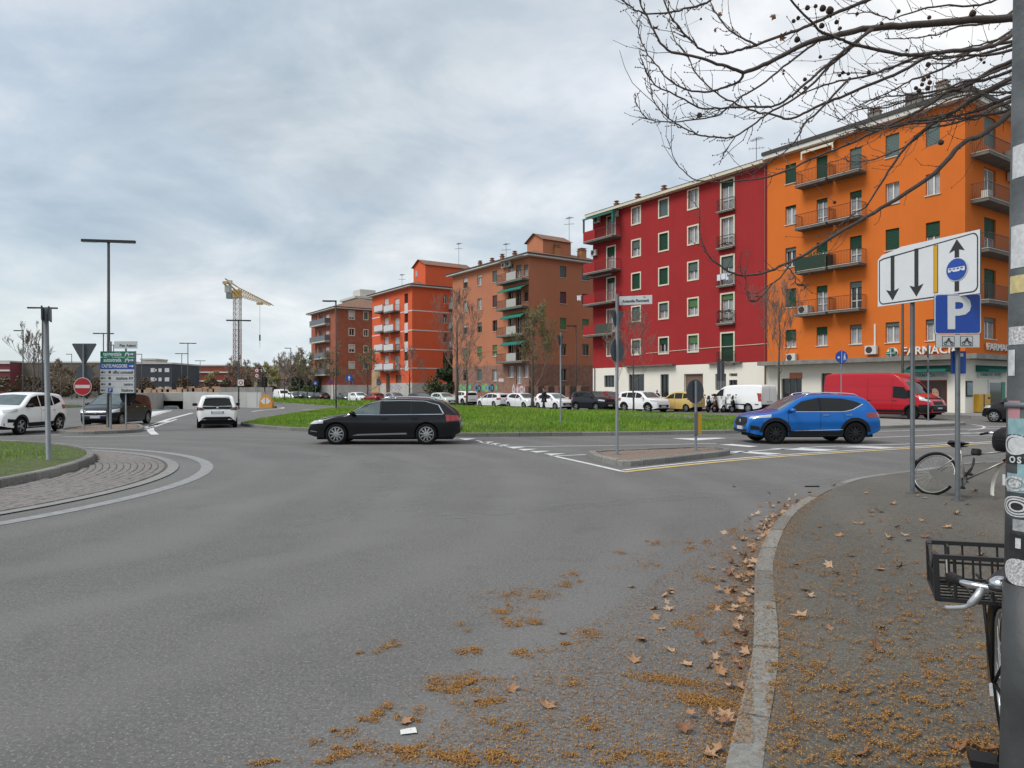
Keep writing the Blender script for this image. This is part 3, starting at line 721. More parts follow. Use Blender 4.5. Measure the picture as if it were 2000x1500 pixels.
for i, (vl) in enumerate((464.5, 528.5, 591, 652.5)):
    a, _ = H.f(1158, vl); b = H.f(1213, vl)[0]; z = H.f(1200, vl)[1]
    o = balcony(H.B, 'f', -.15, b, z, 1.15, rm=M_railr, panel=M_redp, solid=1.75, bars=.09)
    if i == 3: MB().box(1.8, -1.16, .06, b+.1, -1.14, .95).build('screen', mat('reed_screen', (.05, .06, .045), .9), o)
    if i == 0:
        aw = MB(); aw.add([(.0, -.05, 2.75), (b+.3, -.05, 2.75), (b+.3, -1.25, 2.3), (0, -1.25, 2.3), (0, -1.25, 2.1), (b+.3, -1.25, 2.1)], [(0, 1, 2, 3), (3, 2, 5, 4)])
        aw.box(b+.1, -1.2, 1.2, b+.32, -1.0, 2.3); aw.box(0, -1.2, .9, .12, -1.05, 2.3); aw.build('awning', M_awn, o)
    if i == 1: MB().box(.1, -1.1, -.6, b, -.9, -.45).build('rolled_awning', M_dmetal, o)
    if i == 2:
        MB().bar((-.1, -1.2, 1.0), (-.9, -1.3, 1.02), .02).box(-.75, -1.32, .55, -.5, -1.28, 1.0).box(-.42, -1.32, .5, -.2, -1.28, 1.0).build('laundry', MATS['laundry_white'], o)
acunit(H.B, 'f', H.f(1169, 430)[0], H.f(1169, 436)[1]); acunit(H.B, 'f', H.f(1204, 425)[0], H.f(1204, 424)[1]); acunit(H.B, 'f', H.f(1163, 500)[0], H.f(1163, 500)[1])
# ground floor openings
def opening(u0, u1, v0, v1, m, name, house=None, face='f', ops=None, bars=0, dep=.2, fm=None):
    h_ = house or H; a, b, z0, z1 = h_.rect(face, u0, u1, v0, v1); z0 = max(z0, .02); (opf if ops is None else ops).append((a, b, z0, z1))
    w, hh = b-a, z1-z0
    o = MB().box(-w/2, dep, 0, w/2, dep+.05, hh).build(name, m, h_.B, loc=((a+b)/2, 0, z0) if face == 'f' else (h_.L, (a+b)/2, z0))
    if face != 'f': o.rotation_euler = (0, 0, pi/2)
    mb = MB(); t = .05
    mb.box(-w/2, dep-.05, 0, -w/2+t, dep-.002, hh).box(w/2-t, dep-.05, 0, w/2, dep-.002, hh).box(-w/2+t, dep-.05, hh-t, w/2-t, dep-.002, hh)
    for k in range(bars): x = -w/2+w*(k+1)/(bars+1); mb.box(x-t/2, dep-.048, 0, x+t/2, dep-.004, hh-t)
    mb.build('frame', fm or M_dmetal, o); return o
M_rsh = mat('rolling_door_brown', (.16, .1, .075), .6, 0, .3, 14); M_gw = mat('grey_door', (.12, .13, .13), .6)
opening(1180, 1200, 733, 756, M_pane, 'shop_window', bars=2, fm=M_gw); opening(1228, 1258, 731, 766, M_pane, 'shop_window', bars=1, fm=M_gw)
opening(1290, 1306, 731, 776, M_pane, 'entrance_door', bars=1, dep=.2); opening(1336, 1373, 730, 786, M_rsh, 'rolling_door', fm=M_cream)
opening(1397, 1418, 730, 762, M_gw, 'shop_window', bars=3, fm=M_gw); opening(1424, 1440, 729, 735, M_gw, 'vent', fm=M_cream); opening(1424, 1440, 742, 776, M_pane, 'entrance_door', bars=1)
walls(H.B, L, D, zE, [M_redp, M_whp], opf, opr, zcuts=(zW,), mi=lambda x, z: 1 if z < zW else 0)
mb = MB(); mb.box(H.f(1224, 713)[0], -.5, zW-.02, H.f(1320, 713)[0], -.001, zW+.1); mb.box(H.f(1385, 713)[0], -.35, zW-.02, H.f(1450, 713)[0], -.001, zW+.08); mb.build('canopy', M_slab, H.B)
z1 = H.f(1380, 681)[1]; pp = catmull([(H.f(1262, 0)[0], -.03, z1-.1), (H.f(1350, 0)[0], -.03, z1+.02), (L, -.03, z1+.1)], 6); MB().tube(pp, .025, 5).build('cable', M_cream, H.B)
mb = MB(); mb.box(-.55, -.6, zE, L+.02, D+.3, zE+.28); mb.build('eave', M_cream, H.B)
rf = MB(); rf.add([(-.6, -.65, zE+.281), (L+.02, -.65, zE+.281), (L+.02, D/2, zE+2.0), (-.6+4, D/2, zE+2.0), (L+.02, D+.3, zE+.281), (-.6, D+.3, zE+.281)], [(0, 1, 2, 3), (2, 4, 5, 3), (0, 3, 5), (1, 4, 2)])
rf.build('roof', M_tile, H.B)
for x in (2.2, 5.2, 8.6): chimney(H.B, x, 1.2, zE+.55, .5, .34)
antenna(H.B, 17.3, 3, zE+1, 2.6)
MB().tube([(L-.12, -.08, .1), (L-.12, -.08, zE)], .05, 6).build('downpipe', mat('copper_pipe', (.2, .1, .07), .6, .3), H.B); MB().tube([(.35, -.08, .1), (.35, -.08, zW)], .05, 6).build('downpipe', M_metal, H.B)
RED = H
# ---- orange house
H = House('orange_house', 'bright orange apartment house with pharmacy shop and iron balconies', 1498.5, 1885, 11)
L, D = H.L, H.D; zE = H.f(1700, 252)[1]; opf = []; opr = []; zC = H.f(1700, 704)[1]
def OW(face, u0, u1, vs, ks, **kw):
    for (v0, v1), (sh, sm, cu) in zip(vs, ks):
        H.win(opf if face == 'f' else opr, face, u0, u1, v0, v1, 0, shut=sh, sm=sm, curtain=bool(cu), sill=(v1-v0 < 47) if face == 'f' else (v1-v0 < 48), name='window' if (v1-v0) < 47 else 'french_window', **kw)
G, Bb = M_shg, M_shb
OW('f', 1534, 1555, ((320, 358), (401, 438), (483, 521), (564, 600), (644, 678)), ((1, G, 0), (.1, G, 1), (.25, Bb, 0), (1, G, 0), (.55, G, 1)))
OW('f', 1595, 1616, ((305, 361), (388, 445), (473, 531), (558, 615), (639, 675)), ((1, G, 0), (.1, G, 1), (.3, G, 1), (.18, G, 1), (.45, G, 1)))
OW('f', 1660, 1683, ((288, 345), (373, 431), (461, 519), (550, 609), (634, 672)), ((1, Bb, 0), (.2, G, 1), (.4, G, 1), (.2, Bb, 0), (.2, Bb, 1)))
OW('f', 1730, 1756, ((262, 306), (356, 398), (447, 488), (537, 577), (629, 669)), ((1, Bb, 0), (0, G, 1), (1, G, 0), (1, G, 0), (.2, Bb, 1)))
OW('f', 1808, 1836, ((236, 284), (338, 380), (433, 472), (530, 571), (624, 665)), ((1, Bb, 0), (0, G, 1), (.7, G, 1), (.6, G, 1), (.15, Bb, 1)))
for i, vl in enumerate((362, 446, 532, 616)):
    a, z = H.f(1567, vl); b = H.f(1627, vl)[0]; c, zc_ = H.f(1632, vl-6); d = H.f(1692, vl)[0]
    z = (z+zc_)/2 if i != 9 else z
    o = balcony(H.B, 'f', a, b, z, .95, bars=.11, tarp=M_tarp if i == 2 else None); o2 = balcony(H.B, 'f', c, d, z+.02, .95, bars=.11)
    if i == 3: acunit(H.B, 'f', a+.5, z+.05, .7)
    if i == 0:
        aw = MB(); aw.add([(.2, -.02, 2.75), (b-a+.3, -.02, 2.75), (b-a+.3, -.5, 2.5), (.2, -.5, 2.5), (.2, -.5, 2.35), (b-a+.3, -.5, 2.35)], [(0, 1, 2, 3), (3, 2, 5, 4)])
        aw.box(.2, -.5, 1.9, .3, -.4, 2.35).box(b-a+.2, -.5, 1.9, b-a+.3, -.4, 2.35); aw.build('awning', M_cream, o)
    if i == 2:
        mb = MB()
        for _ in range(40): x = random.uniform(.9, b-a-.2); zz_ = .95+random.uniform(0, .25); y = random.uniform(-.9, -.6); mb.bar((x, y, zz_), (x+random.uniform(-.2, .2), y, zz_+.12), .03)
        mb.build('plant', M_plant, o)
for u, v in ((1549, 706), (1705, 692)):
    s_, z_ = H.f(u, v); acunit(H.B, 'f', s_, z_, .32)
MB().box(H.f(1708, 0)[0], -.07, H.f(1708, 683)[1], H.f(1711, 0)[0], -.005, H.f(1708, 633)[1]).build('duct', M_fw, H.B)
# right-hand face
OW('r', 1922, 1945, ((229, 287), (330, 388), (426, 488), (526, 586), (621, 662)), ((1, Bb, 0), (.0, G, 1), (.55, G, 1), (1, G, 0), (.15, Bb, 1)))
for i, vl in enumerate((301, 391, 489, 588)):
    a, z = H.r(1896, vl); b = H.r(1990, vl)[0]
    o = balcony(H.B, 'r', a, b+.4, z, 1.0, L=L, bars=.11, slab_t=.2)
    if i < 1: acunit(H.B, 'r', H.r(1965, 270)[0], z+.45, .5, L)
    if i == 1: acunit(H.B, 'r', H.r(1970, 330)[0], z+2.0, .3, L); MB().box(.2, -.9, .03, .7, -.5, .5).build('storage_box', M_acw, o)
# shops
M_orp = plaster('orange_plaster', (.6, .152, .03), .1)
opening(1526, 1566, 739, 792, M_pane, 'shop_window', bars=2, house=H, fm=M_gw); opening(1604, 1624, 729, 790, M_gw, 'shop_door', house=H, bars=1)
opening(1650, 1690, 731, 790, M_rsh, 'rolling_door', house=H); opening(1715, 1750, 731, 792, M_gw, 'rolling_door', house=H)
s0, s1 = H.rect('f', 1543, 1567, 730, 739)[:2]; z_ = H.f(1555, 739)[1]; MB().box(s0, -.06, z_, s1, -.002, z_+.42).build('shop_sign', mat('sign_rust', (.4, .14, .08), .7), H.B)
posto = opening(1793, 1850, 742, 796, mat('poster_dark', (.05, .03, .025), .4), 'shop_window', house=H, dep=.1, fm=mat('frame_orange_red', (.45, .1, .04), .6))
walls(H.B, L, D, zE, [M_orp, M_whp], opf, opr, zcuts=(zC,), mi=lambda x, z: 1 if z < zC else 0)
mb = MB(); mb.box(-.1, -1.1, zC-.14, L+1.1, -.001, zC+.16); mb.box(L+.001, -.001, zC-.14, L+1.1, D, zC+.16); mb.build('canopy', mat('canopy_concrete', (.2, .19, .175), .85, 0, .3, 2), H.B)
mb = MB(); mb.box(-.05, -.5, zE, L+.5, D+.3, zE+.3); mb.build('eave', M_eave, H.B)
mb = MB(); mb.box(-.12, -.58, zE+.301, L+.58, D+.38, zE+.56); mb.build('roof', M_roofd, H.B)
zr = zE+.56
mb = MB(); x0, x1 = H.f(1690, 230)[0], L-.6
for i in range(int((x1-x0)/.16)+1): x = x0+i*.16; mb.box(x-.01, .3, zr, x+.01, .32, zr+1.05)
mb.box(x0, .295, zr+1.03, x1, .325, zr+1.07); mb.box(x0, .29, zr, x0+.05, .34, zr+1.2)
for i in range(int(6/.16)): y = .3+i*.16; mb.box(x1-.01, y-.01, zr, x1+.01, y+.01, zr+1.05)
mb.box(x1-.015, .3, zr+1.03, x1+.015, 6.3, zr+1.07); mb.build('roof_railing', M_metal, H.B)
M_pot = mat('chimney_pots', (.3, .27, .21), .85, 0, .2, 5)
for u in (1692, 1703, 1764, 1777, 1786): s_ = H.f(u, 200)[0]; chimney(H.B, s_, .75, zr-.02, .75, .34, M_pot)
chimney(H.B, H.f(1822, 190)[0], 1.3, zr, 1.2, .6, M_pot)
for i in range(3): MB().tube([(L-3+i*.4, 2, zr), (L-3+i*.4, 2, zr+2.8+.4*i)], .02, 5).build('antenna', M_metal, H.B)
# pharmacy: big letters, cross, awnings, signs, poster, pharmacy door on the right face
M_let = mat('letter_white', (.66, .64, .6), .5); M_dg = mat('pharmacy_green', (.02, .2, .14), .5)
def lettering(txt, size, m, s, z, y=-.12, face='f', par=None, sx=1, depth=.05, bold=.01):
    o = textmesh(txt, size, m, 'lettering', par or H.B, depth, sx=sx, bold=bold)
    if face == 'f': o.location = (s, y, z)
    else: o.location = (H.L-y, s, z); o.rotation_euler = (0, 0, pi/2)
    return o
s_, z_ = H.f(1818, 690); lettering('FARMACIA', .72, M_let, s_, z_+.18, -.12)
s_, z_ = H.r(1950, 687); lettering('FARMACIA', .62, M_let, s_, z_+.25, -.12, 'r', sx=1.35)
s_, z_ = H.f(1744, 690); mb = MB()
mb.box(s_-.1, -.26, z_-.33, s_+.1, -.1, z_+.33, 0); mb.box(s_-.33, -.26, z_-.1, s_-.1, -.1, z_+.1, 0); mb.box(s_+.1, -.26, z_-.1, s_+.33, -.1, z_+.1, 0)
mb.lathe([(0, -.09), (.38, -.09), (.38, -.05), (0, -.05)], 20, 1, 'y', (s_, 0, z_)); mb.bar((s_, -.27, z_-.3), (s_, -.27, z_+.3), .03, .03, 1); mb.bar((s_-.3, -.27, z_), (s_+.3, -.27, z_), .03, .03, 1)
mb.build('pharmacy_cross', [mat('cross_green', (.01, .12, .09), .5), M_let], H.B)
def awning(s0, s1, z, face, h=.42, out=.75):
    mb = MB(); mb.add([(s0, -.02, z+h), (s1, -.02, z+h), (s1, -out, z+.14), (s0, -out, z+.14), (s0, -out, z), (s1, -out, z)], [(0, 1, 2, 3), (3, 2, 5, 4)])
    mb.add([(s0, -.02, z+h), (s0, -out, z+.14), (s0, -out, z), (s0, -.02, z)], [(0, 1, 2, 3)]); mb.add([(s1, -.02, z+h), (s1, -out, z+.14), (s1, -out, z), (s1, -.02, z)], [(3, 2, 1, 0)])
    o = mb.build('awning', M_awn, H.B)
    if face == 'r': o.location = (H.L, 0, 0); o.rotation_euler = (0, 0, pi/2)
s0, s1 = H.f(1777, 0)[0], H.f(1858, 0)[0]; awning(s0, s1, H.f(1815, 727)[1], 'f')
s0, s1 = H.r(1905, 0)[0], H.r(1966, 0)[0]; awning(s0, s1, H.r(1935, 727)[1], 'r')
M_fs = mat('shop_sign_pale', (.5, .54, .54), .5); M_teal = mat('sign_teal', (.03, .22, .2), .5)
for face, u0, u1, v0, v1 in (('f', 1788, 1851, 727, 740), ('r', 1908, 1955, 726.5, 738)):
    a, b, z0, z1 = H.rect(face, u0, u1, v0, v1); o = MB().box(a, -.1, z0, b, -.01, z1).build('shop_sign', M_fs, H.B)
    if face == 'r': o.location = (H.L, 0, 0); o.rotation_euler = (0, 0, pi/2)
    w = b-a; lb = textmesh('FARMACIA', .3, M_teal, 'lettering', o, .006, sx=.92 if face == 'f' else 1.25, bold=.004); lb.location = (a+w*.31, -.107, (z0+z1)/2)
    lb = textmesh('NAVILE', .3, mat('sign_grey', (.2, .27, .27), .5), 'lettering', o, .006, sx=.85 if face == 'f' else 1.1); lb.location = (a+w*.79, -.107, (z0+z1)/2)
# poster in the shop window: an anonymous face with dark hair and a white collar (flat print)
a, b, z0, z1 = H.rect('f', 1797, 1848, 744, 795); w, h = b-a, z1-z0; P = MB(); yy = .085
def disc(cx, cz, rx, rz, m, y, n=18): P.add([(cx+rx*cos(2*pi*i/n), y, cz+rz*sin(2*pi*i/n)) for i in range(n)], [tuple(range(n))], m)
disc(.1*w, .58*h, .2*w, .26*h, 0, yy); disc(.06*w, .52*h, .16*w, .22*h, 1, yy-.004); disc(.18*w, .22*h, .2*w, .2*h, 2, yy-.008)
P.add([(-.03*w, yy-.008, .3*h), (.14*w, yy-.008, .22*h), (.18*w, yy-.008, .4*h), (.05*w, yy-.008, .42*h)], [(0, 1, 2, 3)], 1); disc(.03*w, .57*h, .028*w, .012*h, 3, yy-.01, 8); disc(.15*w, .57*h, .024*w, .012*h, 3, yy-.01, 8); disc(.06*w, .41*h, .04*w, .012*h, 4, yy-.01, 8)
o = P.build('poster_print', [mat('print_hair', (.04, .02, .015), .4), mat('print_skin', (.45, .26, .2), .4), mat('print_white', (.6, .6, .62), .4), mat('print_dark', (.06, .03, .03), .4), mat('print_lip', (.35, .1, .1), .4)], posto)
def onr(u0, u1, v0, v1, m, name, th=.06, fm=None):
    a, b, z0, z1 = H.rect('r', u0, u1, v0, v1); o = MB().box(0, -th, 0, b-a, .0, z1-z0).build(name, m, H.B, loc=(H.L+.002, a, max(.02, z0)), fix=False); o.rotation_euler = (0, 0, pi/2); return o, b-a, z1-z0
o, w, h = onr(1929, 1955, 743, 803, M_fw, 'shop_door'); MB().box(.15, -.07, .25, w-.15, -.061, h-.15).build('pane', M_pane, o); MB().box(w-.1, -.1, .2, w+.4, -.062, h-.1).build('green_strip', M_dg, o)
o, w, h = onr(1886, 1898, 744, 775, M_dmetal, 'ad_panel'); MB().box(.06, -.07, .1, w-.06, -.061, h-.1).build('ad_print', mat('ad_blue_grey', (.12, .2, .22), .3, 0, .6, 2), o)
o, w, h = onr(1902, 1924, 770, 804, mat('mailbox_yellow', (.6, .33, .012), .45, 0, .08, 4), 'wall_box', .3); MB().box(w*.4, -.32, .02, w*.46, -.301, h).box(w*.8, -.32, h*.72, w*.95, -.301, h*.85).build('strap', M_dmetal, o)
ORA = H
# ---- brown house
H = House('brown_house', 'terracotta brown apartment house with green awnings over corner balconies', 884, 1033, 13)
L, D = H.L, H.D; zE = H.f(1000, 509)[1]; opf = []; opr = []; zC = H.f(1000, 712)[1]
def BW(face, u0, u1, rows):
    for v0, v1, sh, sm, cu in rows: H.win(opf if face == 'f' else opr, face, u0, u1, v0, v1, 0, shut=sh, sm=sm, curtain=bool(cu), frame=M_fw if cu else M_fb)
R_ = M_shr
BW('f', 905, 913, ((543, 563, .4, M_shw, 0), (588, 609, 0, Bb, 1), (634, 652, .3, M_shw, 0), (680, 698, 1, M_shm, 0), (723, 744, .2, Bb, 0)))
BW('f', 932.5, 941, ((536.5, 557.6, .2, M_shw, 1), (583, 605, 0, Bb, 1), (630, 650, .4, Bb, 0), (677, 697, 1, M_shm, 0), (722, 744, 1, M_shb, 0)))
BW('f', 962, 971, ((529, 551, 1, M_shb, 0), (577, 600, 1, R_, 0), (625.6, 647, 0, Bb, 0), (673.6, 696, .7, M_shm, 1), (721.6, 744, 0, Bb, 1)))
BW('r', 1093.6, 1106, ((520, 542, 1, Bb, 0), (570, 593, 1, R_, 0), (621, 644, 1, M_shm, 0), (672, 694, .3, Bb, 0), (721, 743, 0, Bb, 0)))
BW('r', 1137, 1150, ((525, 548, 1, Bb, 0), (574, 596, 1, R_, 0), (623, 646, 1, M_shm, 0), (672, 694, .2, Bb, 0)))
for i, (vs, vd) in enumerate(((555.5, 530), (606, 580), (657.5, 631), (708, 682), (None, 728))):
    for u0, u1, dr in ((993, 1003, 0), (1008, 1018, 1), (1023, 1032, 0)):
        H.win(opf, 'f', u0, u1, vd-13 if not dr else vd-12, vd+9 if not dr else vd+22, 0, shut=(.3, .2, 0, .1, 0)[i], sm=M_shb, curtain=(i in (0, 4)), frame=M_fb if i in (1, 3) else M_fw, name='french_window' if dr else 'window', sill=not dr)
    if vs is None: continue
    a, z = H.f(982, vs); o = balcony(H.B, 'f', a, L+.05, z, 1.0, bars=.12, slab_t=.2)
    w = L-a; MB().box(w*.42, -1.03, .06, w*.78, -.97, .95).build('panel', mat('balcony_panel', (.38, .38, .35), .7, 0, .1, 4), o)
    if i in (1, 2, 3):
        aw = MB(); x0 = w*(.1 if i == 1 else .2); aw.add([(x0, -.03, 2.55), (w+.1, -.03, 2.55), (w+.1, -1.2, 2.0), (x0, -1.2, 2.0), (x0, -1.2, 1.85), (w+.1, -1.2, 1.85)], [(0, 1, 2, 3), (3, 2, 5, 4)])
        aw.build('awning', mat('awning_teal', (.01, .16, .12), .8), o)
    if i == 0:
        acunit(H.B, 'f', a+w*.1, z+1.9, .3); acunit(H.B, 'f', a+w*.3, z+1.9, .3)
        MB().add([(.3, -.02, 2.8), (w, -.02, 2.8), (w, -1.1, 2.5), (.3, -1.1, 2.5)], [(0, 1, 2, 3)]).build('awning', M_shw, o)
M_brp = plaster('brown_plaster', (.43, .175, .1), .1); M_bk = mat('old_brick', (.24, .13, .095), .9, 0, .35, 2.5, .4, 18)
walls(H.B, L, D, zE, [M_brp, M_bk], opf, opr, zcuts=(zC,), mi=lambda x, z: 1 if z < zC else 0)
MB().box(-.03, -.03, H.f(1000, 683)[1], H.f(980, 683)[0], -.001, H.f(1000, 681.5)[1]).build('string_course', M_brp, H.B)
rf, z = hiproof(H.B, L, D, zE, .65, 2.3)
mb = MB(); tx = L-4.0; mb.box(tx, 2.6, z, tx+3.2, 6.8, z+2.2); mb.add([(tx, 2.6, z+2.2), (tx+3.2, 2.6, z+2.2), (tx+1.6, 2.6, z+3.0)], [(0, 1, 2)]); mb.build('dormer', M_brp, H.B)
mb = MB(); mb.add([(tx-.3, 2.3, z+2.05), (tx+1.6, 2.3, z+3.02), (tx+1.6, 7, z+3.02), (tx-.3, 7, z+2.05), (tx+3.5, 2.3, z+2.05), (tx+3.5, 7, z+2.05)], [(0, 1, 2, 3), (1, 4, 5, 2)]); mb.build('dormer_roof', M_tile, H.B)
for x, y in ((3, 2.5), (5.5, 2.8), (8.5, 2.4), (11, 2.6)): chimney(H.B, x, y, z+.4, .9, .4)
for x, y in ((L-1.6, 3.2), (L-1, 4.6), (L-.8, 8.5)): chimney(H.B, x, y, z+.2, 1.1, .8, mat('chimney_orange', (.4, .18, .07), .85))
antenna(H.B, L-2, 7.5, z+2, 3.6); antenna(H.B, 4, 6, z+2, 2.2)
# graffiti painted on the brick base (flat print)
def graffiti(H, u0, u1, v0, v1, cols, n, seed, face='f', y=-.006):
    a, b, z0, z1 = H.rect(face, u0, u1, v0, v1); rr = random.Random(seed); mb = MB(); dy = 0
    for i in range(n):
        cx = a+(b-a)*(i+.5)/n+rr.uniform(-.1, .1); w = (b-a)/n*rr.uniform(.5, .75); k = rr.randint(5, 8); dy += .0012
        pts = [(cx+w*cos(2*pi*j/k)*rr.uniform(.6, 1.1), (z0+z1)/2+(z1-z0)*.5*sin(2*pi*j/k)*rr.uniform(.6, 1.1)) for j in range(k)]
        mb.add([(p[0], y-dy, p[1]) for p in pts], [tuple(range(k))], i % len(cols))
        m_ = [(cx+(p[0]-cx)*.55, (z0+z1)/2+(p[1]-(z0+z1)/2)*.55) for p in pts]; dy += .0012
        mb.add([(p[0], y-dy, p[1]) for p in m_], [tuple(range(k))], (i+1) % len(cols))
    mb.build('graffiti', cols, H.B)
gb, gt, gg, gk = mat('spray_blue', (.08, .22, .42), .8), mat('spray_teal', (.06, .26, .25), .8), mat('spray_green', (.22, .4, .06), .8), mat('spray_black', (.02, .02, .02), .8)
graffiti(H, 928, 972, 747, 768, [gb, gk, gt, gg], 7, 1); graffiti(H, 897, 921, 748, 766, [gg, gt], 4, 2)
graffiti(H, 974, 984, 738, 747, [mat('spray_white', (.5, .5, .5), .8)], 2, 3); graffiti(H, 1000, 1030, 750, 772, [MATS['spray_white'], mat('spray_pink', (.4, .2, .22), .8)], 4, 4)
BRO = H
# ---- orange-red house with white bands
H = House('coral_house', 'coral orange apartment house with white bands and white balcony panels', 727, 805, 14)
L, D = H.L, H.D; zE = H.f(780, 566)[1]; opf = []; opr = []; zC = H.f(780, 748)[1]
bands = []
for i, vs in enumerate((612, 650, 687, 724)):
    for u0, u1, us, ue in ((750.5, 759, 743, 760), (771, 780, 762, 781)):
        H.win(opf, 'f', u0, u1, vs-29, vs-1, 0, shut=(1, 1, .5, .6)[i], sm=M_shw, curtain=True, name='french_window', sill=False)
        a, z = H.f(us, vs-1); b = H.f(ue, vs)[0]; o = balcony(H.B, 'f', a, b, z, 1.1, bars=.25, slab_t=.22)
        MB().box(.05, -1.13, .05, b-a-.05, -1.08, .95).build('panel', mat('panel_white', (.55, .55, .56), .6, 0, .08, 3), o)
    H.win(opf, 'f', 790, 797, vs-39, vs-20, 0, frame=M_fb, sill=False)
    a, b, z0, z1 = H.rect('f', 790.5, 797, vs-19.5, vs); MB().box(a, -.04, z0, b, -.002, z1).build('spandrel', MATS['panel_white'], H.B)
    bands.append(H.f(800, vs-4)[1])
    H.win(opr, 'r', 866, 873, vs-36, vs-19, 0, shut=.3 if i % 2 else 0, frame=M_fw if i < 2 else M_fb)
    H.win(opr, 'r', 878, 887, vs-35, vs-8, 0, curtain=True, name='french_window', sill=False)
    a, z = H.r(876, vs-8); b = H.r(890, vs)[0]; balcony(H.B, 'r', a, b, z, .9, L=L, bars=.2, tarp=M_shw if i < 3 else None)
opening(754, 762, 728, 768, M_pane, 'entrance_door', house=H, bars=1, fm=M_cream); opening(773, 784, 732, 748, M_rsh, 'shop_window', house=H)
M_cop = plaster('coral_plaster', (.62, .115, .05), .08)
walls(H.B, L, D, zE, [M_cop, mat('stone_base', (.42, .4, .36), .85, 0, .2, 1)], opf, opr, zcuts=(zC,), mi=lambda x, z: 1 if z < zC else 0)
for z in bands:
    MB().box(-.02, -.03, z, H.f(742, 0)[0], -.001, z+.14).build('white_band', M_eave, H.B); MB().box(H.f(782, 0)[0], -.03, z, L+.03, -.001, z+.14).box(L+.001, .0, z, L+.03, D, z+.14).build('white_band', M_eave, H.B)
MB().box(-.1, -.06, 0, H.f(742, 0)[0], -.002, H.f(740, 724)[1]).build('buff_pier', mat('buff_plaster', (.4, .27, .15), .85, 0, .2, 1), H.B)
rf, z = hiproof(H.B, L, D, zE, .7, 2.6)
mb = MB(); tx = L-3.6; mb.box(tx, 2, z, tx+4, 10, z+3.2); mb.add([(tx, 2, z+3.2), (tx+4, 2, z+3.2), (tx+2, 2, z+4.1)], [(0, 1, 2)]); mb.build('dormer', M_cop, H.B)
mb = MB(); mb.add([(tx-.3, 1.7, z+3.05), (tx+2, 1.7, z+4.12), (tx+2, 10.3, z+4.12), (tx-.3, 10.3, z+3.05), (tx+4.3, 1.7, z+3.05), (tx+4.3, 10.3, z+3.05)], [(0, 1, 2, 3), (1, 4, 5, 2)]); mb.build('dormer_roof', M_tile, H.B)
MB().box(tx+.8, 1.95, z+1.6, tx+1.5, 1.999, z+2.5).build('dormer_window', M_panel, H.B)
antenna(H.B, L, 8, z+3.5, 3.6); antenna(H.B, 3, 4, z+1, 2.5)
graffiti(H, 763, 786, 751, 763, [mat('spray_violet', (.2, .16, .42), .8), MATS['spray_white']], 6, 9)
# ---- brick house
H = House('brick_house', 'dark red brick apartment house with grey balconies and pale base', 608, 658, 15)
L, D = H.L, H.D; zE = H.f(640, 607)[1]; opf = []; opr = []; zC = H.f(640, 752)[1]
for i, vs in enumerate((638, 670, 701.5, 732.5)):
    for u0, u1 in ((617, 621), (624, 630), (636, 643)):
        H.win(opf, 'f', u0, u1, vs-24, vs-1 if u0 != 617 else vs-8, 0, curtain=(u0 != 624), shut=.3 if u0 == 636 else 0, sm=M_shw, name='french_window', sill=False)
    a, z = H.f(615, vs); b = H.f(645, vs)[0]; balcony(H.B, 'f', a, b, z, 1.1, bars=.3, slab_t=.25, slabm=M_sill, tarp=mat('balcony_grey', (.13, .15, .17), .6))
for (v0, v1), sh in zip(((607, 624), (641, 656), (673, 688.5), (706, 720)), (.75, 0, .6, 1)):
    H.win(opr, 'r', 681, 693, v0, v1, .1, shut=sh, sm=M_shw, surround=M_cream); H.win(opr, 'r', 710, 719, v0+2, v1+1, .1, shut=sh, sm=M_shb, surround=M_cream)
H.win(opr, 'r', 685, 692, 736, 752, 0)
M_brk = mat('red_brick', (.3, .09, .05), .9, 0, .25, 1.2, .35, 14)
walls(H.B, L, D, zE, [M_brk, mat('pale_base', (.46, .45, .42), .85, 0, .12, .6)], opf, opr, zcuts=(zC,), mi=lambda x, z: 1 if z < zC else 0)
rf, z = hiproof(H.B, L, D, zE, .8, 2.8); chimney(H.B, L-3, 9, z+1.5, 1.4, .7); MB().tube([(L+.06, 8.5, 0), (L+.06, 8.5, zE)], .07, 6).build('downpipe', M_roofd, H.B)
BRI = H
# cream tower block standing behind the brick house
p = at(700, 765, 175); t_ = thing('tower_block', 'pale cream tower block rising behind the brick house', 'building', (p.x-4, 175, 0), HROT)
zt = at(0, 590, 175).z; opf = []
MB().box(0, 0, 0, 9, 9, zt).build('wall', mat('pale_render', (.45, .43, .38), .85, 0, .1, .5), t_); MB().box(-.5, -.5, zt, 9.5, 9.5, zt+.5).box(2, 2, zt+.5, 6.5, 6, zt+2.6).build('roof', M_sill, t_)
for i in range(6):
    for j in range(2): MB().box(1.5+j*4, -.05, zt-2.6-i*3.1, 2.7+j*4, -.01, zt-1.0-i*3.1).build('window', M_pane, t_)
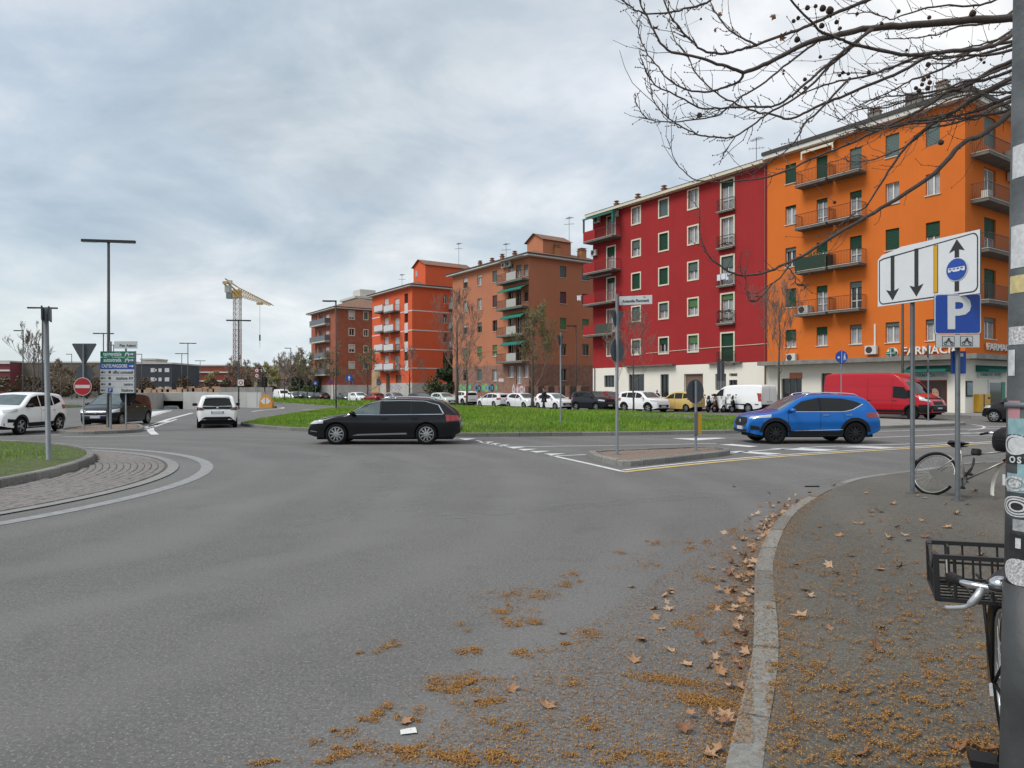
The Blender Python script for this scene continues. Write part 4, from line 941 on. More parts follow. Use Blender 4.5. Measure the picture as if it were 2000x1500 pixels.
# ------------------------------------------------------------------ vehicles
def carpaint(name, col, metal=.0, rough=.28): return mat('paint_'+name, col, rough, metal, coat=.45, spec=.2)
M_glass = mat('car_glass', (.005, .007, .008), .03, 0, spec=.35)
M_glassl = mat('car_glass_light', (.09, .12, .125), .04, 0, .4, 2.5, spec=.6, obj=True)
M_tyre = mat('tyre_rubber', (.009, .009, .009), .85, spec=.15); M_rim = mat('rim_silver', (.42, .43, .44), .3, .8); M_rimd = mat('rim_dark', (.03, .03, .032), .35, .6)
M_trim = mat('car_trim_black', (.01, .01, .011), .6, spec=.25); M_chr = mat('chrome', (.62, .63, .65), .15, 1)
M_lamp = mat('headlamp', (.55, .58, .6), .08, .3, coat=1); M_tail = mat('tail_lamp', (.3, .008, .01), .15, coat=1); M_amb = mat('amber_lamp', (.6, .2, .03), .2)
M_plate = mat('number_plate', (.55, .56, .57), .4); M_plb = mat('plate_blue', (.03, .08, .4), .4); M_void = mat('underbody', (.008, .008, .008), .9)
def chaikin(P, it=2):
    for _ in range(it):
        Q = [P[0]]
        for a, b in zip(P, P[1:]): Q += [(a[0]*.75+b[0]*.25, a[1]*.75+b[1]*.25), (a[0]*.25+b[0]*.75, a[1]*.25+b[1]*.75)]
        Q.append(P[-1]); P = Q
    return P
def interp(P, x):
    if x <= P[0][0]: return P[0][1]
    for a, b in zip(P, P[1:]):
        if x <= b[0]: return a[1]+(b[1]-a[1])*(x-a[0])/max(1e-9, b[0]-a[0])
    return P[-1][1]
def poly_at(P, t):
    """point at fraction t of a polyline"""
    ls = [math.hypot(b[0]-a[0], b[1]-a[1]) for a, b in zip(P, P[1:])]; s = t*sum(ls)
    for (a, b), l in zip(zip(P, P[1:]), ls):
        if s <= l+1e-9: k = s/max(l, 1e-9); return (a[0]+(b[0]-a[0])*k, a[1]+(b[1]-a[1])*k)
        s -= l
    return P[-1]
class Car:
    def __init__(s, name, sp, paint):
        s.sp = sp; s.paint = paint; s.root = link(name, None); s.root.empty_display_size = .3
        L, Wd, top = sp['L'], sp['W'], chaikin(sp['top'], 2); R, xf, xr = sp['R'], sp['xf'], sp['xr']; zs = sp.get('sill', .22); ra = R+sp.get('arch', .055)
        belt, Hh, tum = sp['belt'], sp['H'], sp.get('tum', .76); kf, kr = sp.get('kf', .26), sp.get('kr', .18)
        bot = chaikin([(-L/2, zs+.16), (-L/2+.25, zs+.06), (-L/2+.6, zs), (L/2-.6, zs), (L/2-.3, zs+.02), (L/2, zs+.1)], 1)
        def hw(x):
            e = L/2; a = (x-(e-.75))/.75 if x > 0 else (-x-(e-.6))/.6; k = kf if x > 0 else kr
            return Wd/2*(1-k*max(0, a)**2.4)
        fz = [(0, .9), (.3, .95), (.55, .99), (.72, 1.0), (belt, .965), (Hh, tum)]
        def yw(x, z): return hw(x)*interp(fz, z)
        xs = sorted(set([-L/2+d for d in (0, .02, .05, .09, .14, .2, .28, .38)]+[L/2-d for d in (0, .02, .05, .09, .14, .2, .3, .4)]+[-L/2+.4+(L-.8)*i/46 for i in range(47)]
                        +[c+ra*k for c in (xf, xr) for k in (-1.001, -.97, -.9, -.78, -.6, -.4, -.2, 0, .2, .4, .6, .78, .9, .97, 1.001)]))
        rings = []
        for x in xs:
            zb = interp(bot, x); zt = interp(top, x)
            for c in (xf, xr):
                if abs(x-c) < ra: zb = max(zb, R+sqrt(ra*ra-(x-c)**2))
            zb = min(zb, zt-.12); r = min(.11, (zt-zb)*.4); half = []
            for i in range(11): z = zb+(zt-r-zb)*i/10; half.append((yw(x, z), z))
            ye = yw(x, zt-r)
            for i in range(1, 6): a = i*pi/12*1.2; half.append((ye-r*1.25*(1-cos(a)), zt-r+r*sin(a)*.97))
            y5, z5 = half[-1]; cr = .035 if zt > belt+.2 else .05
            for i in range(1, 6): k = i/5; half.append((y5*(1-k), z5+(zt+cr*.6-z5)*(1-(1-k)**2)))
            rings.append([(x, y, z) for y, z in half]+[(x, -y, z) for y, z in half[-2::-1]])
        mb = MB(); mb.grid(rings); mb.add(rings[0], [tuple(range(len(rings[0])))]); mb.add(rings[-1], [tuple(range(len(rings[-1])-1, -1, -1))])
        s.bvh = BVHTree.FromPolygons([Vector(v) for v in mb.v], mb.f)
        s.body = mb.build('body', paint, s.root, True, fix=True); autosmooth(s.body, 40)
        u = MB(); u.box(-L/2+.25, -Wd/2*.8, zs-.06, L/2-.3, Wd/2*.8, belt-.2); u.build('underbody', M_void, s.root)
        s.L, s.W, s.yw = L, Wd, yw
        s.wheels()
    def wheels(s):
        sp = s.sp; R, w = sp['R'], sp.get('tw', .2); n = sp.get('spokes', 10); rr = sp.get('rim', .68)*R; rm = sp.get('rimm', M_rim)
        key = ('wheel', R, w); t = WM.get(key)
        if not t:
            mb = MB(); mb.lathe([(R*.6, -w*.42), (R*.8, -w/2), (R*.95, -w*.48), (R, -w*.36), (R, w*.36), (R*.95, w*.48), (R*.8, w/2), (R*.6, w*.42)], 28, axis='y', closed=True); t = WM[key] = mb.mesh('wheel', M_tyre, True)
        key = ('rim', R, w, n, rr, rm.name); r = WM.get(key)
        if not r:
            mb = MB(); mb.lathe([(rr, w*.2), (rr*1.02, w*.46), (rr*.93, w*.47), (rr*.9, w*.2)], 28, 0, 'y'); mb.lathe([(0, w*.22), (rr, w*.22)], 28, 1, 'y')
            mb.lathe([(0, w*.46), (rr*.17, w*.44), (rr*.2, w*.3)], 14, 0, 'y')
            for i in range(n):
                a = 2*pi*i/n; ws = sp.get('sw', .1)*rr; tw = sp.get('twist', 0)
                pts = []
                for rad, ww, yy in ((rr*.12, ws*.8, w*.45), (rr*.92, ws, w*.4)):
                    an = a+(tw if rad > rr*.5 else 0)
                    for sg in (-1, 1): pts.append((rad*cos(an)-sg*ww*sin(an), yy, rad*sin(an)+sg*ww*cos(an)))
                p2 = [(p[0], p[1]-w*.12, p[2]) for p in pts]
                mb.add(pts+p2, [(0, 1, 3, 2), (4, 6, 7, 5), (0, 2, 6, 4), (1, 5, 7, 3), (2, 3, 7, 6)], 0)
            mb.lathe([(rr*.9, w*.2), (rr*.96, w*.2)], 28, 1, 'y'); r = WM[key] = mb.mesh('rim', [rm, M_void])
        tr = sp.get('track', s.W/2-w/2-.015)
        for x in (sp['xf'], sp['xr']):
            for sd in (1, -1):
                o = link('wheel', t, s.root, (x, sd*tr, R), 0 if sd == 1 else pi); link('rim', r, o)
                if x == sp['xf'] and sp.get('steer'): o.rotation_euler.z += sp['steer']
    def ray(s, o, d):
        h = s.bvh.ray_cast(Vector(o), Vector(d)); return h[0], h[1]
    def patch(s, name, m, bot, top, view, n=10, k=4, off=.006, parent=None, side=1, mirror=False):
        """sheet laid on the body: bot/top polylines seen from 'side' (x,z), 'front'/'rear' (y,z) or an angle (p,z)"""
        rows = []
        for j in range(k+1):
            row = []
            for i in range(n+1):
                a, b = poly_at(bot, i/n), poly_at(top, i/n); q = j/k; p, z = a[0]+(b[0]-a[0])*q, a[1]+(b[1]-a[1])*q
                if view == 'side': o, d = (p, side*4, z), (0, -side, 0)
                elif view == 'front': o, d = (8, p, z), (-1, 0, 0)
                elif view == 'rear': o, d = (-8, p, z), (1, 0, 0)
                else:   # angle from +x in degrees, p measured to the left
                    an = radians(view); dv = Vector((cos(an), sin(an), 0)); rt = Vector((-sin(an), cos(an), 0)); sg = 1 if cos(an) > 0 else -1; rt *= sg
                    o = Vector((sg*s.L/2, 0, 0)); o = o+dv*9+rt*p+Vector((0, 0, z)); d = -dv
                h, nn = s.ray(o, d)
                if h is None: h, nn = (Vector(o)+Vector(d)*(Vector(o).length-1.2)), -Vector(d)
                if nn.dot(Vector(d)) > 0: nn = -nn
                row.append(h+nn*off)
            rows.append(row)
        mb = MB(); mb.grid(rows); o = mb.build(name, m, parent or s.root, True)
        me = o.data
        if me.polygons and sum(p.normal.dot(Vector(p.center)-Vector((0, 0, .6))) for p in me.polygons) < 0: me.flip_normals()
        return o
    def both(s, name, m, bot, top, **k):
        s.patch(name, m, bot, top, 'side', side=1, **k); s.patch(name, m, bot, top, 'side', side=-1, **k)
    def sym(s, name, m, bot, top, ang, **k):
        s.patch(name, m, bot, top, ang, **k); s.patch(name, m, [(-p, z) for p, z in bot], [(-p, z) for p, z in top], -ang if isinstance(ang, (int, float)) else ang, **k)
    def mirrors(s, x, z, m=None, sc=1):
        for sd in (1, -1):
            y = s.yw(x, z); mb = MB(); n = 10
            mb.lathe([(.0, -.1), (.06, -.09), (.085, -.03), (.085, .05), (.06, .1), (0, .11)], n, 0, 'y')
            mb.v = [(v[0]*1.0*sc, v[1]*1.05*sc, v[2]*.85*sc) for v in mb.v]; mb.bar((.02, -.2*sd, -.06), (.02, 0, -.02), .05, .04, 1)
            mb.build('mirror', [m or s.paint, M_trim], s.root, True, loc=(x, sd*(y+.14), z+.02))
    def plate(s, front=True, z=.5, w=.52):
        x, sg = (s.L/2, 1) if front else (-s.L/2, -1); h, _ = s.ray((sg*8, 0, z), (-sg, 0, 0)); x = h.x
        mb = MB(); mb.box(x-.01, -w/2, z-.055, x+.022, w/2, z+.055, 0)
        xx = x+.024*sg if front else x-.024
        if not front: mb = MB(); mb.box(x-.022, -w/2, z-.055, x+.01, w/2, z+.055, 0)
        for a, b in ((-w/2, -w/2+.04), (w/2-.04, w/2)): mb.add([(xx, a, z-.055), (xx, b, z-.055), (xx, b, z+.055), (xx, a, z+.055)], [(0, 1, 2, 3)], 1)
        mb.build('number_plate', [M_plate, M_plb], s.root)
    def handles(s, xs, z, m=None):
        for sd in (1, -1):
            for x in xs:
                y = s.yw(x, z); MB().box(x-.1, -.012, z-.015, x+.1, .03, z+.015, 0, .01).build('door_handle', m or s.paint, s.root, loc=(0, sd*y-(.01 if sd < 0 else 0), 0))
    def rails(s, x0, x1, z, m=None):
        for sd in (1, -1):
            P = []
            for i in range(13):
                x = x0+(x1-x0)*i/12; h, _ = s.ray((x, sd*(s.W/2*s.sp.get('tum', .76)-.1), 4), (0, 0, -1)); P.append((h.x, h.y, h.z+(.0 if i in (0, 12) else .055)))
            MB().tube(P, .022, 6).build('roof_rail', m or M_chr, s.root, True)
    def arches(s, wd=.09, m=None):
        R = s.sp['R']; ra = R+s.sp.get('arch', .055)
        for c in (s.sp['xf'], s.sp['xr']):
            A = [(c+(ra+.004)*cos(t_), R+(ra+.004)*sin(t_)) for t_ in [pi*(.03+.94*i/16) for i in range(17)]]; Bq = [(c+(ra+wd)*cos(t_), R+(ra+wd)*sin(t_)) for t_ in [pi*(.03+.94*i/16) for i in range(17)]]
            s.both('arch_trim', m or M_trim, A, Bq, n=16, k=1, off=.01)
    def seam(s, P, w=.012): s.both('door_seam', M_void, [(x-w/2, z) for x, z in P], [(x+w/2, z) for x, z in P], n=10, k=1, off=.003)
    def pillars(s, P, w, m=None): s.both('pillar', m or M_trim, [(x-w/2, z) for x, z in P], [(x+w/2, z) for x, z in P], n=4, k=1, off=.009)
    def put(s, x, y, hx, hy, label, cat='car', group=None):
        s.root.location = (x, y, gz(x, y)); s.root.rotation_euler = (0, 0, atan2(hy, hx)); tag(s.root, label, cat, group); return s.root
def put(o, x, y, hx, hy, label, cat='car', group=None, z=None):
    o.location = (x, y, gz(x, y) if z is None else z); o.rotation_euler = (0, 0, atan2(hy, hx)); tag(o, label, cat, group); return o
def recolor(root, m, extra=None):
    for c in root.children:
        if c.name.split('.')[0] in ('body', 'mirror', 'door_handle'):
            c.material_slots[0].link = 'OBJECT'; c.material_slots[0].material = m
# --- black estate car in the roundabout
c = Car('estate_car', dict(L=4.86, W=1.86, H=1.46, R=.335, xf=1.48, xr=-1.36, belt=.94, tum=.72, spokes=10, sw=.1, twist=.12, rim=.7, steer=-.0,
    top=[(-2.43, .5), (-2.42, .72), (-2.36, .93), (-2.2, 1.1), (-1.9, 1.32), (-1.75, 1.39), (-1.2, 1.44), (-.4, 1.46), (.15, 1.42), (.5, 1.3), (1.12, .98), (1.3, .945), (1.9, .85), (2.2, .77), (2.36, .68), (2.42, .55), (2.43, .45)]), carpaint('black', (.006, .007, .009), .0))
c.patch('windshield', M_glassl, [(-.72, .99), (0, 1.0), (.72, .99)], [(-.58, 1.38), (0, 1.41), (.58, 1.38)], 'front'); c.patch('rear_window', M_glass, [(-.6, 1.06), (0, 1.07), (.6, 1.06)], [(-.54, 1.32), (0, 1.34), (.54, 1.32)], 'rear')
c.both('side_window', M_glassl, [(1.02, .975), (.12, .965)], [(.86, 1.04), (.5, 1.25), (.12, 1.36)], n=12); c.both('side_window', M_glass, [(.06, .965), (-.84, .965)], [(.06, 1.365), (-.84, 1.375)]); c.both('side_window', M_glass, [(-.9, .965), (-1.1, .965), (-1.86, .985)], [(-.9, 1.375), (-1.3, 1.36), (-1.72, 1.24)])
c.both('window_chrome', M_chr, [(1.12, .945), (0, .935), (-1.9, .955)], [(1.1, .962), (0, .952), (-1.88, .972)], n=20, k=1, off=.012)
c.both('window_chrome', M_chr, [(.98, 1.04), (.54, 1.285), (.1, 1.385), (-.6, 1.395), (-1.3, 1.38), (-1.75, 1.26), (-1.92, .98)], [(.95, 1.04), (.52, 1.268), (.1, 1.37), (-.6, 1.38), (-1.3, 1.365), (-1.72, 1.25), (-1.88, .98)], n=30, k=1, off=.012)
c.pillars([(.09, .97), (.09, 1.36)], .05); c.pillars([(-.87, .97), (-.87, 1.37)], .05)
c.sym('headlight', M_lamp, [(.55, .64), (1.05, .68)], [(.55, .74), (1.05, .78)], 40, off=.008); c.sym('tail_light', M_tail, [(.5, .78), (1.0, .74)], [(.5, .9), (1.0, .95)], 145, off=.01)
c.patch('grille', M_trim, [(-.5, .5), (.5, .5)], [(-.45, .72), (.45, .72)], 'front', off=.01); c.plate(True, .42); c.plate(False, .62); c.mirrors(.95, .98, M_black); c.handles((-.05, -1.0), .83)
c.rails(.1, -1.6, 1.5); c.both('sill_trim', M_rim, [(1.0, .29), (-.75, .33)], [(.8, .34), (-.72, .38)], k=1); c.both('bumper_trim', M_chr, [(2.33, .42), (2.1, .4)], [(2.33, .45), (2.1, .42)], k=1, n=4)
c.seam([(1.02, .3), (1.0, .6), (.98, .95)]); c.seam([(.08, .27), (.08, .96)]); c.seam([(-.95, .5), (-.87, .96)])
g0 = gp(660, 868); g1 = gp(842, 868.5)
c.put((g0.x+g1.x)/2-.03, 22.4+.93, -1, -.012, 'shiny black estate car with silver wheels and roof rails, crossing the junction')
# --- blue crossover
c = Car('crossover_car', dict(L=4.32, W=1.81, H=1.6, R=.345, xf=1.32, xr=-1.265, belt=1.02, tum=.74, sill=.27, spokes=10, sw=.09, twist=.25, rim=.74, rimm=M_rimd, arch=.06,
    top=[(-2.16, .55), (-2.15, .8), (-2.08, 1.0), (-1.95, 1.16), (-1.72, 1.42), (-1.55, 1.52), (-1.1, 1.57), (-.3, 1.6), (.2, 1.56), (.5, 1.46), (1.1, 1.08), (1.25, 1.04), (1.7, .98), (1.98, .9), (2.12, .76), (2.15, .6), (2.16, .5)]), carpaint('blue', (.006, .13, .46), .35, .25))
c.patch('windshield', M_glassl, [(-.7, 1.09), (0, 1.1), (.7, 1.09)], [(-.56, 1.49), (0, 1.52), (.56, 1.49)], 'front'); c.patch('rear_window', M_glass, [(-.6, 1.12), (0, 1.12), (.6, 1.12)], [(-.52, 1.4), (0, 1.42), (.52, 1.4)], 'rear')
c.both('side_window', M_glass, [(.92, 1.06), (-.1, 1.045)], [(.8, 1.13), (.45, 1.36), (-.1, 1.475)], n=12); c.both('side_window', M_glass, [(-.18, 1.045), (-.9, 1.05), (-1.2, 1.12), (-1.5, 1.26)], [(-.18, 1.475), (-.9, 1.455), (-1.3, 1.37), (-1.52, 1.28)], n=14); c.pillars([(-.14, 1.05), (-.14, 1.475)], .07)
c.both('window_chrome', M_chr, [(.95, 1.025), (-.9, 1.025), (-1.2, 1.09), (-1.56, 1.27)], [(.95, 1.042), (-.9, 1.042), (-1.19, 1.107), (-1.53, 1.285)], n=20, k=1, off=.012)
c.sym('headlight', M_lamp, [(.5, .8), (1.12, .86)], [(.5, .86), (1.12, .95)], 42, off=.01); c.sym('tail_light', M_tail, [(.5, .86), (1.02, .84)], [(.5, 1.0), (1.02, 1.0)], 142, off=.01)
c.patch('grille', M_trim, [(-.5, .64), (-.34, .56), (.34, .56), (.5, .64)], [(-.52, .74), (-.4, .84), (.4, .84), (.52, .74)], 'front', off=.012); c.patch('grille_rim', M_chr, [(-.5, .62), (-.34, .535), (.34, .535), (.5, .62)], [(-.5, .645), (-.34, .558), (.34, .558), (.5, .645)], 'front', k=1, off=.014)
mb = MB(); mb.lathe([(.0, .03), (.05, .028), (.06, .0)], 12, 0, 'x', (2.16, 0, .72)); mb.build('badge', M_chr, c.root)
c.patch('lower_bumper', M_trim, [(-.68, .36), (.68, .36)], [(-.7, .46), (.7, .46)], 'front', off=.012); c.patch('skid_plate', M_chr, [(-.6, .34), (.6, .34)], [(-.55, .375), (.55, .375)], 'front', k=1, off=.018); c.sym('fog_light', M_trim, [(.6, .46), (.86, .46)], [(.62, .6), (.86, .56)], 38, off=.012)
c.plate(True, .5); c.plate(False, .75); c.mirrors(.82, 1.06); c.handles((-.3, -1.05), .93, M_chr); c.rails(.25, -1.5, 1.6); c.arches(.1)
c.both('sill_trim', M_trim, [(.9, .28), (-.85, .28)], [(.9, .42), (-.85, .42)], k=2, off=.01); c.both('sill_chrome', M_chr, [(.72, .42), (-.85, .46)], [(.72, .435), (-.85, .475)], k=1, off=.014)
c.seam([(.95, .44), (.92, .7), (.9, 1.03)]); c.seam([(-.12, .44), (-.14, 1.03)]); c.seam([(-.95, .7), (-.85, 1.03)])
g0 = gp(1518, 868); g1 = gp(1666, 866.5); c.put((g0.x+g1.x)/2, (g0.y+g1.y)/2+.85, -1, -.03, 'bright blue crossover with dark wheels and silver roof rails')
# --- white hatchback seen from behind
HATCH = dict(L=3.94, W=1.75, H=1.5, R=.31, xf=1.22, xr=-1.34, belt=.97, tum=.74, spokes=8,
    top=[(-1.97, .52), (-1.96, .72), (-1.92, .9), (-1.84, 1.04), (-1.68, 1.34), (-1.58, 1.43), (-1.2, 1.48), (-.4, 1.5), (.1, 1.46), (.4, 1.36), (1.0, 1.02), (1.15, .98), (1.55, .9), (1.8, .8), (1.92, .68), (1.96, .55), (1.97, .45)])
c = Car('hatchback_car', HATCH, carpaint('white', (.8, .81, .81)))
c.patch('windshield', M_glassl, [(-.68, 1.03), (0, 1.04), (.68, 1.03)], [(-.55, 1.39), (0, 1.42), (.55, 1.39)], 'front'); c.patch('rear_window', M_glass, [(-.62, 1.02), (0, 1.0), (.62, 1.02)], [(-.52, 1.34), (0, 1.37), (.52, 1.34)], 'rear', off=.01)
c.both('side_window', M_glass, [(.85, 1.0), (-.1, .985)], [(.72, 1.07), (.4, 1.26), (-.1, 1.38)]); c.both('side_window', M_glass, [(-.16, .985), (-1.3, 1.08)], [(-.16, 1.38), (-.9, 1.37), (-1.3, 1.24)])
c.patch('rear_panel', M_trim, [(-.6, .86), (0, .87), (.6, .86)], [(-.64, .99), (0, .98), (.64, .99)], 'rear', off=.012); c.sym('tail_light', mat('tail_dark', (.09, .01, .012), .15, coat=1), [(.5, .82), (1.0, .8)], [(.5, .93), (1.0, .97)], 148, off=.014)
c.patch('rear_bumper', M_trim, [(-.6, .34), (.6, .34)], [(-.66, .4), (-.55, .52), (.55, .52), (.66, .4)], 'rear', n=14, off=.012); c.plate(False, .72); c.plate(True, .45)
c.sym('headlight', M_lamp, [(.5, .68), (1.0, .72)], [(.5, .78), (1.0, .84)], 40); c.patch('grille', M_trim, [(-.5, .35), (.5, .35)], [(-.55, .58), (.55, .58)], 'front'); c.mirrors(.78, 1.02, M_trim, 1.05)
mb = MB(); mb.lathe([(.0, -.03), (.05, -.028), (.06, .0)], 12, 0, 'x', (-1.93, 0, .93)); mb.build('badge', M_chr, c.root)
mb = MB(); mb.box(-1.72, -.5, 1.38, -1.5, .5, 1.44); mb.build('spoiler', c.paint, c.root); c.seam([(-.13, .3), (-.13, .98)]); c.handles((-.35,), .86)
g0 = gp(417, 835); c.put(g0.x-.35, g0.y+1.2, -.4, .92, 'white hatchback with black rear bumper seen from behind')
# --- white small crossover, left
c = Car('small_crossover', dict(L=4.1, W=1.77, H=1.64, R=.335, xf=1.2, xr=-1.32, belt=1.05, tum=.76, sill=.28, spokes=5, sw=.15, rim=.72,
    top=[(-2.05, .6), (-2.04, .85), (-1.98, 1.05), (-1.86, 1.3), (-1.72, 1.52), (-1.6, 1.57), (-1.0, 1.62), (-.3, 1.64), (.15, 1.6), (.45, 1.5), (1.05, 1.14), (1.2, 1.1), (1.6, 1.04), (1.88, .94), (2.0, .8), (2.04, .62), (2.05, .5)]), carpaint('white', (.8, .81, .81)))
c.patch('windshield', M_glassl, [(-.7, 1.14), (0, 1.16), (.7, 1.14)], [(-.57, 1.53), (0, 1.56), (.57, 1.53)], 'front'); c.patch('rear_window', M_glass, [(-.6, 1.15), (.6, 1.15)], [(-.54, 1.46), (.54, 1.46)], 'rear')
c.both('side_window', M_glass, [(.98, 1.06), (.0, 1.07)], [(.8, 1.18), (.42, 1.43), (.0, 1.52)]); c.both('side_window', M_glass, [(-.06, 1.07), (-.9, 1.1)], [(-.06, 1.52), (-.9, 1.52)]); c.both('side_window', M_glass, [(-.97, 1.12), (-1.5, 1.24)], [(-.97, 1.51), (-1.42, 1.38)])
c.sym('headlight', M_lamp, [(.55, .86), (1.05, .9)], [(.55, .97), (1.05, 1.0)], 40, off=.01); c.sym('tail_light', M_tail, [(.6, .98), (1.0, .95)], [(.6, 1.12), (1.0, 1.12)], 140, off=.01); c.patch('grille', M_trim, [(-.55, .52), (.55, .52)], [(-.5, .74), (.5, .74)], 'front', off=.01)
c.sym('fog_light', M_trim, [(.7, .5), (1.05, .5)], [(.7, .64), (1.05, .6)], 40, off=.012); c.patch('lower_bumper', M_trim, [(-.7, .36), (.7, .36)], [(-.7, .48), (.7, .48)], 'front', off=.012); c.both('sill_trim', M_trim, [(.78, .3), (-.9, .3)], [(.78, .46), (-.9, .46)], n=8, k=2, off=.01)
c.plate(True, .62); c.plate(False, .7); c.mirrors(.8, 1.1, M_trim); c.handles((-.2, -.95), .95); c.arches(.07, None); c.seam([(-.03, .46), (-.03, 1.06)]); c.seam([(-.95, .7), (-.93, 1.08)])
gf, gr = gp(37, 850), gp(115, 842); m_ = (gf+gr)/2; c.put(m_.x-.86, m_.y, 0.05, -1, 'white small crossover with black lower trim behind the grass island')
# --- black compact van-like car, front view
c = Car('compact_car', dict(L=4.27, W=1.78, H=1.6, R=.32, xf=1.36, xr=-1.42, belt=1.0, tum=.76, spokes=7, sw=.12,
    top=[(-2.13, .52), (-2.12, .8), (-2.05, 1.05), (-1.9, 1.36), (-1.76, 1.5), (-1.2, 1.58), (-.4, 1.6), (.25, 1.54), (.6, 1.4), (1.25, 1.02), (1.4, .97), (1.75, .88), (1.98, .78), (2.1, .66), (2.13, .5)]), carpaint('black', (.006, .007, .009), .0))
c.patch('windshield', M_glassl, [(-.7, 1.03), (0, 1.05), (.7, 1.03)], [(-.58, 1.45), (0, 1.49), (.58, 1.45)], 'front'); c.patch('rear_window', M_glass, [(-.6, 1.1), (.6, 1.1)], [(-.54, 1.45), (.54, 1.45)], 'rear')
c.both('side_window', M_glass, [(1.05, 1.03), (.0, 1.02)], [(.9, 1.1), (.5, 1.33), (.0, 1.46)]); c.both('side_window', M_glass, [(-.06, 1.02), (-1.0, 1.05)], [(-.06, 1.47), (-1.0, 1.46)]); c.both('side_window', M_glass, [(-1.06, 1.06), (-1.6, 1.15)], [(-1.06, 1.45), (-1.6, 1.32)])
c.sym('headlight', M_lamp, [(.48, .66), (1.0, .7)], [(.5, .78), (1.02, .86)], 34, off=.01); c.sym('tail_light', M_tail, [(.6, .8), (1.0, .8)], [(.6, 1.1), (1.0, 1.1)], 140, off=.01)
gr = c.patch('grille', M_trim, [(-.42, .62), (.42, .62)], [(-.48, .8), (.48, .8)], 'front', off=.01)
for z in (.655, .705, .755): c.patch('grille_bar', M_chr, [(-.43, z), (.43, z)], [(-.43, z+.018), (.43, z+.018)], 'front', k=1, off=.016)
mb = MB(); mb.tube([(2.16, .07*cos(i*pi/8), .7+.07*sin(i*pi/8)) for i in range(16)], .008, 5, closed=True)
for a in (pi/2, pi*7/6, pi*11/6): mb.bar((2.16, 0, .7), (2.16, .07*cos(a), .7+.07*sin(a)), .012)
mb.build('badge', M_chr, c.root)
c.patch('bumper_trim', M_chr, [(-.7, .52), (.7, .52)], [(-.7, .54), (.7, .54)], 'front', k=1, off=.016); c.patch('lower_bumper', M_trim, [(-.7, .3), (.7, .3)], [(-.66, .42), (.66, .42)], 'front', off=.01); c.plate(True, .47); c.plate(False, .7); c.mirrors(.9, 1.05); c.handles((-.15, -1.0), .9, M_chr)
g0 = gp(172, 834); c.put(g0.x+.25, g0.y+2.05, .06, -1, 'black compact car with chrome grille bars behind the road signs')
# --- red panel van
RV = dict(L=5.99, W=2.05, H=2.5, R=.34, xf=2.05, xr=-1.98, belt=1.35, tum=.86, sill=.3, kf=.2, kr=.03, spokes=6, sw=.16, rim=.62, rimm=M_rimd, track=.88,
    top=[(-2.99, .6), (-2.985, 1.4), (-2.97, 2.3), (-2.9, 2.46), (-2.6, 2.5), (0, 2.5), (.9, 2.48), (1.2, 2.4), (1.45, 2.16), (2.15, 1.36), (2.3, 1.28), (2.7, 1.08), (2.9, .9), (2.97, .7), (2.99, .5)])
c = Car('panel_van', RV, carpaint('red', (.4, .008, .02)))
c.patch('windshield', M_glass, [(-.82, 1.36), (0, 1.38), (.82, 1.36)], [(-.74, 1.98), (0, 2.04), (.74, 1.98)], 'front'); c.both('side_window', M_glass, [(2.0, 1.2), (1.75, 1.08), (1.05, 1.14)], [(1.86, 1.4), (1.6, 1.72), (1.05, 1.76)], n=12)
c.sym('headlight', M_lamp, [(.62, .92), (1.12, 1.02)], [(.7, 1.1), (1.14, 1.26)], 38, off=.012); c.patch('grille', M_trim, [(-.5, .78), (.5, .78)], [(-.46, .96), (.46, .96)], 'front', off=.012); c.patch('lower_bumper', M_trim, [(-.95, .32), (.95, .32)], [(-.95, .74), (.95, .74)], 'front', off=.02, n=16)
c.both('sill_trim', M_trim, [(1.6, .34), (-1.55, .34)], [(1.6, .5), (-1.55, .5)], k=2, off=.012); c.both('rub_strip', M_trim, [(2.9, .36), (2.45, .36)], [(2.88, .8), (2.4, .78)], n=6, off=.015); c.arches(.08)
c.both('panel_crease_shade', mat('van_crease_shade', (.28, .006, .014), .4), [(.95, 1.0), (-2.9, 1.0)], [(.95, 1.03), (-2.9, 1.03)], k=1); c.both('panel_crease_shade', MATS['van_crease_shade'], [(.95, 1.78), (-2.9, 1.78)], [(.95, 1.8), (-2.9, 1.8)], k=1); c.seam([(1.0, .5), (1.0, 2.2)]); c.seam([(-.35, .5), (-.35, 2.2)], .015); c.seam([(1.95, .75), (2.0, 1.1)])  # body creases drawn as flat darker red strips, shade put into the colour
for sd in (1, -1): MB().box(-.05, -.08, -.22, .08, .08, .2, 0, .03).build('mirror', M_trim, c.root, loc=(1.95, sd*1.16, 1.35))
c.handles((1.15, -.25), .98, M_trim); c.plate(True, .58); c.sym('tail_light', M_tail, [(.9, .9), (1.0, .9)], [(.9, 1.5), (1.0, 1.5)], 170)
mb = MB()
rr = random.Random(5)
for _ in range(9): x, z = rr.uniform(-2, 1), rr.uniform(1.2, 2.1); y = c.yw(x, z)+.008; r = rr.uniform(.02, .05); mb.add([(x+r*cos(a*.9), y, z+r*sin(a*.9)) for a in range(7)], [tuple(range(7))])
VP = Vector((20.75, 39.7)); c.put(VP.x, VP.y, -AV.x, -AV.y, 'high roofed red panel van parked in front of the pharmacy', 'van')
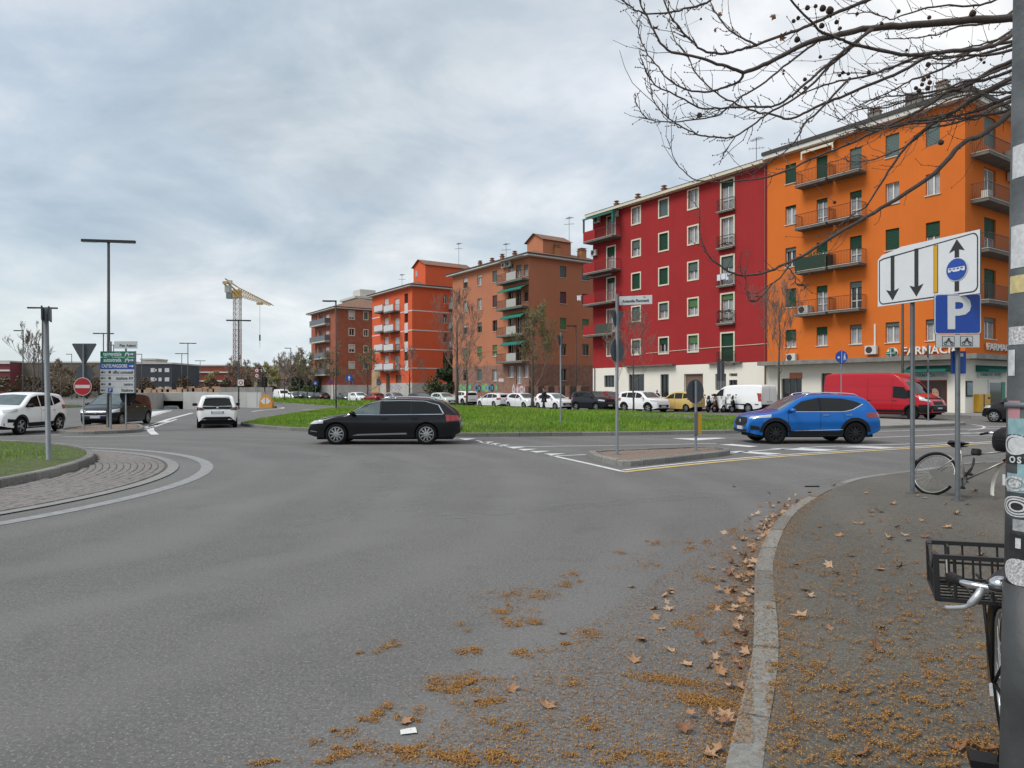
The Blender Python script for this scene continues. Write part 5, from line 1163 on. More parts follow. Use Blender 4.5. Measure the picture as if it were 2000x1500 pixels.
# --- simpler parked cars: a few body types, copied and recoloured
def simple(name, sp, wsx, dlo, dlo2=None, lights=None, paint=None, glass=None):
    c = Car(name, sp, paint or carpaint('white', (.8, .81, .81))); H_, b = sp['H'], sp['belt']; w = sp['W']/2; gl = glass or M_glass
    c.patch('windshield', M_glassl, [(-w*.76, b+.05), (0, b+.06), (w*.76, b+.05)], [(-w*.64, H_-.11), (0, H_-.08), (w*.64, H_-.11)], 'front', n=6, k=3); c.patch('rear_window', gl, [(-w*.68, b+.08), (w*.68, b+.08)], [(-w*.6, H_-.15), (w*.6, H_-.15)], 'rear', n=6, k=3)
    for bt, tp in dlo: c.both('side_window', gl, bt, tp, n=8, k=2)
    hz, tz = lights
    c.sym('headlight', M_lamp, [(w*.52, hz-.05), (w*1.12, hz)], [(w*.52, hz+.06), (w*1.12, hz+.12)], 40, n=5, k=2, off=.01); c.sym('tail_light', M_tail, [(w*.62, tz-.1), (w*1.1, tz-.1)], [(w*.62, tz+.1), (w*1.1, tz+.12)], 142, n=4, k=2, off=.012)
    c.patch('grille', M_trim, [(-w*.55, .42), (w*.55, .42)], [(-w*.58, .62), (w*.58, .62)], 'front', n=5, k=2, off=.012); c.plate(True, .5); c.plate(False, .72); c.mirrors(wsx, b+.04); c.seam([(-.1, .3), (-.1, b)]); return c
ha = dict(HATCH); ha.update(spokes=5, sw=.14)
Phatch = simple('hatchback_car', ha, .78, [([(.85, 1.0), (-.1, .985)], [(.72, 1.07), (.4, 1.26), (-.1, 1.38)]), ([(-.16, .985), (-1.3, 1.06)], [(-.16, 1.38), (-.9, 1.37), (-1.3, 1.24)])], lights=(.72, .9))
sv_ = dict(L=4.24, W=1.8, H=1.66, R=.34, xf=1.3, xr=-1.27, belt=1.1, tum=.8, sill=.28, spokes=5, sw=.16, arch=.07,
    top=[(-2.12, .6), (-2.11, .9), (-2.06, 1.2), (-1.98, 1.5), (-1.85, 1.6), (-1.2, 1.65), (-.3, 1.66), (.3, 1.62), (.55, 1.52), (1.0, 1.17), (1.15, 1.13), (1.7, 1.08), (1.98, 1.0), (2.09, .86), (2.12, .55)])
Psuv = simple('suv_car', sv_, .85, [([(.9, 1.13), (.0, 1.13)], [(.78, 1.2), (.5, 1.45), (.0, 1.55)]), ([(-.06, 1.13), (-.95, 1.15)], [(-.06, 1.55), (-.95, 1.54)]), ([(-1.02, 1.16), (-1.6, 1.2)], [(-1.02, 1.54), (-1.6, 1.45)])], lights=(.88, 1.0)); Psuv.arches(.09)
wg = dict(L=4.55, W=1.79, H=1.48, R=.32, xf=1.4, xr=-1.25, belt=.96, tum=.74, spokes=7, sw=.12,
    top=[(-2.27, .52), (-2.26, .75), (-2.2, .98), (-2.0, 1.28), (-1.85, 1.4), (-1.2, 1.46), (-.3, 1.48), (.2, 1.44), (.55, 1.32), (1.15, 1.0), (1.3, .96), (1.8, .86), (2.08, .76), (2.22, .62), (2.27, .48)])
Pwag = simple('estate_car', wg, .95, [([(1.0, .99), (.08, .975)], [(.86, 1.05), (.5, 1.26), (.08, 1.37)]), ([(.02, .975), (-.85, .98)], [(.02, 1.37), (-.85, 1.38)]), ([(-.92, .985), (-1.8, 1.04)], [(-.92, 1.38), (-1.7, 1.26)])], lights=(.7, .88))
sd_ = dict(wg); sd_.update(L=4.45, top=[(-2.22, .55), (-2.21, .8), (-2.15, .96), (-1.7, 1.05), (-1.1, 1.32), (-.8, 1.4), (-.2, 1.44), (.2, 1.42), (.55, 1.3), (1.15, 1.0), (1.3, .95), (1.8, .86), (2.05, .76), (2.18, .62), (2.22, .48)], H=1.44)
Psed = simple('saloon_car', sd_, .95, [([(1.0, .99), (.08, .975)], [(.86, 1.05), (.5, 1.24), (.08, 1.34)]), ([(.02, .975), (-.95, 1.0)], [(.02, 1.34), (-.7, 1.3), (-.95, 1.14)])], lights=(.7, .86))
pa = dict(L=3.54, W=1.6, H=1.54, R=.28, xf=1.12, xr=-1.18, belt=.98, tum=.82, spokes=6, sw=.16, kr=.1,
    top=[(-1.77, .55), (-1.765, .85), (-1.75, 1.1), (-1.68, 1.4), (-1.58, 1.5), (-1.0, 1.54), (-.2, 1.54), (.3, 1.48), (.55, 1.36), (1.0, 1.04), (1.15, 1.0), (1.5, .92), (1.68, .8), (1.75, .62), (1.77, .48)])
Ppan = simple('city_car', pa, .75, [([(.85, 1.01), (.02, 1.0)], [(.72, 1.08), (.45, 1.28), (.02, 1.42)]), ([(-.05, 1.0), (-.8, 1.0)], [(-.05, 1.43), (-.8, 1.43)]), ([(-.88, 1.02), (-1.3, 1.04)], [(-.88, 1.42), (-1.25, 1.36)])], lights=(.74, 1.02), paint=carpaint('cream', (.56, .4, .14)))
bu = dict(L=3.55, W=1.63, H=1.49, R=.3, xf=1.15, xr=-1.15, belt=.96, tum=.74, spokes=8, sw=.12, kr=.3, kf=.3,
    top=[(-1.77, .5), (-1.75, .78), (-1.66, .98), (-1.45, 1.2), (-1.1, 1.4), (-.7, 1.47), (-.1, 1.49), (.3, 1.43), (.6, 1.3), (1.05, 1.0), (1.2, .96), (1.5, .88), (1.67, .76), (1.75, .6), (1.77, .45)])
P500 = simple('city_car', bu, .75, [([(.85, .99), (-.35, .98)], [(.72, 1.05), (.4, 1.26), (-.35, 1.38)]), ([(-.45, .98), (-1.0, 1.05)], [(-.45, 1.37), (-1.0, 1.22)])], lights=(.74, .84), paint=carpaint('dark_grey', (.022, .022, .026), .3))
vn = dict(L=4.8, W=1.9, H=1.94, R=.32, xf=1.55, xr=-1.35, belt=1.2, tum=.84, sill=.26, kr=.05, kf=.25, spokes=6, sw=.16, rim=.6,
    top=[(-2.4, .55), (-2.395, 1.2), (-2.37, 1.8), (-2.28, 1.91), (-1.8, 1.94), (.2, 1.93), (.7, 1.85), (1.0, 1.7), (1.6, 1.18), (1.8, 1.1), (2.15, .95), (2.33, .78), (2.4, .5)])
Pvan = Car('panel_van', vn, carpaint('white', (.8, .81, .81)))
Pvan.patch('windshield', M_glass, [(-.72, 1.22), (.72, 1.22)], [(-.66, 1.74), (.66, 1.74)], 'front'); Pvan.both('side_window', M_glass, [(1.5, 1.15), (.75, 1.15)], [(1.36, 1.28), (1.05, 1.58), (.75, 1.66)]); Pvan.sym('headlight', M_lamp, [(.5, .78), (1.0, .84)], [(.55, .9), (1.02, 1.02)], 40, off=.01); Pvan.sym('tail_light', M_tail, [(.84, .8), (.95, .8)], [(.84, 1.35), (.95, 1.35)], 165, n=3, off=.015)
Pvan.patch('lower_bumper', M_trim, [(-.8, .32), (.8, .32)], [(-.8, .58), (.8, .58)], 'front', off=.014); Pvan.patch('rear_bumper', M_trim, [(-.85, .36), (.85, .36)], [(-.85, .6), (.85, .6)], 'rear', off=.014); Pvan.plate(False, .78); Pvan.plate(True, .5); Pvan.mirrors(1.4, 1.2, M_trim, 1.3); Pvan.seam([(.7, .3), (.7, 1.75)]); Pvan.both('rub_strip', M_trim, [(.6, .55), (-2.2, .55)], [(.6, .62), (-2.2, .62)], k=1)
Pvan.patch('door_gap', M_void, [(-.008, .6), (.008, .6)], [(-.008, 1.8), (.008, 1.8)], 'rear', n=1, k=6, off=.004)
C = lambda n, c, m=0: carpaint(n, c, m)
wht, drk, redc, sil, gry, blk, mint, dgb = C('white', (.8, .81, .81)), C('dark_blue_grey', (.02, .022, .03), .3), C('crimson', (.22, .012, .016)), C('silver', (.36, .38, .4), .5), C('grey', (.1, .105, .11), .4), C('black', (.006, .007, .009)), C('pale_mint', (.5, .56, .53)), C('aubergine', (.035, .018, .026), .3)
used = set()
def park(P, u, off, fwd, paint, label, cat='car', group=None, d=None):
    """car parked along the street: photo column u, distance off the house line; fwd +1 points away"""
    if id(P) not in used: used.add(id(P)); o = P.root
    else: o = copy_tree(P.root)
    if paint is not None: recolor(o, paint)
    r = (u-1000)/FPX; b0 = F0+BV*off; t_ = (r*b0.y-b0.x)/(AV.x-r*AV.y); p = b0+AV*t_; hd = AV*fwd
    return put(o, p.x, p.y, hd.x, hd.y, label, cat, group)
park(Psuv, 1159, -7.8, -1, drk, 'dark grey crossover parked ahead of the white boxy off-roader'); park(Psuv, 1257, -7.8, -1, wht, 'white boxy off-roader with slotted grille parked by the shop entrance')
park(Ppan, 1330, -5.6, 1, None, 'small cream yellow city car by the brown rolling door'); park(Pvan, 1446, -5.6, 1, None, 'white panel van behind the parked scooters', 'van')
park(Phatch, 1082, -8.1, -1, wht, 'white hatchback beside the person in black'); park(Phatch, 1022, -7.9, -1, wht, 'white hatchback between the white estate and the tree'); park(Pwag, 965, -7.8, 1, wht, 'white estate car with red tail lamps parked before the graffiti wall')
park(Psuv, 905, -4.8, 1, wht, 'white car seen from its tail beneath green graffiti'); park(Phatch, 867, -8.0, -1, mint, 'pale mint hatchback parked behind the estate car roof'); park(Pwag, 822, -8.0, -1, gry, 'dark grey estate parked beside the pale mint hatchback')
park(Phatch, 772, -8.2, -1, sil, 'pale silver hatchback next to the crimson car'); park(Psed, 732, -8.2, 1, redc, 'crimson saloon car in the parked row'); park(Phatch, 701, -8.2, -1, wht, 'white hatchback next to the crimson saloon'); park(Psed, 675, -8.4, -1, gry, 'dark grey saloon parked by the blue arrow sign')
park(Psed, 627, -8.4, 1, dgb, 'dark aubergine saloon before the pale base of the brick house'); park(Phatch, 606, -8.4, -1, gry, 'dark grey hatchback beside the aubergine saloon')
park(Pvan, 551, -10.5, -1, wht, 'white delivery van parked beyond the grass verge', 'van'); park(Phatch, 574, -9.2, -1, wht, 'small white hatchback in front of the distant delivery van'); park(Psed, 528, -9.5, -1, sil, 'silver saloon behind the traffic light')
park(Psuv, 1186, -4.8, -1, redc, 'red car tucked behind the dark grey crossover'); park(Psed, 1005, -4.6, -1, gry, 'grey saloon half hidden behind the white hatchback'); park(Psed, 845, -5.0, -1, blk, 'black saloon half hidden behind the dark grey estate')
park(Psuv, 588, -9, -1, blk, 'black crossover beside the small white hatchback')
park(P500, 2006, -6.6, 1, None, 'rounded dark grey city car by the yellow box of the pharmacy')
# silver car going down into the underpass
o = copy_tree(Psed.root); recolor(o, gry); q = RAMP_P-RAMP_R*1.2; put(o, q.x, q.y, RAMP_R.x, RAMP_R.y, 'grey saloon entering the dark underpass mouth', z=gz(q.x, q.y)); o.rotation_euler.y = radians(3)
# cars at the far left behind the white crossover
for k, (u, d_, m_, lb) in enumerate(((25, 46, sil, 'silver saloon waiting behind the white small crossover'), (62, 52, sil, 'pale silver hatchback in the queue behind the white crossover'))):
    o = copy_tree((Psed if k == 0 else Phatch).root); recolor(o, m_); p = at(u, 770, d_); put(o, p.x, p.y, .2, -1, lb)
# ------------------------------------------------------------------ lamps, signs, crane, underpass, far buildings
def put_at(u, d, dz=0): x = (u-1000)/FPX*d; return (x, d, gz(x, d)+dz)
def lampT(u, d, lab, h=8.2, rz=.16, grp='black twin arm street lamps'):
    o = thing('street_lamp', lab, 'street lamp', put_at(u, d), rz, grp); mb = MB()
    mb.lathe([(.0, 0), (.17, 0), (.17, .02), (.085, .025), (.085, .9), (.07, .95), (.055, h-.02), (0, h-.02)], 12); mb.build('pole', M_dmetal, o, True)
    MB().box(-1.1, -.07, h-.02, 1.1, .07, h+.09, 0, .02).build('lamp_arm', M_dmetal, o)
    for s in (-1, 1): MB().box(s*.78-.28, -.05, h-.035, s*.78+.28, .05, h-.021).build('lamp_lens', M_fs, o)
    return o
def lampG(u, d, lab, h=8.86, side=-1, rz=.1, grp='black single arm street lamps', arm=1.05):
    o = thing('street_lamp', lab, 'street lamp', put_at(u, d), rz, grp); mb = MB()
    mb.lathe([(.0, 0), (.17, 0), (.17, .02), (.085, .025), (.085, .9), (.07, .95), (.06, h), (0, h)], 12); mb.build('pole', M_dmetal, o, True)
    x0, x1 = sorted((.06*side*-1, side*arm)); MB().box(x0, -.07, h-.02, x1, .07, h+.09, 0, .02).build('lamp_arm', M_dmetal, o)
    MB().box(side*arm*.6-.25, -.05, h-.035, side*arm*.6+.25, .05, h-.021).build('lamp_lens', M_fs, o)
    return o
lampT(212, 31.0, 'tall black twin arm street lamp beside the direction signs'); lampT(466, 66, 'black twin arm street lamp in front of the crane mast'); lampT(83, 56, 'black twin arm street lamp behind the grey sign pole')
lampT(367, 97.8, 'black twin arm street lamp above the underpass wall, taller looking of the pair'); lampT(355, 125, 'slim black twin arm street lamp behind the underpass wall'); lampT(391, 155, 'distant twin arm street lamp before the red brick building'); lampT(202, 81, 'black twin arm street lamp half hidden by the direction signs')
lampG(656, 57, 'black single arm street lamp on the grass island'); lampG(45, 85, 'black single arm street lamp beside the bare grey tree'); lampG(75, 110, 'distant single arm street lamp among the bare branches'); lampG(140, 140, 'distant single arm street lamp by the give way sign')
lampG(1125, 79, 'black single arm street lamp before the terracotta house'); lampG(746, 121, 'distant single arm street lamp before the coral house'); lampG(877, 104, 'distant single arm street lamp by the ivy covered corner'); lampG(1763, 41.8, 'black street lamp behind the red van', side=1, rz=-.6)
for u, d, k in ((568, 120, 0), (277, 140, 1), (222, 112, 1)):
    (lampG if k else lampG)(u, d, ['slender dark pole lamp behind the white delivery van', 'distant dark lamp beside the direction signs', ''][0] if k == 0 else ('distant dark lamp right of the direction signs' if u == 277 else 'distant dark lamp behind the direction signs'))
M_blue = mat('sign_blue', (.012, .06, .33), .4, 0, .06, 3); M_green = mat('sign_green', (.01, .13, .085), .4); M_red = mat('sign_red', (.36, .006, .015), .4); M_ink = mat('sign_ink', (.02, .02, .022), .5); M_yels = mat('sign_yellow', (.55, .3, .01), .5)
M_sgrey = mat('sign_pale', (.5, .52, .53), .4, 0, .1, 5)
def pole(o, x, y, h, r=.03, m=None, name='pole'): return MB().lathe([(0, 0), (r*2.6, 0), (r*2.6, .012), (r, .014), (r, h), (r*.9, h+.01), (0, h+.01)], 10, c=(x, y, 0)).build(name, m or M_metal, o, True)
def plate(o, name, poly, z, y=-.05, th=.02, front=None, back=None, rz=0, x=0):
    """sign plate: outline in (x,z) about its centre, face toward -y"""
    n = len(poly); mb = MB(); mb.add([(p[0], 0, p[1]) for p in poly]+[(p[0], th, p[1]) for p in poly], [tuple(range(n))], 0); mb.add([(p[0], th, p[1]) for p in poly], [tuple(range(n-1, -1, -1))], 1)
    V = [(p[0], 0, p[1]) for p in poly]+[(p[0], th, p[1]) for p in poly]; mb.add(V, [(i, i+n, (i+1) % n+n, (i+1) % n) for i in range(n)], 1)
    q = mb.build(name, [front or M_sgrey, back or M_back], o, loc=(x, y, z)); q.rotation_euler = (0, 0, rz); return q
rc = lambda w, h: [(-w/2, -h/2), (w/2, -h/2), (w/2, h/2), (-w/2, h/2)]
def rrc(w, h, r, n=4):
    P = []
    for cx, cz, a0 in ((w/2-r, -h/2+r, -90), (w/2-r, h/2-r, 0), (-w/2+r, h/2-r, 90), (-w/2+r, -h/2+r, 180)):
        P += [(cx+r*cos(radians(a0+90*i/n)), cz+r*sin(radians(a0+90*i/n))) for i in range(n+1)]
    return P
ci = lambda r, n=24: [(r*cos(2*pi*i/n), r*sin(2*pi*i/n)) for i in range(n)]
tri = lambda w: [(0, -w*.58), (w*.04, -w*.56), (w/2, w*.25), (w/2-.03, w*.29), (-w/2+.03, w*.29), (-w/2, w*.25), (-w*.04, -w*.56)]
def sheet(par, name, polys, m, y=-.004):
    mb = MB()
    for i, P in enumerate(polys): mb.add([(p[0], y-.0012*i, p[1]) for p in P], [tuple(range(len(P)))])
    return mb.build(name, m, par)
def arrow(cx, cz, L, w, ang):
    P = [(-w/2, -L/2), (w/2, -L/2), (w/2, L/2-w*2.2), (w*1.75, L/2-w*2.6), (0, L/2), (-w*1.75, L/2-w*2.6), (-w/2, L/2-w*2.2)]; c, s_ = cos(ang), sin(ang)
    return [(cx+x*c-z*s_, cz+x*s_+z*c) for x, z in P]
def txt(par, s, size, m, x, z, sx=1, al='CENTER', y=-.006, bold=0): o = textmesh(s, size, m, 'lettering', par, .001, al, sx, bold); o.location = (x, y, z); return o
# street name post on the splitter island
g = gp(1205, 888, .11); o = thing('sign_post', 'grey post with street name blade and backs of two road signs on the paved splitter', 'sign', tuple(g)); pole(o, 0, 0, 4.0, .04)
q = plate(o, 'name_blade', rc(.82, .22), 3.86, -.03, .02, M_sgrey, M_sgrey, rz=-.35, x=.46); txt(q, 'Aristotile Fioravanti', .098, M_ink, 0, -.02, .84, bold=.002); txt(q, 'via', .05, M_ink, .22, .07)
plate(o, 'give_way_back', tri(.62), 3.42, .06, .02, M_back, M_back, rz=.9, x=.02); plate(o, 'round_sign_back', ci(.3), 2.62, .06, .02, M_back, M_back, rz=.85, x=.02)
g = gp(1359, 880, .11); o = thing('keep_right_post', 'short grey post with round sign back and yellow marker on the paved splitter', 'sign', tuple(g)); pole(o, 0, 0, 1.85, .035)
plate(o, 'round_sign_back', ci(.32), 1.58, .05, .02, M_back, M_back, rz=.55); mb = MB(); mb.prism([(.05, -.02), (.16, .02), (.16, .06), (.05, .02)], .45, 1.0); mb.build('yellow_marker', M_yels, o); MB().prism([(-.04, -.05), (.05, -.025), (.05, .015), (-.04, .03)], .4, 1.02).build('marker_bracket', M_metal, o)
# give-way post on the grass island
x, y, _ = put_at(1095, 30.5); o = thing('sign_post', 'grey post carrying the back of a triangular sign on the grass island', 'sign', (x, y, float(moundz(x, y)[0])-.05)); pole(o, 0, 0, 4.0, .035); plate(o, 'give_way_back', tri(.62), 3.72, .05, .02, M_back, M_back, rz=1.05)
# pole with edge-on plates on the roundabout island
x, y, _ = put_at(95, 16.0); o = thing('sign_post', 'grey pole with two signs seen edge-on, standing in the roundabout grass', 'sign', (x, y, float(domez(x, y))-.03)); P = pole(o, 0, 0, 3.45, .055); o.rotation_euler = (0, radians(-1.1), 0)
plate(o, 'edge_sign', rc(.6, .3), 3.3, .0, .03, M_sgrey, M_back, rz=-pi/2+.5, x=.075); plate(o, 'edge_sign', rc(.6, .3), 3.32, .0, .03, M_sgrey, M_back, rz=-pi/2+.55, x=-.1)
# no entry post and big direction panel on the left splitter
g = gp(163, 840, .1); o = thing('no_entry_post', 'post with red no entry disc below a triangular sign back', 'sign', tuple(g)); pole(o, 0, 0, 3.5, .03); plate(o, 'give_way_back', tri(1.0), 3.25, .05, .02, M_back, M_back); plate(o, 'round_sign_back', ci(.36), 2.32, .06, .02, M_back, M_back)
q = plate(o, 'no_entry_disc', ci(.37), 1.78, -.06, .02, M_sgrey, M_back); sheet(q, 'red_ring', [ci(.345)], M_red); sheet(q, 'white_bar', [rc(.6, .13)], M_sgrey, -.007)
g = gp(231, 838.5, .1); o = thing('direction_sign', 'stack of green, blue and white direction panels on two posts', 'sign', tuple(g)); pole(o, -.32, 0, 3.65, .045); pole(o, .32, 0, 3.4, .035)
k = g.y/FPX; zt = CAMH+(HOR-686)*k-g.z; rh = 11.7*k; wpx = 66*k
rows = [('tangenziale', M_green, 1), ('autostrada', M_green, 1), ('CASTELMAGGIORE', M_blue, 1), ('uffici comunali', M_sgrey, -1), ('stazione AV', M_sgrey, -1), ('centro', M_sgrey, -1), ('Stazione', M_sgrey, -1)]
for i, (t_, m_, sd) in enumerate(rows):
    q = plate(o, 'direction_panel', rrc(wpx, rh*.95, .03), zt-rh*(i+.5), -.08, .03, m_, M_back); ink = M_ink if m_ is M_sgrey else M_white
    sheet(q, 'arrow', [arrow(sd*wpx*.42, 0, .2, .035, -sd*pi/2)], ink)
    if sd > 0:
        txt(q, t_, .215 if i < 2 else .19, ink, -wpx*.08 if i == 2 else -wpx*.14, 0, .8 if i < 2 else .66, bold=.004)
        if i < 2: sheet(q, 'motorway_symbol', [[(wpx*.22, -.08), (wpx*.26, .08), (wpx*.28, .08), (wpx*.25, -.08)], [(wpx*.36, -.08), (wpx*.32, .08), (wpx*.3, .08), (wpx*.33, -.08)], [(wpx*.23, .0), (wpx*.35, .0), (wpx*.35, .025), (wpx*.23, .025)]], ink)
    else:
        tx = txt(q, t_, .175, ink, wpx*.47, -.005, .84, 'RIGHT', bold=.003)
        if i == 6: sheet(q, 'parking_symbol', [rc(.19, .19)], M_blue).location.x = -wpx*.2; txt(q, 'P', .17, M_white, -wpx*.2, 0, y=-.009, bold=.004)
        else: sheet(q, 'symbol', [[(p[0]-wpx*.22, p[1]) for p in ci(.06, 10)]], M_back)
q = plate(o, 'street_name', rc(.95, .3), zt+.26, -.06, .02, M_sgrey, M_back, x=.34); txt(q, 'Pier Adami', .15, M_ink, .08, -.03, bold=.002); MB().box(wpx/2+.01, -.09, zt-rh*7, wpx/2+.07, -.04, zt).build('side_rail', M_metal, o)
plate(o, 'round_sign_back', ci(.34), CAMH+(HOR-770)*k-g.z-.05, .08, .02, M_black, M_black, x=.36)
# small signs across the slip lane
def small(u, d, zc, kind, lab, r=.3, base=False, front=None):
    o = thing('sign_post', lab, 'sign', put_at(u, d, .1)); pole(o, 0, 0, zc+r, .03)
    if kind == 'arrow': q = plate(o, 'sign_plate', rc(2*r, 2*r), zc, -.05, .02, M_blue); sheet(q, 'arrow', [arrow(0, 0, r*1.5, r*.3, 0)], M_white)
    elif kind == 'ped': q = plate(o, 'sign_plate', rc(2*r, 2*r), zc, -.05, .02, M_blue); sheet(q, 'triangle', [[(-r*.6, -r*.55), (r*.6, -r*.55), (0, r*.6)]], M_white); sheet(q, 'figure', [[(-r*.2, -r*.5), (0, -r*.1), (r*.2, -r*.5), (r*.1, .1*r), (0, .3*r), (-r*.1, .1*r)]], M_ink, -.006)
    elif kind == 'nostop': q = plate(o, 'sign_plate', ci(r), zc, -.05, .02, M_red); sheet(q, 'blue_disc', [ci(r*.8)], M_blue); sheet(q, 'red_cross', [[(-r*.65, -r*.55), (-r*.55, -r*.65), (r*.65, r*.55), (r*.55, r*.65)], [(-r*.65, r*.55), (-r*.55, r*.65), (r*.65, -r*.55), (r*.55, -r*.65)]], M_red, -.007)
    elif kind == 'limit':
        for j in range(2): q = plate(o, 'sign_plate', ci(r), zc-j*r*2.3, -.05, .02, M_red); sheet(q, 'white_disc', [ci(r*.72)], M_white); sheet(q, 'symbol', [rc(r*.4, r*.7) if j == 0 else rc(r*.9, r*.4)], M_ink, -.007)
    if base: MB().lathe([(0, 0), (.16, 0), (.14, .5), (.06, 1.4), (0, 1.4)], 8).build('white_base', M_white, o, True)
    return o
small(682, 84, 3.1, 'arrow', 'blue square sign with white upward arrow on a post', .38, True); small(616, 118, 2.9, 'ped', 'blue pedestrian crossing sign before the brick house balconies', .36); small(646, 112, 2.95, 'nostop', 'round blue and red no stopping sign by the brick house', .42); small(740, 112, 2.9, 'ped', 'blue crossing sign beside the coral house corner', .36); small(502, 70, 3.6, 'limit', 'post with two round red bordered limit signs by the concrete wall', .23)
o = thing('traffic_light', 'black traffic light beside the round limit signs', 'traffic light', put_at(517, 84)); pole(o, 0, 0, 3.4, .06, M_dmetal); MB().box(-.3, -.2, 2.1, .3, .15, 3.3, 0, .05).build('signal_head', M_black, o)
for j in range(3): MB().lathe([(0, -.21), (.11, -.21), (.12, -.2)], 12, axis='y', c=(0, 0, 2.35+j*.36)).build('signal_lens', mat('lens_dark', (.03, .02, .02), .2), o)
q = thing('zone_sign', 'white square sign with red symbol fixed to the lamp before the crane', 'sign', (-(1000-471)/FPX*65.8, 65.8, 0)); pl_ = plate(q, 'sign_plate', rc(.55, .55), 2.45, -.1, .02, M_white); sheet(pl_, 'red_symbol', [[(p[0], p[1]) for p in ci(.2, 12)]], M_red); sheet(pl_, 'white_centre', [ci(.12, 10)], M_white, -.007); MB().box(-.05, -.08, 2.3, .05, .06, 2.4).build('bracket', M_metal, q)
# orange lane divider
g = gp(520, 797); o = thing('lane_divider', 'orange dome shaped lane divider with two white arrow panels', 'barrier', tuple(g)); M_or = mat('divider_orange', (.6, .28, .04), .6, 0, .1, 3)
P = [(-.62, 0), (.62, 0), (.62, .55), (.5, .95), (.28, 1.25), (0, 1.36), (-.28, 1.25), (-.5, .95), (-.62, .55)]
mb = MB(); n = len(P); mb.add([(p[0], -.2, p[1]) for p in P]+[(p[0]*.8, .9, p[1]*.8) for p in P], [tuple(range(n))]+[(i, i+n, (i+1) % n+n, (i+1) % n) for i in range(n)]+[tuple(range(2*n-1, n-1, -1))]); mb.build('shell', M_or, o)
sheet(o, 'arrow_panel', [[(-.06, .4), (-.06, 1.05), (-.25, .95), (-.5, .68), (-.25, .42)]], M_white, -.206); sheet(o, 'arrow_panel', [[(.06, .4), (.5-.25, .42), (.5, .68), (.25, .95), (.06, 1.05)]], M_white, -.206); MB().box(.75, -.1, 0, 1.0, .15, .18, 0, .05).build('foot', M_back, o)
# lane control panel, parking sign and small plates on two posts in the near pavement
PA, PB = Vector((6.26, 11.1)), Vector((6.52, 10.39)); dv = (PB-PA).normalized(); az = atan2(dv.y, dv.x)
o = thing('lane_sign', 'large bent white lane sign with two down arrows and one up arrow on two posts', 'sign', (PA.x, PA.y, PAVH-.01), az)
dAB = (PB-PA).length; M_pole = mat('old_grey_pole', (.07, .08, .088), .55, .2, .25, 8); pole(o, 0, 0, 3.0, .034, M_pole); pole(o, dAB, 0, 3.1, .034, M_pole)
w, h, zc = 1.74, .9, 3.43; cx = (-.62+1.16)/2; P = rc(w, h); P[3] = (-w/2+.02, h/2-.06); P = [P[0], P[1], P[2], (-w/2+.45, h/2-.0), (-w/2+.3, h/2-.035), (-w/2+.08, h/2-.07), (-w/2, h/2-.14)]
q = plate(o, 'sign_panel', P, zc, -.06, .025, M_white, M_back, x=cx)
for i, sg in enumerate((1, -1)): pass
r_ = .07; op = rrc(w-.05, h-.05, .09); ip = rrc(w-.085, h-.085, .075); mb = MB(); n = len(op)
fx = lambda p: (p[0], min(p[1], h/2-.03-(max(0, -w/2+.45-p[0])*.28)))
mb.add([(fx(p)[0], -.004, fx(p)[1]) for p in op]+[(fx(p)[0], -.004, fx(p)[1]-(.02 if p[1] > 0 and p[0] < -w/2+.45 else 0)) for p in ip], [(i, (i+1) % n, (i+1) % n+n, i+n) for i in range(n)]); mb.build('border', M_ink, q)
sheet(q, 'lane_arrow', [arrow(-w*.335, -.02, .72, .07, pi)], M_ink); sheet(q, 'lane_arrow', [arrow(-w*.085, 0, .74, .07, pi)], M_ink); sheet(q, 'lane_bar', [rc(.075, .72)], M_ink).location.x = w*.105; sheet(q, 'lane_bar', [rc(.06, .705)], M_yels, -.007).location.x = w*.105
sheet(q, 'lane_arrow', [arrow(w*.3, 0, .76, .07, 0)], M_ink); ds = sheet(q, 'blue_disc', [ci(.172)], M_white, -.008); ds.location = (w*.3, 0, -.06); sheet(ds, 'disc_face', [ci(.16)], M_blue, -.0125)
mb = MB(); 
for x0, x1, z0, z1 in ((-.13, .13, -.03, .03),): mb.add([(x0, -.015, z0), (x1, -.015, z0), (x1, -.015, z1), (x0, -.015, z1)], [(0, 1, 2, 3)], 0)
for k_ in range(4): mb.add([(-.115+k_*.06, -.0165, .002), (-.075+k_*.06, -.0165, .002), (-.075+k_*.06, -.0165, .02), (-.115+k_*.06, -.0165, .02)], [(0, 1, 2, 3)], 1)
for xx in (-.07, .07): mb.add([(xx+.02*cos(a), -.0175, -.03+.02*sin(a)) for a in (0, 1.05, 2.1, 3.14, 4.2, 5.25)], [(0, 1, 2, 3, 4, 5)], 1)
mb.build('bus_symbol', [M_white, M_blue], ds)
rzP = -az-.1
q = plate(o, 'parking_sign', rrc(.64, .585, .04), 2.72, -.075, .02, M_white, M_back, rz=rzP, x=dAB+.058); q.location.y = -.075; sheet(q, 'blue_face', [rrc(.61, .555, .035)], M_blue); txt(q, 'P', .66, M_white, -.0, -.005, 1.0, y=-.009, bold=.02)
q2 = plate(o, 'vehicle_plate', rc(.6, .185), 2.325, -.075, .02, M_sgrey, M_back, rz=rzP, x=dAB+.058)
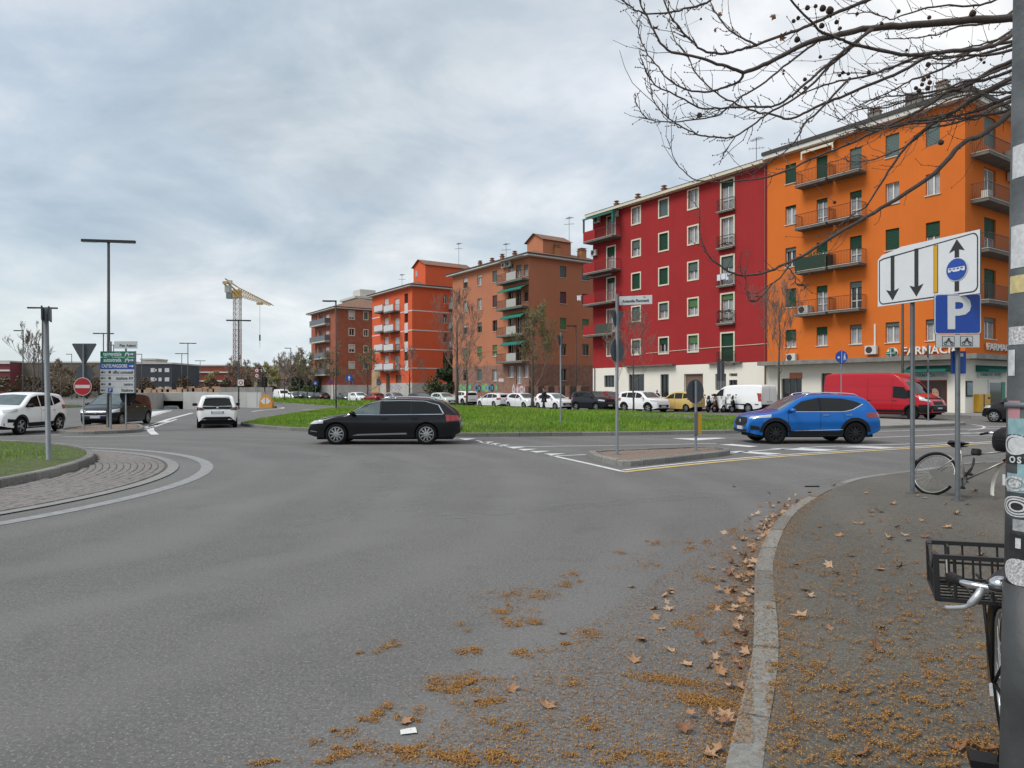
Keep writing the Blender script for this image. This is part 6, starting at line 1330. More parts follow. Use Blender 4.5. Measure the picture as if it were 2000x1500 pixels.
for xx in (-.13, .12):
    sheet(q2, 'icon_frame', [rc(.17, .145)], M_ink).location.x = xx; f_ = sheet(q2, 'icon_field', [rc(.155, .13)], M_sgrey, -.0065); f_.location.x = xx
    mb = MB()
    for sx_ in (-.045, .045): mb.tube([(sx_+.02*cos(a*pi/5), -.011, -.03+.02*sin(a*pi/5)) for a in range(10)], .004, 4, closed=True)
    mb.bar((-.04, -.011, -.02), (.0, -.011, .02), .012); mb.bar((0, -.011, .02), (.045, -.011, -.025), .01); mb.bar((-.01, -.011, .01), (.01, -.011, .045), .018); mb.build('icon', M_ink, f_)
q3 = plate(o, 'small_blue_sign', rc(.2, .33), 2.02, .05, .03, M_blue, M_ink, rz=rzP, x=dAB-.02); sheet(q3, 'symbol', [rc(.12, .05)], M_white).location.z = .11
# posts on the paved island and behind
def roundpost(u, d, zc, r, lab, rz=0, front=None, back=True, dz=.13, n=1):
    o = thing('sign_post', lab, 'sign', put_at(u, d, dz)); pole(o, 0, 0, zc+r+.05, .03)
    for j in range(n): plate(o, 'round_sign_back' if back else 'sign_plate', ci(r), zc-j*(2*r+.12), .05 if back else -.05, .02, front or M_back, M_back, rz=rz)
    return o
o = roundpost(1643, 35.5, 3.15, .31, 'round blue pedestrian and cycle sign on a post before the red van', front=M_blue, back=False); q = [c_ for c_ in o.children if 'plate' in c_.name][0]
sheet(q, 'divider', [rc(.02, .58)], M_white); sheet(q, 'walker', [[(.1, -.17), (.13, -.17), (.15, -.03), (.2, -.17), (.23, -.16), (.18, .0), (.17, .1), (.13, .1), (.1, .0)], [(.15+.03*cos(a), .14+.03*sin(a)) for a in (0, 1, 2, 3, 4, 5)]], M_white); sheet(q, 'cycle', [[(-.15+.06*cos(a), -.03+.06*sin(a)) for a in (0, 1, 2, 3, 4, 5)]], M_white)
roundpost(1813, 34.6, 3.4, .3, 'post with two round sign backs in front of the pharmacy poster', 1.1, n=2)
x, y, _ = put_at(1430, 51); o = thing('sign_post', 'grey post with a tall rectangular sign back beside the scooters', 'sign', (x-.8, y, gz(x, y)+.0)); pole(o, 0, 0, 3.6, .035); plate(o, 'rectangular_sign_back', rc(.55, 1.45), 2.95, .05, .02, M_back, M_back, rz=.15)
# ---- underpass
A, Bq, Cq, Dq = Vector((-24.7, 70)), Vector((-37.05, 80)), Vector((-39.7, 80)), Vector((-34.6, 62))
o = thing('underpass', 'concrete underpass portal and retaining walls at the end of the ramp', 'underpass'); M_cw = mat('pale_concrete', (.4, .41, .4), .85, 0, .14, .6, .1, 20, streak=1)
def wallseg(a, b, z0, z1, th, m, name='wall_panel'):
    d = (b-a).normalized(); n_ = Vector((-d.y, d.x)); 
    if n_.y < 0: n_ = -n_
    L_ = (b-a).length; n = max(1, round(L_/2.6))
    for i in range(n):
        p, q = a+d*(L_*i/n+.012), a+d*(L_*(i+1)/n-.012); r2, s2 = q+n_*th, p+n_*th
        MB().prism([(p.x, p.y), (q.x, q.y), (r2.x, r2.y), (s2.x, s2.y)], z0, z1+random.uniform(-.03, .03)).build(name, m if random.random() < .65 else M_conc, o)
wallseg(A, Bq, -2.4, 1.56, .4, M_cw); wallseg(Dq, Cq, -2.4, 1.5, .4, M_conc)
rdir = Vector((RAMP_R.x, RAMP_R.y)); rn = Vector((RAMP_R.y, -RAMP_R.x))
mb = MB(); p, q = Cq-rn*.0, Bq; e1, e2 = q+rdir*26, p+rdir*26; mb.prism([(p.x, p.y), (q.x, q.y), (e1.x, e1.y), (e2.x, e2.y)], .56, 1.5); mb.build('portal_slab', M_conc, o)
for a_ in (Cq, Bq): b_ = a_+rdir*26; s_ = rn*(.3 if a_ is Bq else -.3); MB().prism([(a_.x, a_.y), (b_.x, b_.y), (b_.x+s_.x, b_.y+s_.y), (a_.x+s_.x, a_.y+s_.y)][::1 if a_ is Cq else -1], -2.4, .56).build('tunnel_wall', M_conc, o)
d1, d2 = Dq+Vector((.5, -.2)), Cq+Vector((.35, -.3)); MB().prism([(d1.x, d1.y), (d2.x, d2.y), (d2.x-.3, d2.y), (d1.x-.3, d1.y)], -2.4, .35).build('low_wall', M_cw, o)
# hoarding and fences beyond
o = thing('timber_hoarding', 'low pinkish timber hoarding beyond the underpass', 'fence'); M_hd = mat('hoarding_wood', (.42, .27, .18), .85, 0, .3, 1.2)
for i in range(20):
    u = 225+i*10; p, q = at(u, 760, 98), at(u+9.7, 760, 98-.2*i % 1); MB().prism([(p.x, 98), (q.x, 98), (q.x, 98.12), (p.x, 98.12)], 0, 2.1+random.uniform(-.25, .2)).build('board', M_hd, o)
o = thing('site_fence', 'pale temporary fence panels beside the timber hoarding', 'fence')
for i in range(16):
    u = 428+i*6.5; p, q = at(u, 760, 92), at(u+6.2, 760, 92); MB().prism([(p.x, 92), (q.x, 92), (q.x, 92.05), (p.x, 92.05)], 0, 2.15).build('fence_panel', mat('fence_grey', (.3, .28, .26), .7, 0, .35, 1.5), o)
# ---- far buildings
def block(name, label, u0, u1, vt, d, dep, m, wins=(), wm=None, rz=0, bands=()):
    a, b = at(u0, vt, d), at(u1, vt, d); w = b.x-a.x; z = a.z; o = thing(name, label, 'building', (a.x, d, 0), rz); MB().box(0, 0, 0, w, dep, z).build('wall', m, o); MB().box(-.15, -.15, z, w+.15, dep+.15, z+.35).build('parapet', M_sill, o)
    for fx_, fz_, ww, hh in wins: MB().box(fx_*w-ww/2, -.08, fz_*z-hh/2, fx_*w+ww/2, -.01, fz_*z+hh/2).build('window', wm or M_panel, o)
    for fz_, hh in bands: MB().box(-.1, -.25, fz_*z, w+.1, -.01, fz_*z+hh).build('white_band', M_fw, o)
    return o
M_dk = mat('dark_cladding', (.045, .05, .062), .8, 0, .2, .3); M_gb = mat('grey_brown_render', (.13, .115, .1), .9, 0, .25, .15); M_fr = mat('far_red_brick', (.24, .06, .04), .9, 0, .2, .2); M_mar = mat('far_maroon', (.17, .04, .045), .9)
block('dark_block', 'charcoal modern block with white window panels behind the underpass', 268, 336, 711, 160, 14, M_dk, [(x, z, w, h) for z in (.82, .55, .28) for x, w, h in ((.45, .9, .9), (.52, .6, .5), (.86, 1.0, .9), (.66, .7, .8))], M_fw)
block('pale_roof_room', 'small pale roof room above the charcoal block', 275, 304, 703, 176, 6, M_sill); block('red_office', 'long red brick office building with white bands beyond the hoarding', 334, 452, 715, 185, 16, M_fr, bands=((.78, .35), (.5, .35)))
block('grey_terrace', 'long grey brown terrace behind the give way sign', 18, 262, 709, 172, 14, M_gb, [(x, z, 1.0, 1.5) for x in (.04, .08, .33, .36, .53, .56, .78) for z in (.72, .3)]); block('maroon_office', 'maroon building with white bands at the far left', -60, 19, 707, 168, 14, M_mar, bands=((.95, .4), (.74, .4), (.5, .4), (.3, .4)))
block('cream_flats', 'pale cream apartment block behind the bare trees', 520, 600, 716, 210, 12, mat('far_cream', (.42, .38, .28), .9, 0, .15, .2), [(x, z, 1.3, 1.5) for x in (.15, .35, .55, .8) for z in (.8, .5)]); block('warehouse', 'low pale warehouse among the trees', 452, 522, 728, 230, 12, mat('far_beige', (.34, .31, .24), .9, 0, .2, .2))
a, b = at(541, 735, 150), at(603, 735, 150); w = b.x-a.x; o = thing('small_house', 'small pinkish house with dark porch beside the brick house', 'building', (a.x, 150, 0)); zt = 4.2
MB().box(0, 0, 0, w, 8, zt).build('wall', mat('pink_render', (.38, .29, .27), .9, 0, .1, .3), o); mb = MB(); mb.add([(-.4, -.4, zt), (w+.4, -.4, zt), (w+.4, 8.4, zt), (-.4, 8.4, zt), (1.5, 4, zt+2), (w-1.5, 4, zt+2)], [(0, 1, 5, 4), (1, 2, 5), (2, 3, 4, 5), (3, 0, 4)]); mb.build('roof', M_tile, o)
MB().box(w*.55, -1, 2.6, w*.85, -.01, 2.9).build('porch_roof', M_roofd, o)
for fx_ in (.15, .33, .62, .75): MB().box(fx_*w-.5, -.05, .9, fx_*w+.5, -.01, 2.2).build('window', M_panel, o)
# fence between the terracotta and the crimson house
o = thing('garden_fence', 'dark metal grille fence with brick pillars between the terracotta and crimson houses', 'fence')
c0 = BRO.o-AV*BRO.L; c1 = RED.o
for i in range(6):
    p, q = c0.lerp(c1, i/6), c0.lerp(c1, (i+1)/6); d = (q-p).normalized(); nn = BV*-.25; z = .14
    MB().prism([(p.x-.25+nn.x, p.y-.25+nn.y), (p.x+.25+nn.x, p.y-.25+nn.y), (p.x+.25+nn.x, p.y+.25+nn.y), (p.x-.25+nn.x, p.y+.25+nn.y)], z, z+2.1).build('pillar', M_bk, o)
    a_, b_ = p+d*.3+nn, q-d*.3+nn; mb = MB(); mb.bar((a_.x, a_.y, z+.3), (b_.x, b_.y, z+.3), .05); mb.bar((a_.x, a_.y, z+1.9), (b_.x, b_.y, z+1.9), .05); n = 18
    for j in range(n+1): r2 = a_.lerp(b_, j/n); mb.bar((r2.x, r2.y, z+.1), (r2.x, r2.y, z+2), .025)
    mb.build('grille', M_dmetal, o); MB().prism([(a_.x, a_.y), (b_.x, b_.y), (b_.x+BV.x*.2, b_.y+BV.y*.2), (a_.x+BV.x*.2, a_.y+BV.y*.2)], z, z+.45).build('plinth', M_conc, o)
# ---- tower crane
px = at(463.5, 760, 230); o = thing('tower_crane', 'yellow tower crane with lattice mast and jib behind the underpass', 'crane', (px.x, 230, 0)); zm = at(0, 582, 230).z
mb = MB(); hw_ = .95; n = 16; M_cr = mat('crane_white', (.5, .48, .45), .6); M_cy = mat('crane_yellow', (.46, .31, .11), .7); M_crd = mat('crane_red', (.42, .28, .26), .6)
def lattice(mb, z0, z1, n):
    for sx in (-1, 1):
        for sy in (-1, 1): mb.bar((sx*hw_, sy*hw_, z0), (sx*hw_, sy*hw_, z1), .2)
    for i in range(n):
        a, b = z0+(z1-z0)*i/n, z0+(z1-z0)*(i+1)/n
        for k in range(4):
            c_ = [(-1, -1), (1, -1), (1, 1), (-1, 1)]; p, q = c_[k], c_[(k+1) % 4]; mb.bar((p[0]*hw_, p[1]*hw_, a), (q[0]*hw_, q[1]*hw_, b), .11); mb.bar((q[0]*hw_, q[1]*hw_, a), (p[0]*hw_, p[1]*hw_, b), .11); mb.bar((p[0]*hw_, p[1]*hw_, b), (q[0]*hw_, q[1]*hw_, b), .11)
mb = MB(); lattice(mb, 0, 21.5, 12); mb.build('mast', M_crd, o); mb = MB(); lattice(mb, 21.5, zm, 6); mb.build('mast_top', M_cr, o)
MB().box(-1.2, -1.2, zm, 1.2, 1.2, zm+2.6, 0, .3).build('slewing_unit', M_cy, o); MB().box(-3.4, -.9, zm-.2, -1.3, .9, zm+1.8, 0, .2).build('cab', mat('crane_cab', (.16, .18, .2), .4), o)
def P3(u, v, d): p = at(u, v, d); return Vector((p.x-px.x, d-230, p.z))
j0, j1 = P3(464, 577, 230), P3(531, 597, 262); up = Vector((0, 0, 1)); mb = MB(); sd = (j1-j0).cross(up).normalized()*.7; nb = 16
for s_ in (-1, 1): mb.bar(j0+sd*s_, j1+sd*s_, .15)
tp = lambda t_: j0.lerp(j1, t_)+up*(2.2*(1-t_)+.5); mb.bar(tp(0), tp(1), .2)
for i in range(nb):
    for s_ in (-1, 1): mb.bar(j0.lerp(j1, i/nb)+sd*s_, tp((i+.5)/nb), .1); mb.bar(tp((i+.5)/nb), j0.lerp(j1, (i+1)/nb)+sd*s_, .1)
mb.build('jib', M_cy, o)
k0 = P3(440, 552, 219); mb = MB()
for s_ in (-1, 1): mb.bar(j0+sd*s_+up*.4, k0+sd*s_, .35)
mb.bar(tp(0), k0+up*1.2, .3); mb.bar(k0-sd, k0+sd, .8); mb.build('counter_jib', M_cy, o); q = P3(445, 562, 220); MB().box(q.x-.6, q.y-1, q.z-1.5, q.x+.8, q.y+1, q.z+.6).build('counterweight', M_conc, o); q = P3(449, 552, 220.5); MB().box(q.x-.5, q.y-.6, q.z-.5, q.x+.6, q.y+.6, q.z+.7).build('winch_box', M_cr, o)
h0 = j0.lerp(j1, .62); mb = MB(); mb.tube([h0, h0-up*16], .05, 4); mb.box(h0.x-.2, h0.y-.2, h0.z-13.6, h0.x+.2, h0.y+.2, h0.z-11.5); mb.build('hoist_rope', M_dmetal, o); MB().box(h0.x-1, h0.y-.6, h0.z-.9, h0.x+1, h0.y+.6, h0.z-.2).build('trolley', M_cy, o)
# ------------------------------------------------------------------ trees
M_bark = mat('grey_bark', (.085, .07, .058), .9, 0, .35, 14, .5, 60); M_twig = mat('brown_twig', (.19, .15, .125), .9, 0, .2, 10); M_twigd = mat('dark_twig', (.075, .058, .05), .85, 0, .3, 30)
M_bud = mat('bud_green', (.13, .14, .035), .8, 0, .4, 6)
def grow(rr, p, d, L, r, depth, out, spread=.55, up=.12, kids_=(3, 5), seg=5, shrink=.62, jit=.16):
    pts = [p.copy()]; q = p.copy(); dd = d.copy()
    for i in range(seg):
        dd = (dd+Vector((rr.gauss(0, jit), rr.gauss(0, jit), rr.gauss(0, jit)+up*.5))).normalized(); q = q+dd*(L/seg); pts.append(q.copy())
    out.append((pts, [r*(1-.62*i/seg) for i in range(seg+1)], depth))
    if depth <= 0: return
    for _ in range(rr.randint(*kids_)):
        t_ = rr.uniform(.3, 1); i = min(seg-1, int(t_*seg)); b = pts[i].lerp(pts[i+1], t_*seg-i)
        ax = (pts[i+1]-pts[i]).normalized(); s_ = ax.orthogonal().normalized(); s_.rotate(Matrix.Rotation(rr.uniform(0, 2*pi), 3, ax)); nd = (ax*(1-spread)+s_*spread*rr.uniform(.7, 1.4)+Vector((0, 0, up))).normalized()
        grow(rr, b, nd, L*rr.uniform(shrink*.75, shrink*1.15), r*(1-.6*t_)*.62, depth-1, out, spread, up, kids_, max(3, seg-1), shrink, jit)
def tree(name, label, u, d, h, tr, seed, depth=4, spread=.5, up=.2, buds=0, crown_at=.3, kids_=(3, 4), rmul=1, z=None, grp='bare street trees', lean=0, m_tw=None, budm=None, bs=.05):
    x, y, z0 = put_at(u, d); z0 = z0 if z is None else z; o = thing(name, label, 'tree', (x, y, z0), 0, grp); rr = random.Random(seed); mb = MB()
    tp = [Vector((0, 0, -.1))]; 
    for i in range(1, 7): tp.append(Vector((lean*i/6*h+rr.gauss(0, .015*h/6), rr.gauss(0, .015*h/6), h*.72*i/6)))
    mb.tube(tp, [tr*(1.15 if i == 0 else 1-.72*i/6) for i in range(7)], 8); mb.build('trunk', M_bark, o, True)
    out = []; n = 9
    for i in range(n):
        t_ = crown_at+(.98-crown_at)*i/(n-1); k = min(5, int(t_*6)); b = tp[k].lerp(tp[k+1], t_*6-k); a = i*2.4+rr.uniform(-.5, .5)
        grow(rr, b, Vector((cos(a)*.8, sin(a)*.8, .55+.5*t_)).normalized(), h*(.36-.14*t_)*rr.uniform(.8, 1.2), tr*.36*(1-.6*t_), depth-1, out, spread, up, kids_)
    cm = MB()
    for pts, rd, dp in out: cm.tube(pts, [max(.006*rmul, r) for r in rd], 3 if dp < 2 else 5, cap=False)
    if buds:
        for pts, rd, dp in out:
            if dp == 0:
                for p in pts[1:]:
                    for _ in range(buds):
                        q = p+Vector((rr.gauss(0, .12), rr.gauss(0, .12), rr.gauss(0, .12))); s_ = bs*rr.uniform(.6, 1.4); a = Vector((rr.gauss(0, 1), rr.gauss(0, 1), rr.gauss(0, 1))).normalized()*s_; b = a.orthogonal().normalized()*s_*.7
                        cm.add([q-a, q+b, q+a, q-b], [(0, 1, 2, 3)], 1)
    cm.build('crown', [m_tw or M_twig, budm or M_bud], o); return o
tree('street_tree', 'tall bare tree rising before the terracotta house balcony side', 893, 68, 11.6, .17, 11, 5, rmul=1.5, up=.34, spread=.42); tree('street_tree', 'smaller bare tree beside the tall one at the grass edge', 912, 64, 6.6, .11, 12, 4, rmul=1.5, up=.3)
tree('street_tree', 'bare tree with olive buds before the corner of the terracotta house', 1040, 58, 8.4, .14, 13, 5, buds=1, rmul=1.3, up=.34, spread=.42, bs=.05); tree('street_tree', 'slim bare sapling in front of the crimson house shops', 1237, 47, 7.4, .07, 14, 4, rmul=1.3, up=.32, crown_at=.42)
tree('street_tree', 'slender bare tree where the crimson and orange houses meet', 1521, 44.5, 8.6, .1, 15, 5, rmul=1.0, up=.36, spread=.38, crown_at=.4); tree('street_tree', 'bare tree before the coral house side wall', 800, 92, 8.0, .13, 16, 4, rmul=2.6, up=.34); tree('street_tree', 'budding tree between the brick and coral houses', 718, 100, 7.6, .14, 17, 4, buds=1, rmul=2.6, up=.3, bs=.07)
tree('street_tree', 'thin budding tree before the brick house', 652, 105, 7.4, .1, 18, 4, buds=1, rmul=2.6, up=.3, bs=.07); tree('street_tree', 'thin bare tree by the delivery van', 556, 100, 7.0, .1, 19, 4, rmul=2.4, up=.3); tree('street_tree', 'thin bare tree by the pedestrian sign', 600, 112, 7.4, .12, 20, 4, buds=1, rmul=2.6, up=.3, bs=.08)
tree('street_tree', 'young bare tree in front of the white shop wall by the crimson house', 1205, 50, 6.0, .06, 31, 4, rmul=1.2, up=.3, crown_at=.45)
tree('street_tree', 'large bare grey tree behind the far left lamp', 66, 92, 9.8, .16, 21, 5, rmul=2.6, up=.36, spread=.4)
M_budb = mat('bud_brown', (.21, .165, .11), .9, 0, .4, .6); M_budy = mat('bud_yellow', (.3, .29, .09), .9, 0, .3, .8); M_ever = mat('evergreen', (.02, .045, .014), .8, 0, .5, 1.5)
FT = [(u_, d_, h_*.84, k_) for u_, d_, h_, k_ in [(120, 130, 8, 0), (100, 140, 8.5, 0), (400, 200, 8.8, 0), (428, 195, 8, 1), (455, 170, 10, 0), (472, 160, 10.5, 0), (490, 175, 9.5, 0), (508, 150, 9, 0), (530, 150, 8.6, 1), (545, 165, 11.5, 0), (572, 140, 8.5, 0), (585, 135, 11, 2), (412, 178, 7.5, 1), (170, 150, 8.5, 0), (150, 160, 8, 0)]]
FL = ['behind the direction sign', 'beside the large bare grey tree', 'before the red office wall', 'beside the site fence', 'just left of the crane mast foot', 'just right of the crane mast foot', 'behind the orange lane divider', 'behind the traffic light', 'before the pale warehouse', 'tallest before the cream flats', 'behind the delivery van', 'beside the brick house gable', 'low before the long red office', 'behind the give way triangle', 'behind the round sign back']
for k, (u, d, h, kd) in enumerate(FT):
    lab = ['brown leafless tree ', 'yellow green budding tree ', 'reddish brown tree '][kd]+FL[k]
    tree('background_tree', lab, u, d, h, .16, 40+k, 4, buds=2, rmul=3.2, up=.26, spread=.5, crown_at=.2, grp='trees behind the underpass', budm=[M_budb, M_budy, M_budb][kd], bs=.1)
def bush(name, label, u, d, w, h, n, m, seed, z=None, grp=None, dep=None, leaf=.12):
    x, y, z0 = put_at(u, d); o = thing(name, label, 'shrub', (x, y, z0+.1 if z is None else z), 0, grp); rr = random.Random(seed); mb = MB(); st = MB(); dep = dep or w
    for i in range(7): a = rr.uniform(0, 6.3); st.tube([(0, 0, 0), (w*.2*cos(a), dep*.2*sin(a), h*.5), (w*.35*cos(a), dep*.35*sin(a), h*.85)], [.05, .03, .01], 4)
    st.build('stem', M_bark, o)
    cs = [(Vector((rr.uniform(-.5, .5)*w, rr.uniform(-.5, .5)*dep, rr.uniform(.12, .9)*h)), rr.uniform(.25, .5)*min(w, h)*.6) for _ in range(16)]
    for _ in range(n):
        c_, r_ = rr.choice(cs); v = Vector((rr.gauss(0, 1), rr.gauss(0, 1), rr.gauss(0, 1))).normalized()*r_*rr.uniform(.6, 1.05)**.5; q = c_+v; q.z = max(q.z, .03)
        s_ = leaf*rr.uniform(.5, 1.3); a = Vector((rr.gauss(0, 1), rr.gauss(0, 1), rr.gauss(0, 1))).normalized()*s_; b = a.orthogonal().normalized()*s_*.6; mb.add([q-a, q+b, q+a, q-b], [(0, 1, 2, 3)])
    mb.build('foliage', m, o); return o
bush('ivy_column', 'tall dark ivy covered column between the coral and terracotta houses', 881, 97, 2.6, 7.2, 2600, M_ever, 1, leaf=.2); bush('garden_shrub', 'grey green garden shrub by the coral house side', 861, 98, 3.4, 3.2, 1500, mat('shrub_olive', (.06, .075, .025), .8, 0, .5, 1.5), 2, leaf=.18); bush('garden_shrub', 'round shrub beside the ivy column', 846, 100, 2.6, 2.4, 900, MATS['shrub_olive'], 3, leaf=.16)
bush('evergreen_tree', 'dark evergreen clump beside the brick house', 601, 138, 4.2, 5.6, 2200, M_ever, 4, leaf=.25); bush('garden_hedge', 'small clipped hedge by the pink house', 594, 134, 4, 2.4, 900, mat('hedge_green', (.05, .1, .02), .8, 0, .4, 1), 5, leaf=.2); bush('garden_shrub', 'brown bramble behind the metal grille fence', 1110, 83, 5, 2.4, 900, mat('bramble', (.1, .07, .04), .9, 0, .4, 1), 6, leaf=.12)
for k, (u, d, w, h) in enumerate(((40, 150, 22, 4.2), (110, 150, 20, 4.6), (190, 155, 24, 4.4), (500, 150, 24, 4.0), (430, 160, 22, 4.2))): bush('scrub_belt', 'brown scrub along the foot of the distant buildings, part %s' % ['by the maroon office', 'behind the bare grey tree', 'behind the no entry sign', 'behind the traffic light', 'under the crane'][k], u, d, w, h, 2600, MATS['bramble'], 20+k, leaf=.3, grp='scrub before the distant buildings', dep=4)
# green verge at the far left beyond the cars
fv = [(-58, 62), (-44, 66), (-44, 74), (-60, 74)]; fvz = lambda x, y: GZ(x, y)+.15
sf = surface('far_verge', fv, lambda x, y: gz(x, y)+.13, M_soil, 4); kerb(sf, fv, .16, .14, 2, True, -1); grass('far_verge_grass', 'green strip of grass behind the no entry sign', fv, fvz, 9000, .15, .4, .05)
# ------------------------------------------------------------------ plane tree leaning in at the right, traced boughs
BR = [
 ([(2010, 34), (1975, 36), (1896, 40), (1780, 49), (1700, 55), (1640, 68), (1580, 82), (1530, 108), (1490, 128), (1452, 142)], 8.5, 3.6, 4.5, 4.3),
 ([(1452, 142), (1420, 130), (1380, 118), (1340, 106), (1304, 98), (1280, 66), (1266, 36), (1250, 4), (1246, -20)], 3.4, 1.2, 4.3, 4.2),
 ([(1452, 142), (1444, 158), (1416, 170), (1386, 178), (1340, 174), (1304, 154), (1280, 124), (1262, 102), (1248, 66), (1244, 40)], 2.8, .9, 4.3, 4.5),
 ([(1800, -60), (1760, -30), (1694, 0), (1640, 22), (1600, 40), (1570, 54), (1536, 66), (1478, 88), (1440, 98), (1416, 105), (1390, 103), (1370, 96), (1344, 74), (1324, 52), (1308, 28), (1298, 4), (1292, -20)], 4.2, 1.2, 4.2, 4.0),
 ([(1478, 88), (1450, 74), (1426, 60), (1400, 28), (1388, 4), (1382, -20)], 2.2, .9, 4.05, 4.2), ([(1450, -40), (1388, 0), (1366, 10), (1336, 18), (1304, 25), (1260, 26), (1236, 16), (1216, 0), (1205, -20)], 2.6, 1, 4, 3.9),
 ([(1996, 40), (1970, 72), (1930, 92), (1860, 100), (1816, 104), (1776, 108), (1740, 102), (1666, 86), (1640, 76), (1600, 58), (1580, 38), (1544, 0), (1530, -20)], 5, 1.6, 4.4, 3.9),
 ([(1816, 104), (1788, 112), (1740, 132), (1690, 150), (1640, 158), (1600, 170), (1560, 186)], 3.4, 1.2, 4.2, 4.4), ([(1704, 58), (1660, 90), (1626, 118), (1600, 140), (1584, 154), (1540, 192), (1506, 208), (1470, 208), (1420, 210), (1374, 212), (1336, 194), (1280, 166), (1264, 144), (1254, 116)], 3.6, .9, 4.4, 4.0),
 ([(1993, 208), (1970, 224), (1940, 248), (1910, 268), (1880, 280), (1824, 340), (1752, 388), (1692, 424), (1636, 456), (1580, 492), (1532, 516), (1496, 532), (1460, 538), (1424, 530), (1388, 504), (1368, 460), (1366, 400)], 6.5, 1, 4.6, 4.4), ([(1548, 508), (1530, 535), (1504, 560), (1480, 586), (1462, 584), (1456, 548), (1462, 492)], 1.9, .8, 4.45, 4.4),
 ([(1993, 144), (1944, 169), (1888, 200), (1860, 220), (1839, 232), (1815, 246), (1780, 276), (1750, 312), (1720, 360), (1692, 404)], 6, 1.6, 4.5, 4.7), ([(1992, 114), (1950, 130), (1912, 152), (1880, 172), (1850, 180), (1812, 206), (1780, 224), (1720, 252), (1660, 280), (1600, 304), (1540, 332), (1500, 345), (1460, 352), (1400, 356), (1352, 348), (1320, 316), (1304, 272)], 4.8, .8, 4.6, 4.9),
 ([(1816, 108), (1760, 140), (1700, 165), (1640, 190), (1600, 206), (1570, 222), (1540, 232), (1510, 224), (1476, 218), (1430, 200), (1400, 182), (1366, 152), (1348, 122), (1340, 104), (1316, 74), (1308, 36)], 3.4, .9, 4.3, 4.6), ([(1700, 56), (1660, 96), (1620, 130), (1580, 170), (1540, 200), (1500, 222), (1470, 244), (1436, 266), (1404, 269), (1370, 264), (1340, 252), (1312, 236), (1290, 216), (1274, 192), (1271, 170)], 3, .8, 4.4, 4.1),
 ([(1600, 78), (1570, 100), (1530, 130), (1484, 168), (1450, 188), (1420, 212), (1400, 226), (1370, 232), (1312, 238), (1276, 236), (1256, 224), (1244, 204), (1240, 192)], 2.4, .8, 4.5, 4.6), ([(1660, 152), (1600, 216), (1576, 236), (1568, 246), (1562, 262), (1540, 290), (1501, 317), (1470, 340)], 2.6, .9, 4.3, 4.2),
 ([(1436, 266), (1420, 290), (1412, 300)], 1.2, .7, 4.2, 4.2), ([(1692, 404), (1650, 430), (1620, 470)], 1.6, .8, 4.7, 4.8), ([(1532, 516), (1552, 540), (1556, 556), (1576, 560)], 1.3, .7, 4.4, 4.4)]
rr = random.Random(77)
for k in range(19):   # more boughs entering from the trunk side
    v0 = rr.uniform(-20, 230); u = 2000; v = v0; P = [(u, v)]; sl = rr.uniform(.12, .62); n = rr.randint(5, 10)
    for i in range(n): u -= rr.uniform(28, 58); v += (u*0+42)*sl*rr.uniform(.6, 1.2)*(1-.75*i/n)+rr.gauss(0, 7); P.append((u, v))
    d0 = rr.uniform(4.2, 5.2); BR.append((P, rr.uniform(1.8, 4.2), .8, d0, d0+rr.uniform(-.6, .6)))
o = thing('plane_tree', 'bare plane tree with hanging seed balls, its boughs reaching in above the bicycles', 'tree', (5.3, 4.9, PAVH-.02)); T0 = Vector((5.3, 4.9, PAVH-.02))
tk = MB(); tk.tube([Vector(p) for p in ((0, 0, -.1), (.02, 0, .6), (-.03, .02, 1.6), (.0, .0, 2.7), (.06, .03, 4.2), (.1, .0, 6.2), (.1, 0, 8.5))], [.3, .24, .21, .2, .15, .09, .03], 14); tk.build('trunk', mat('plane_bark', (.2, .18, .13), .9, 0, .4, 5, .4, 25), o, True)
bm_ = MB(); tw = MB(); tips = []; allp = []
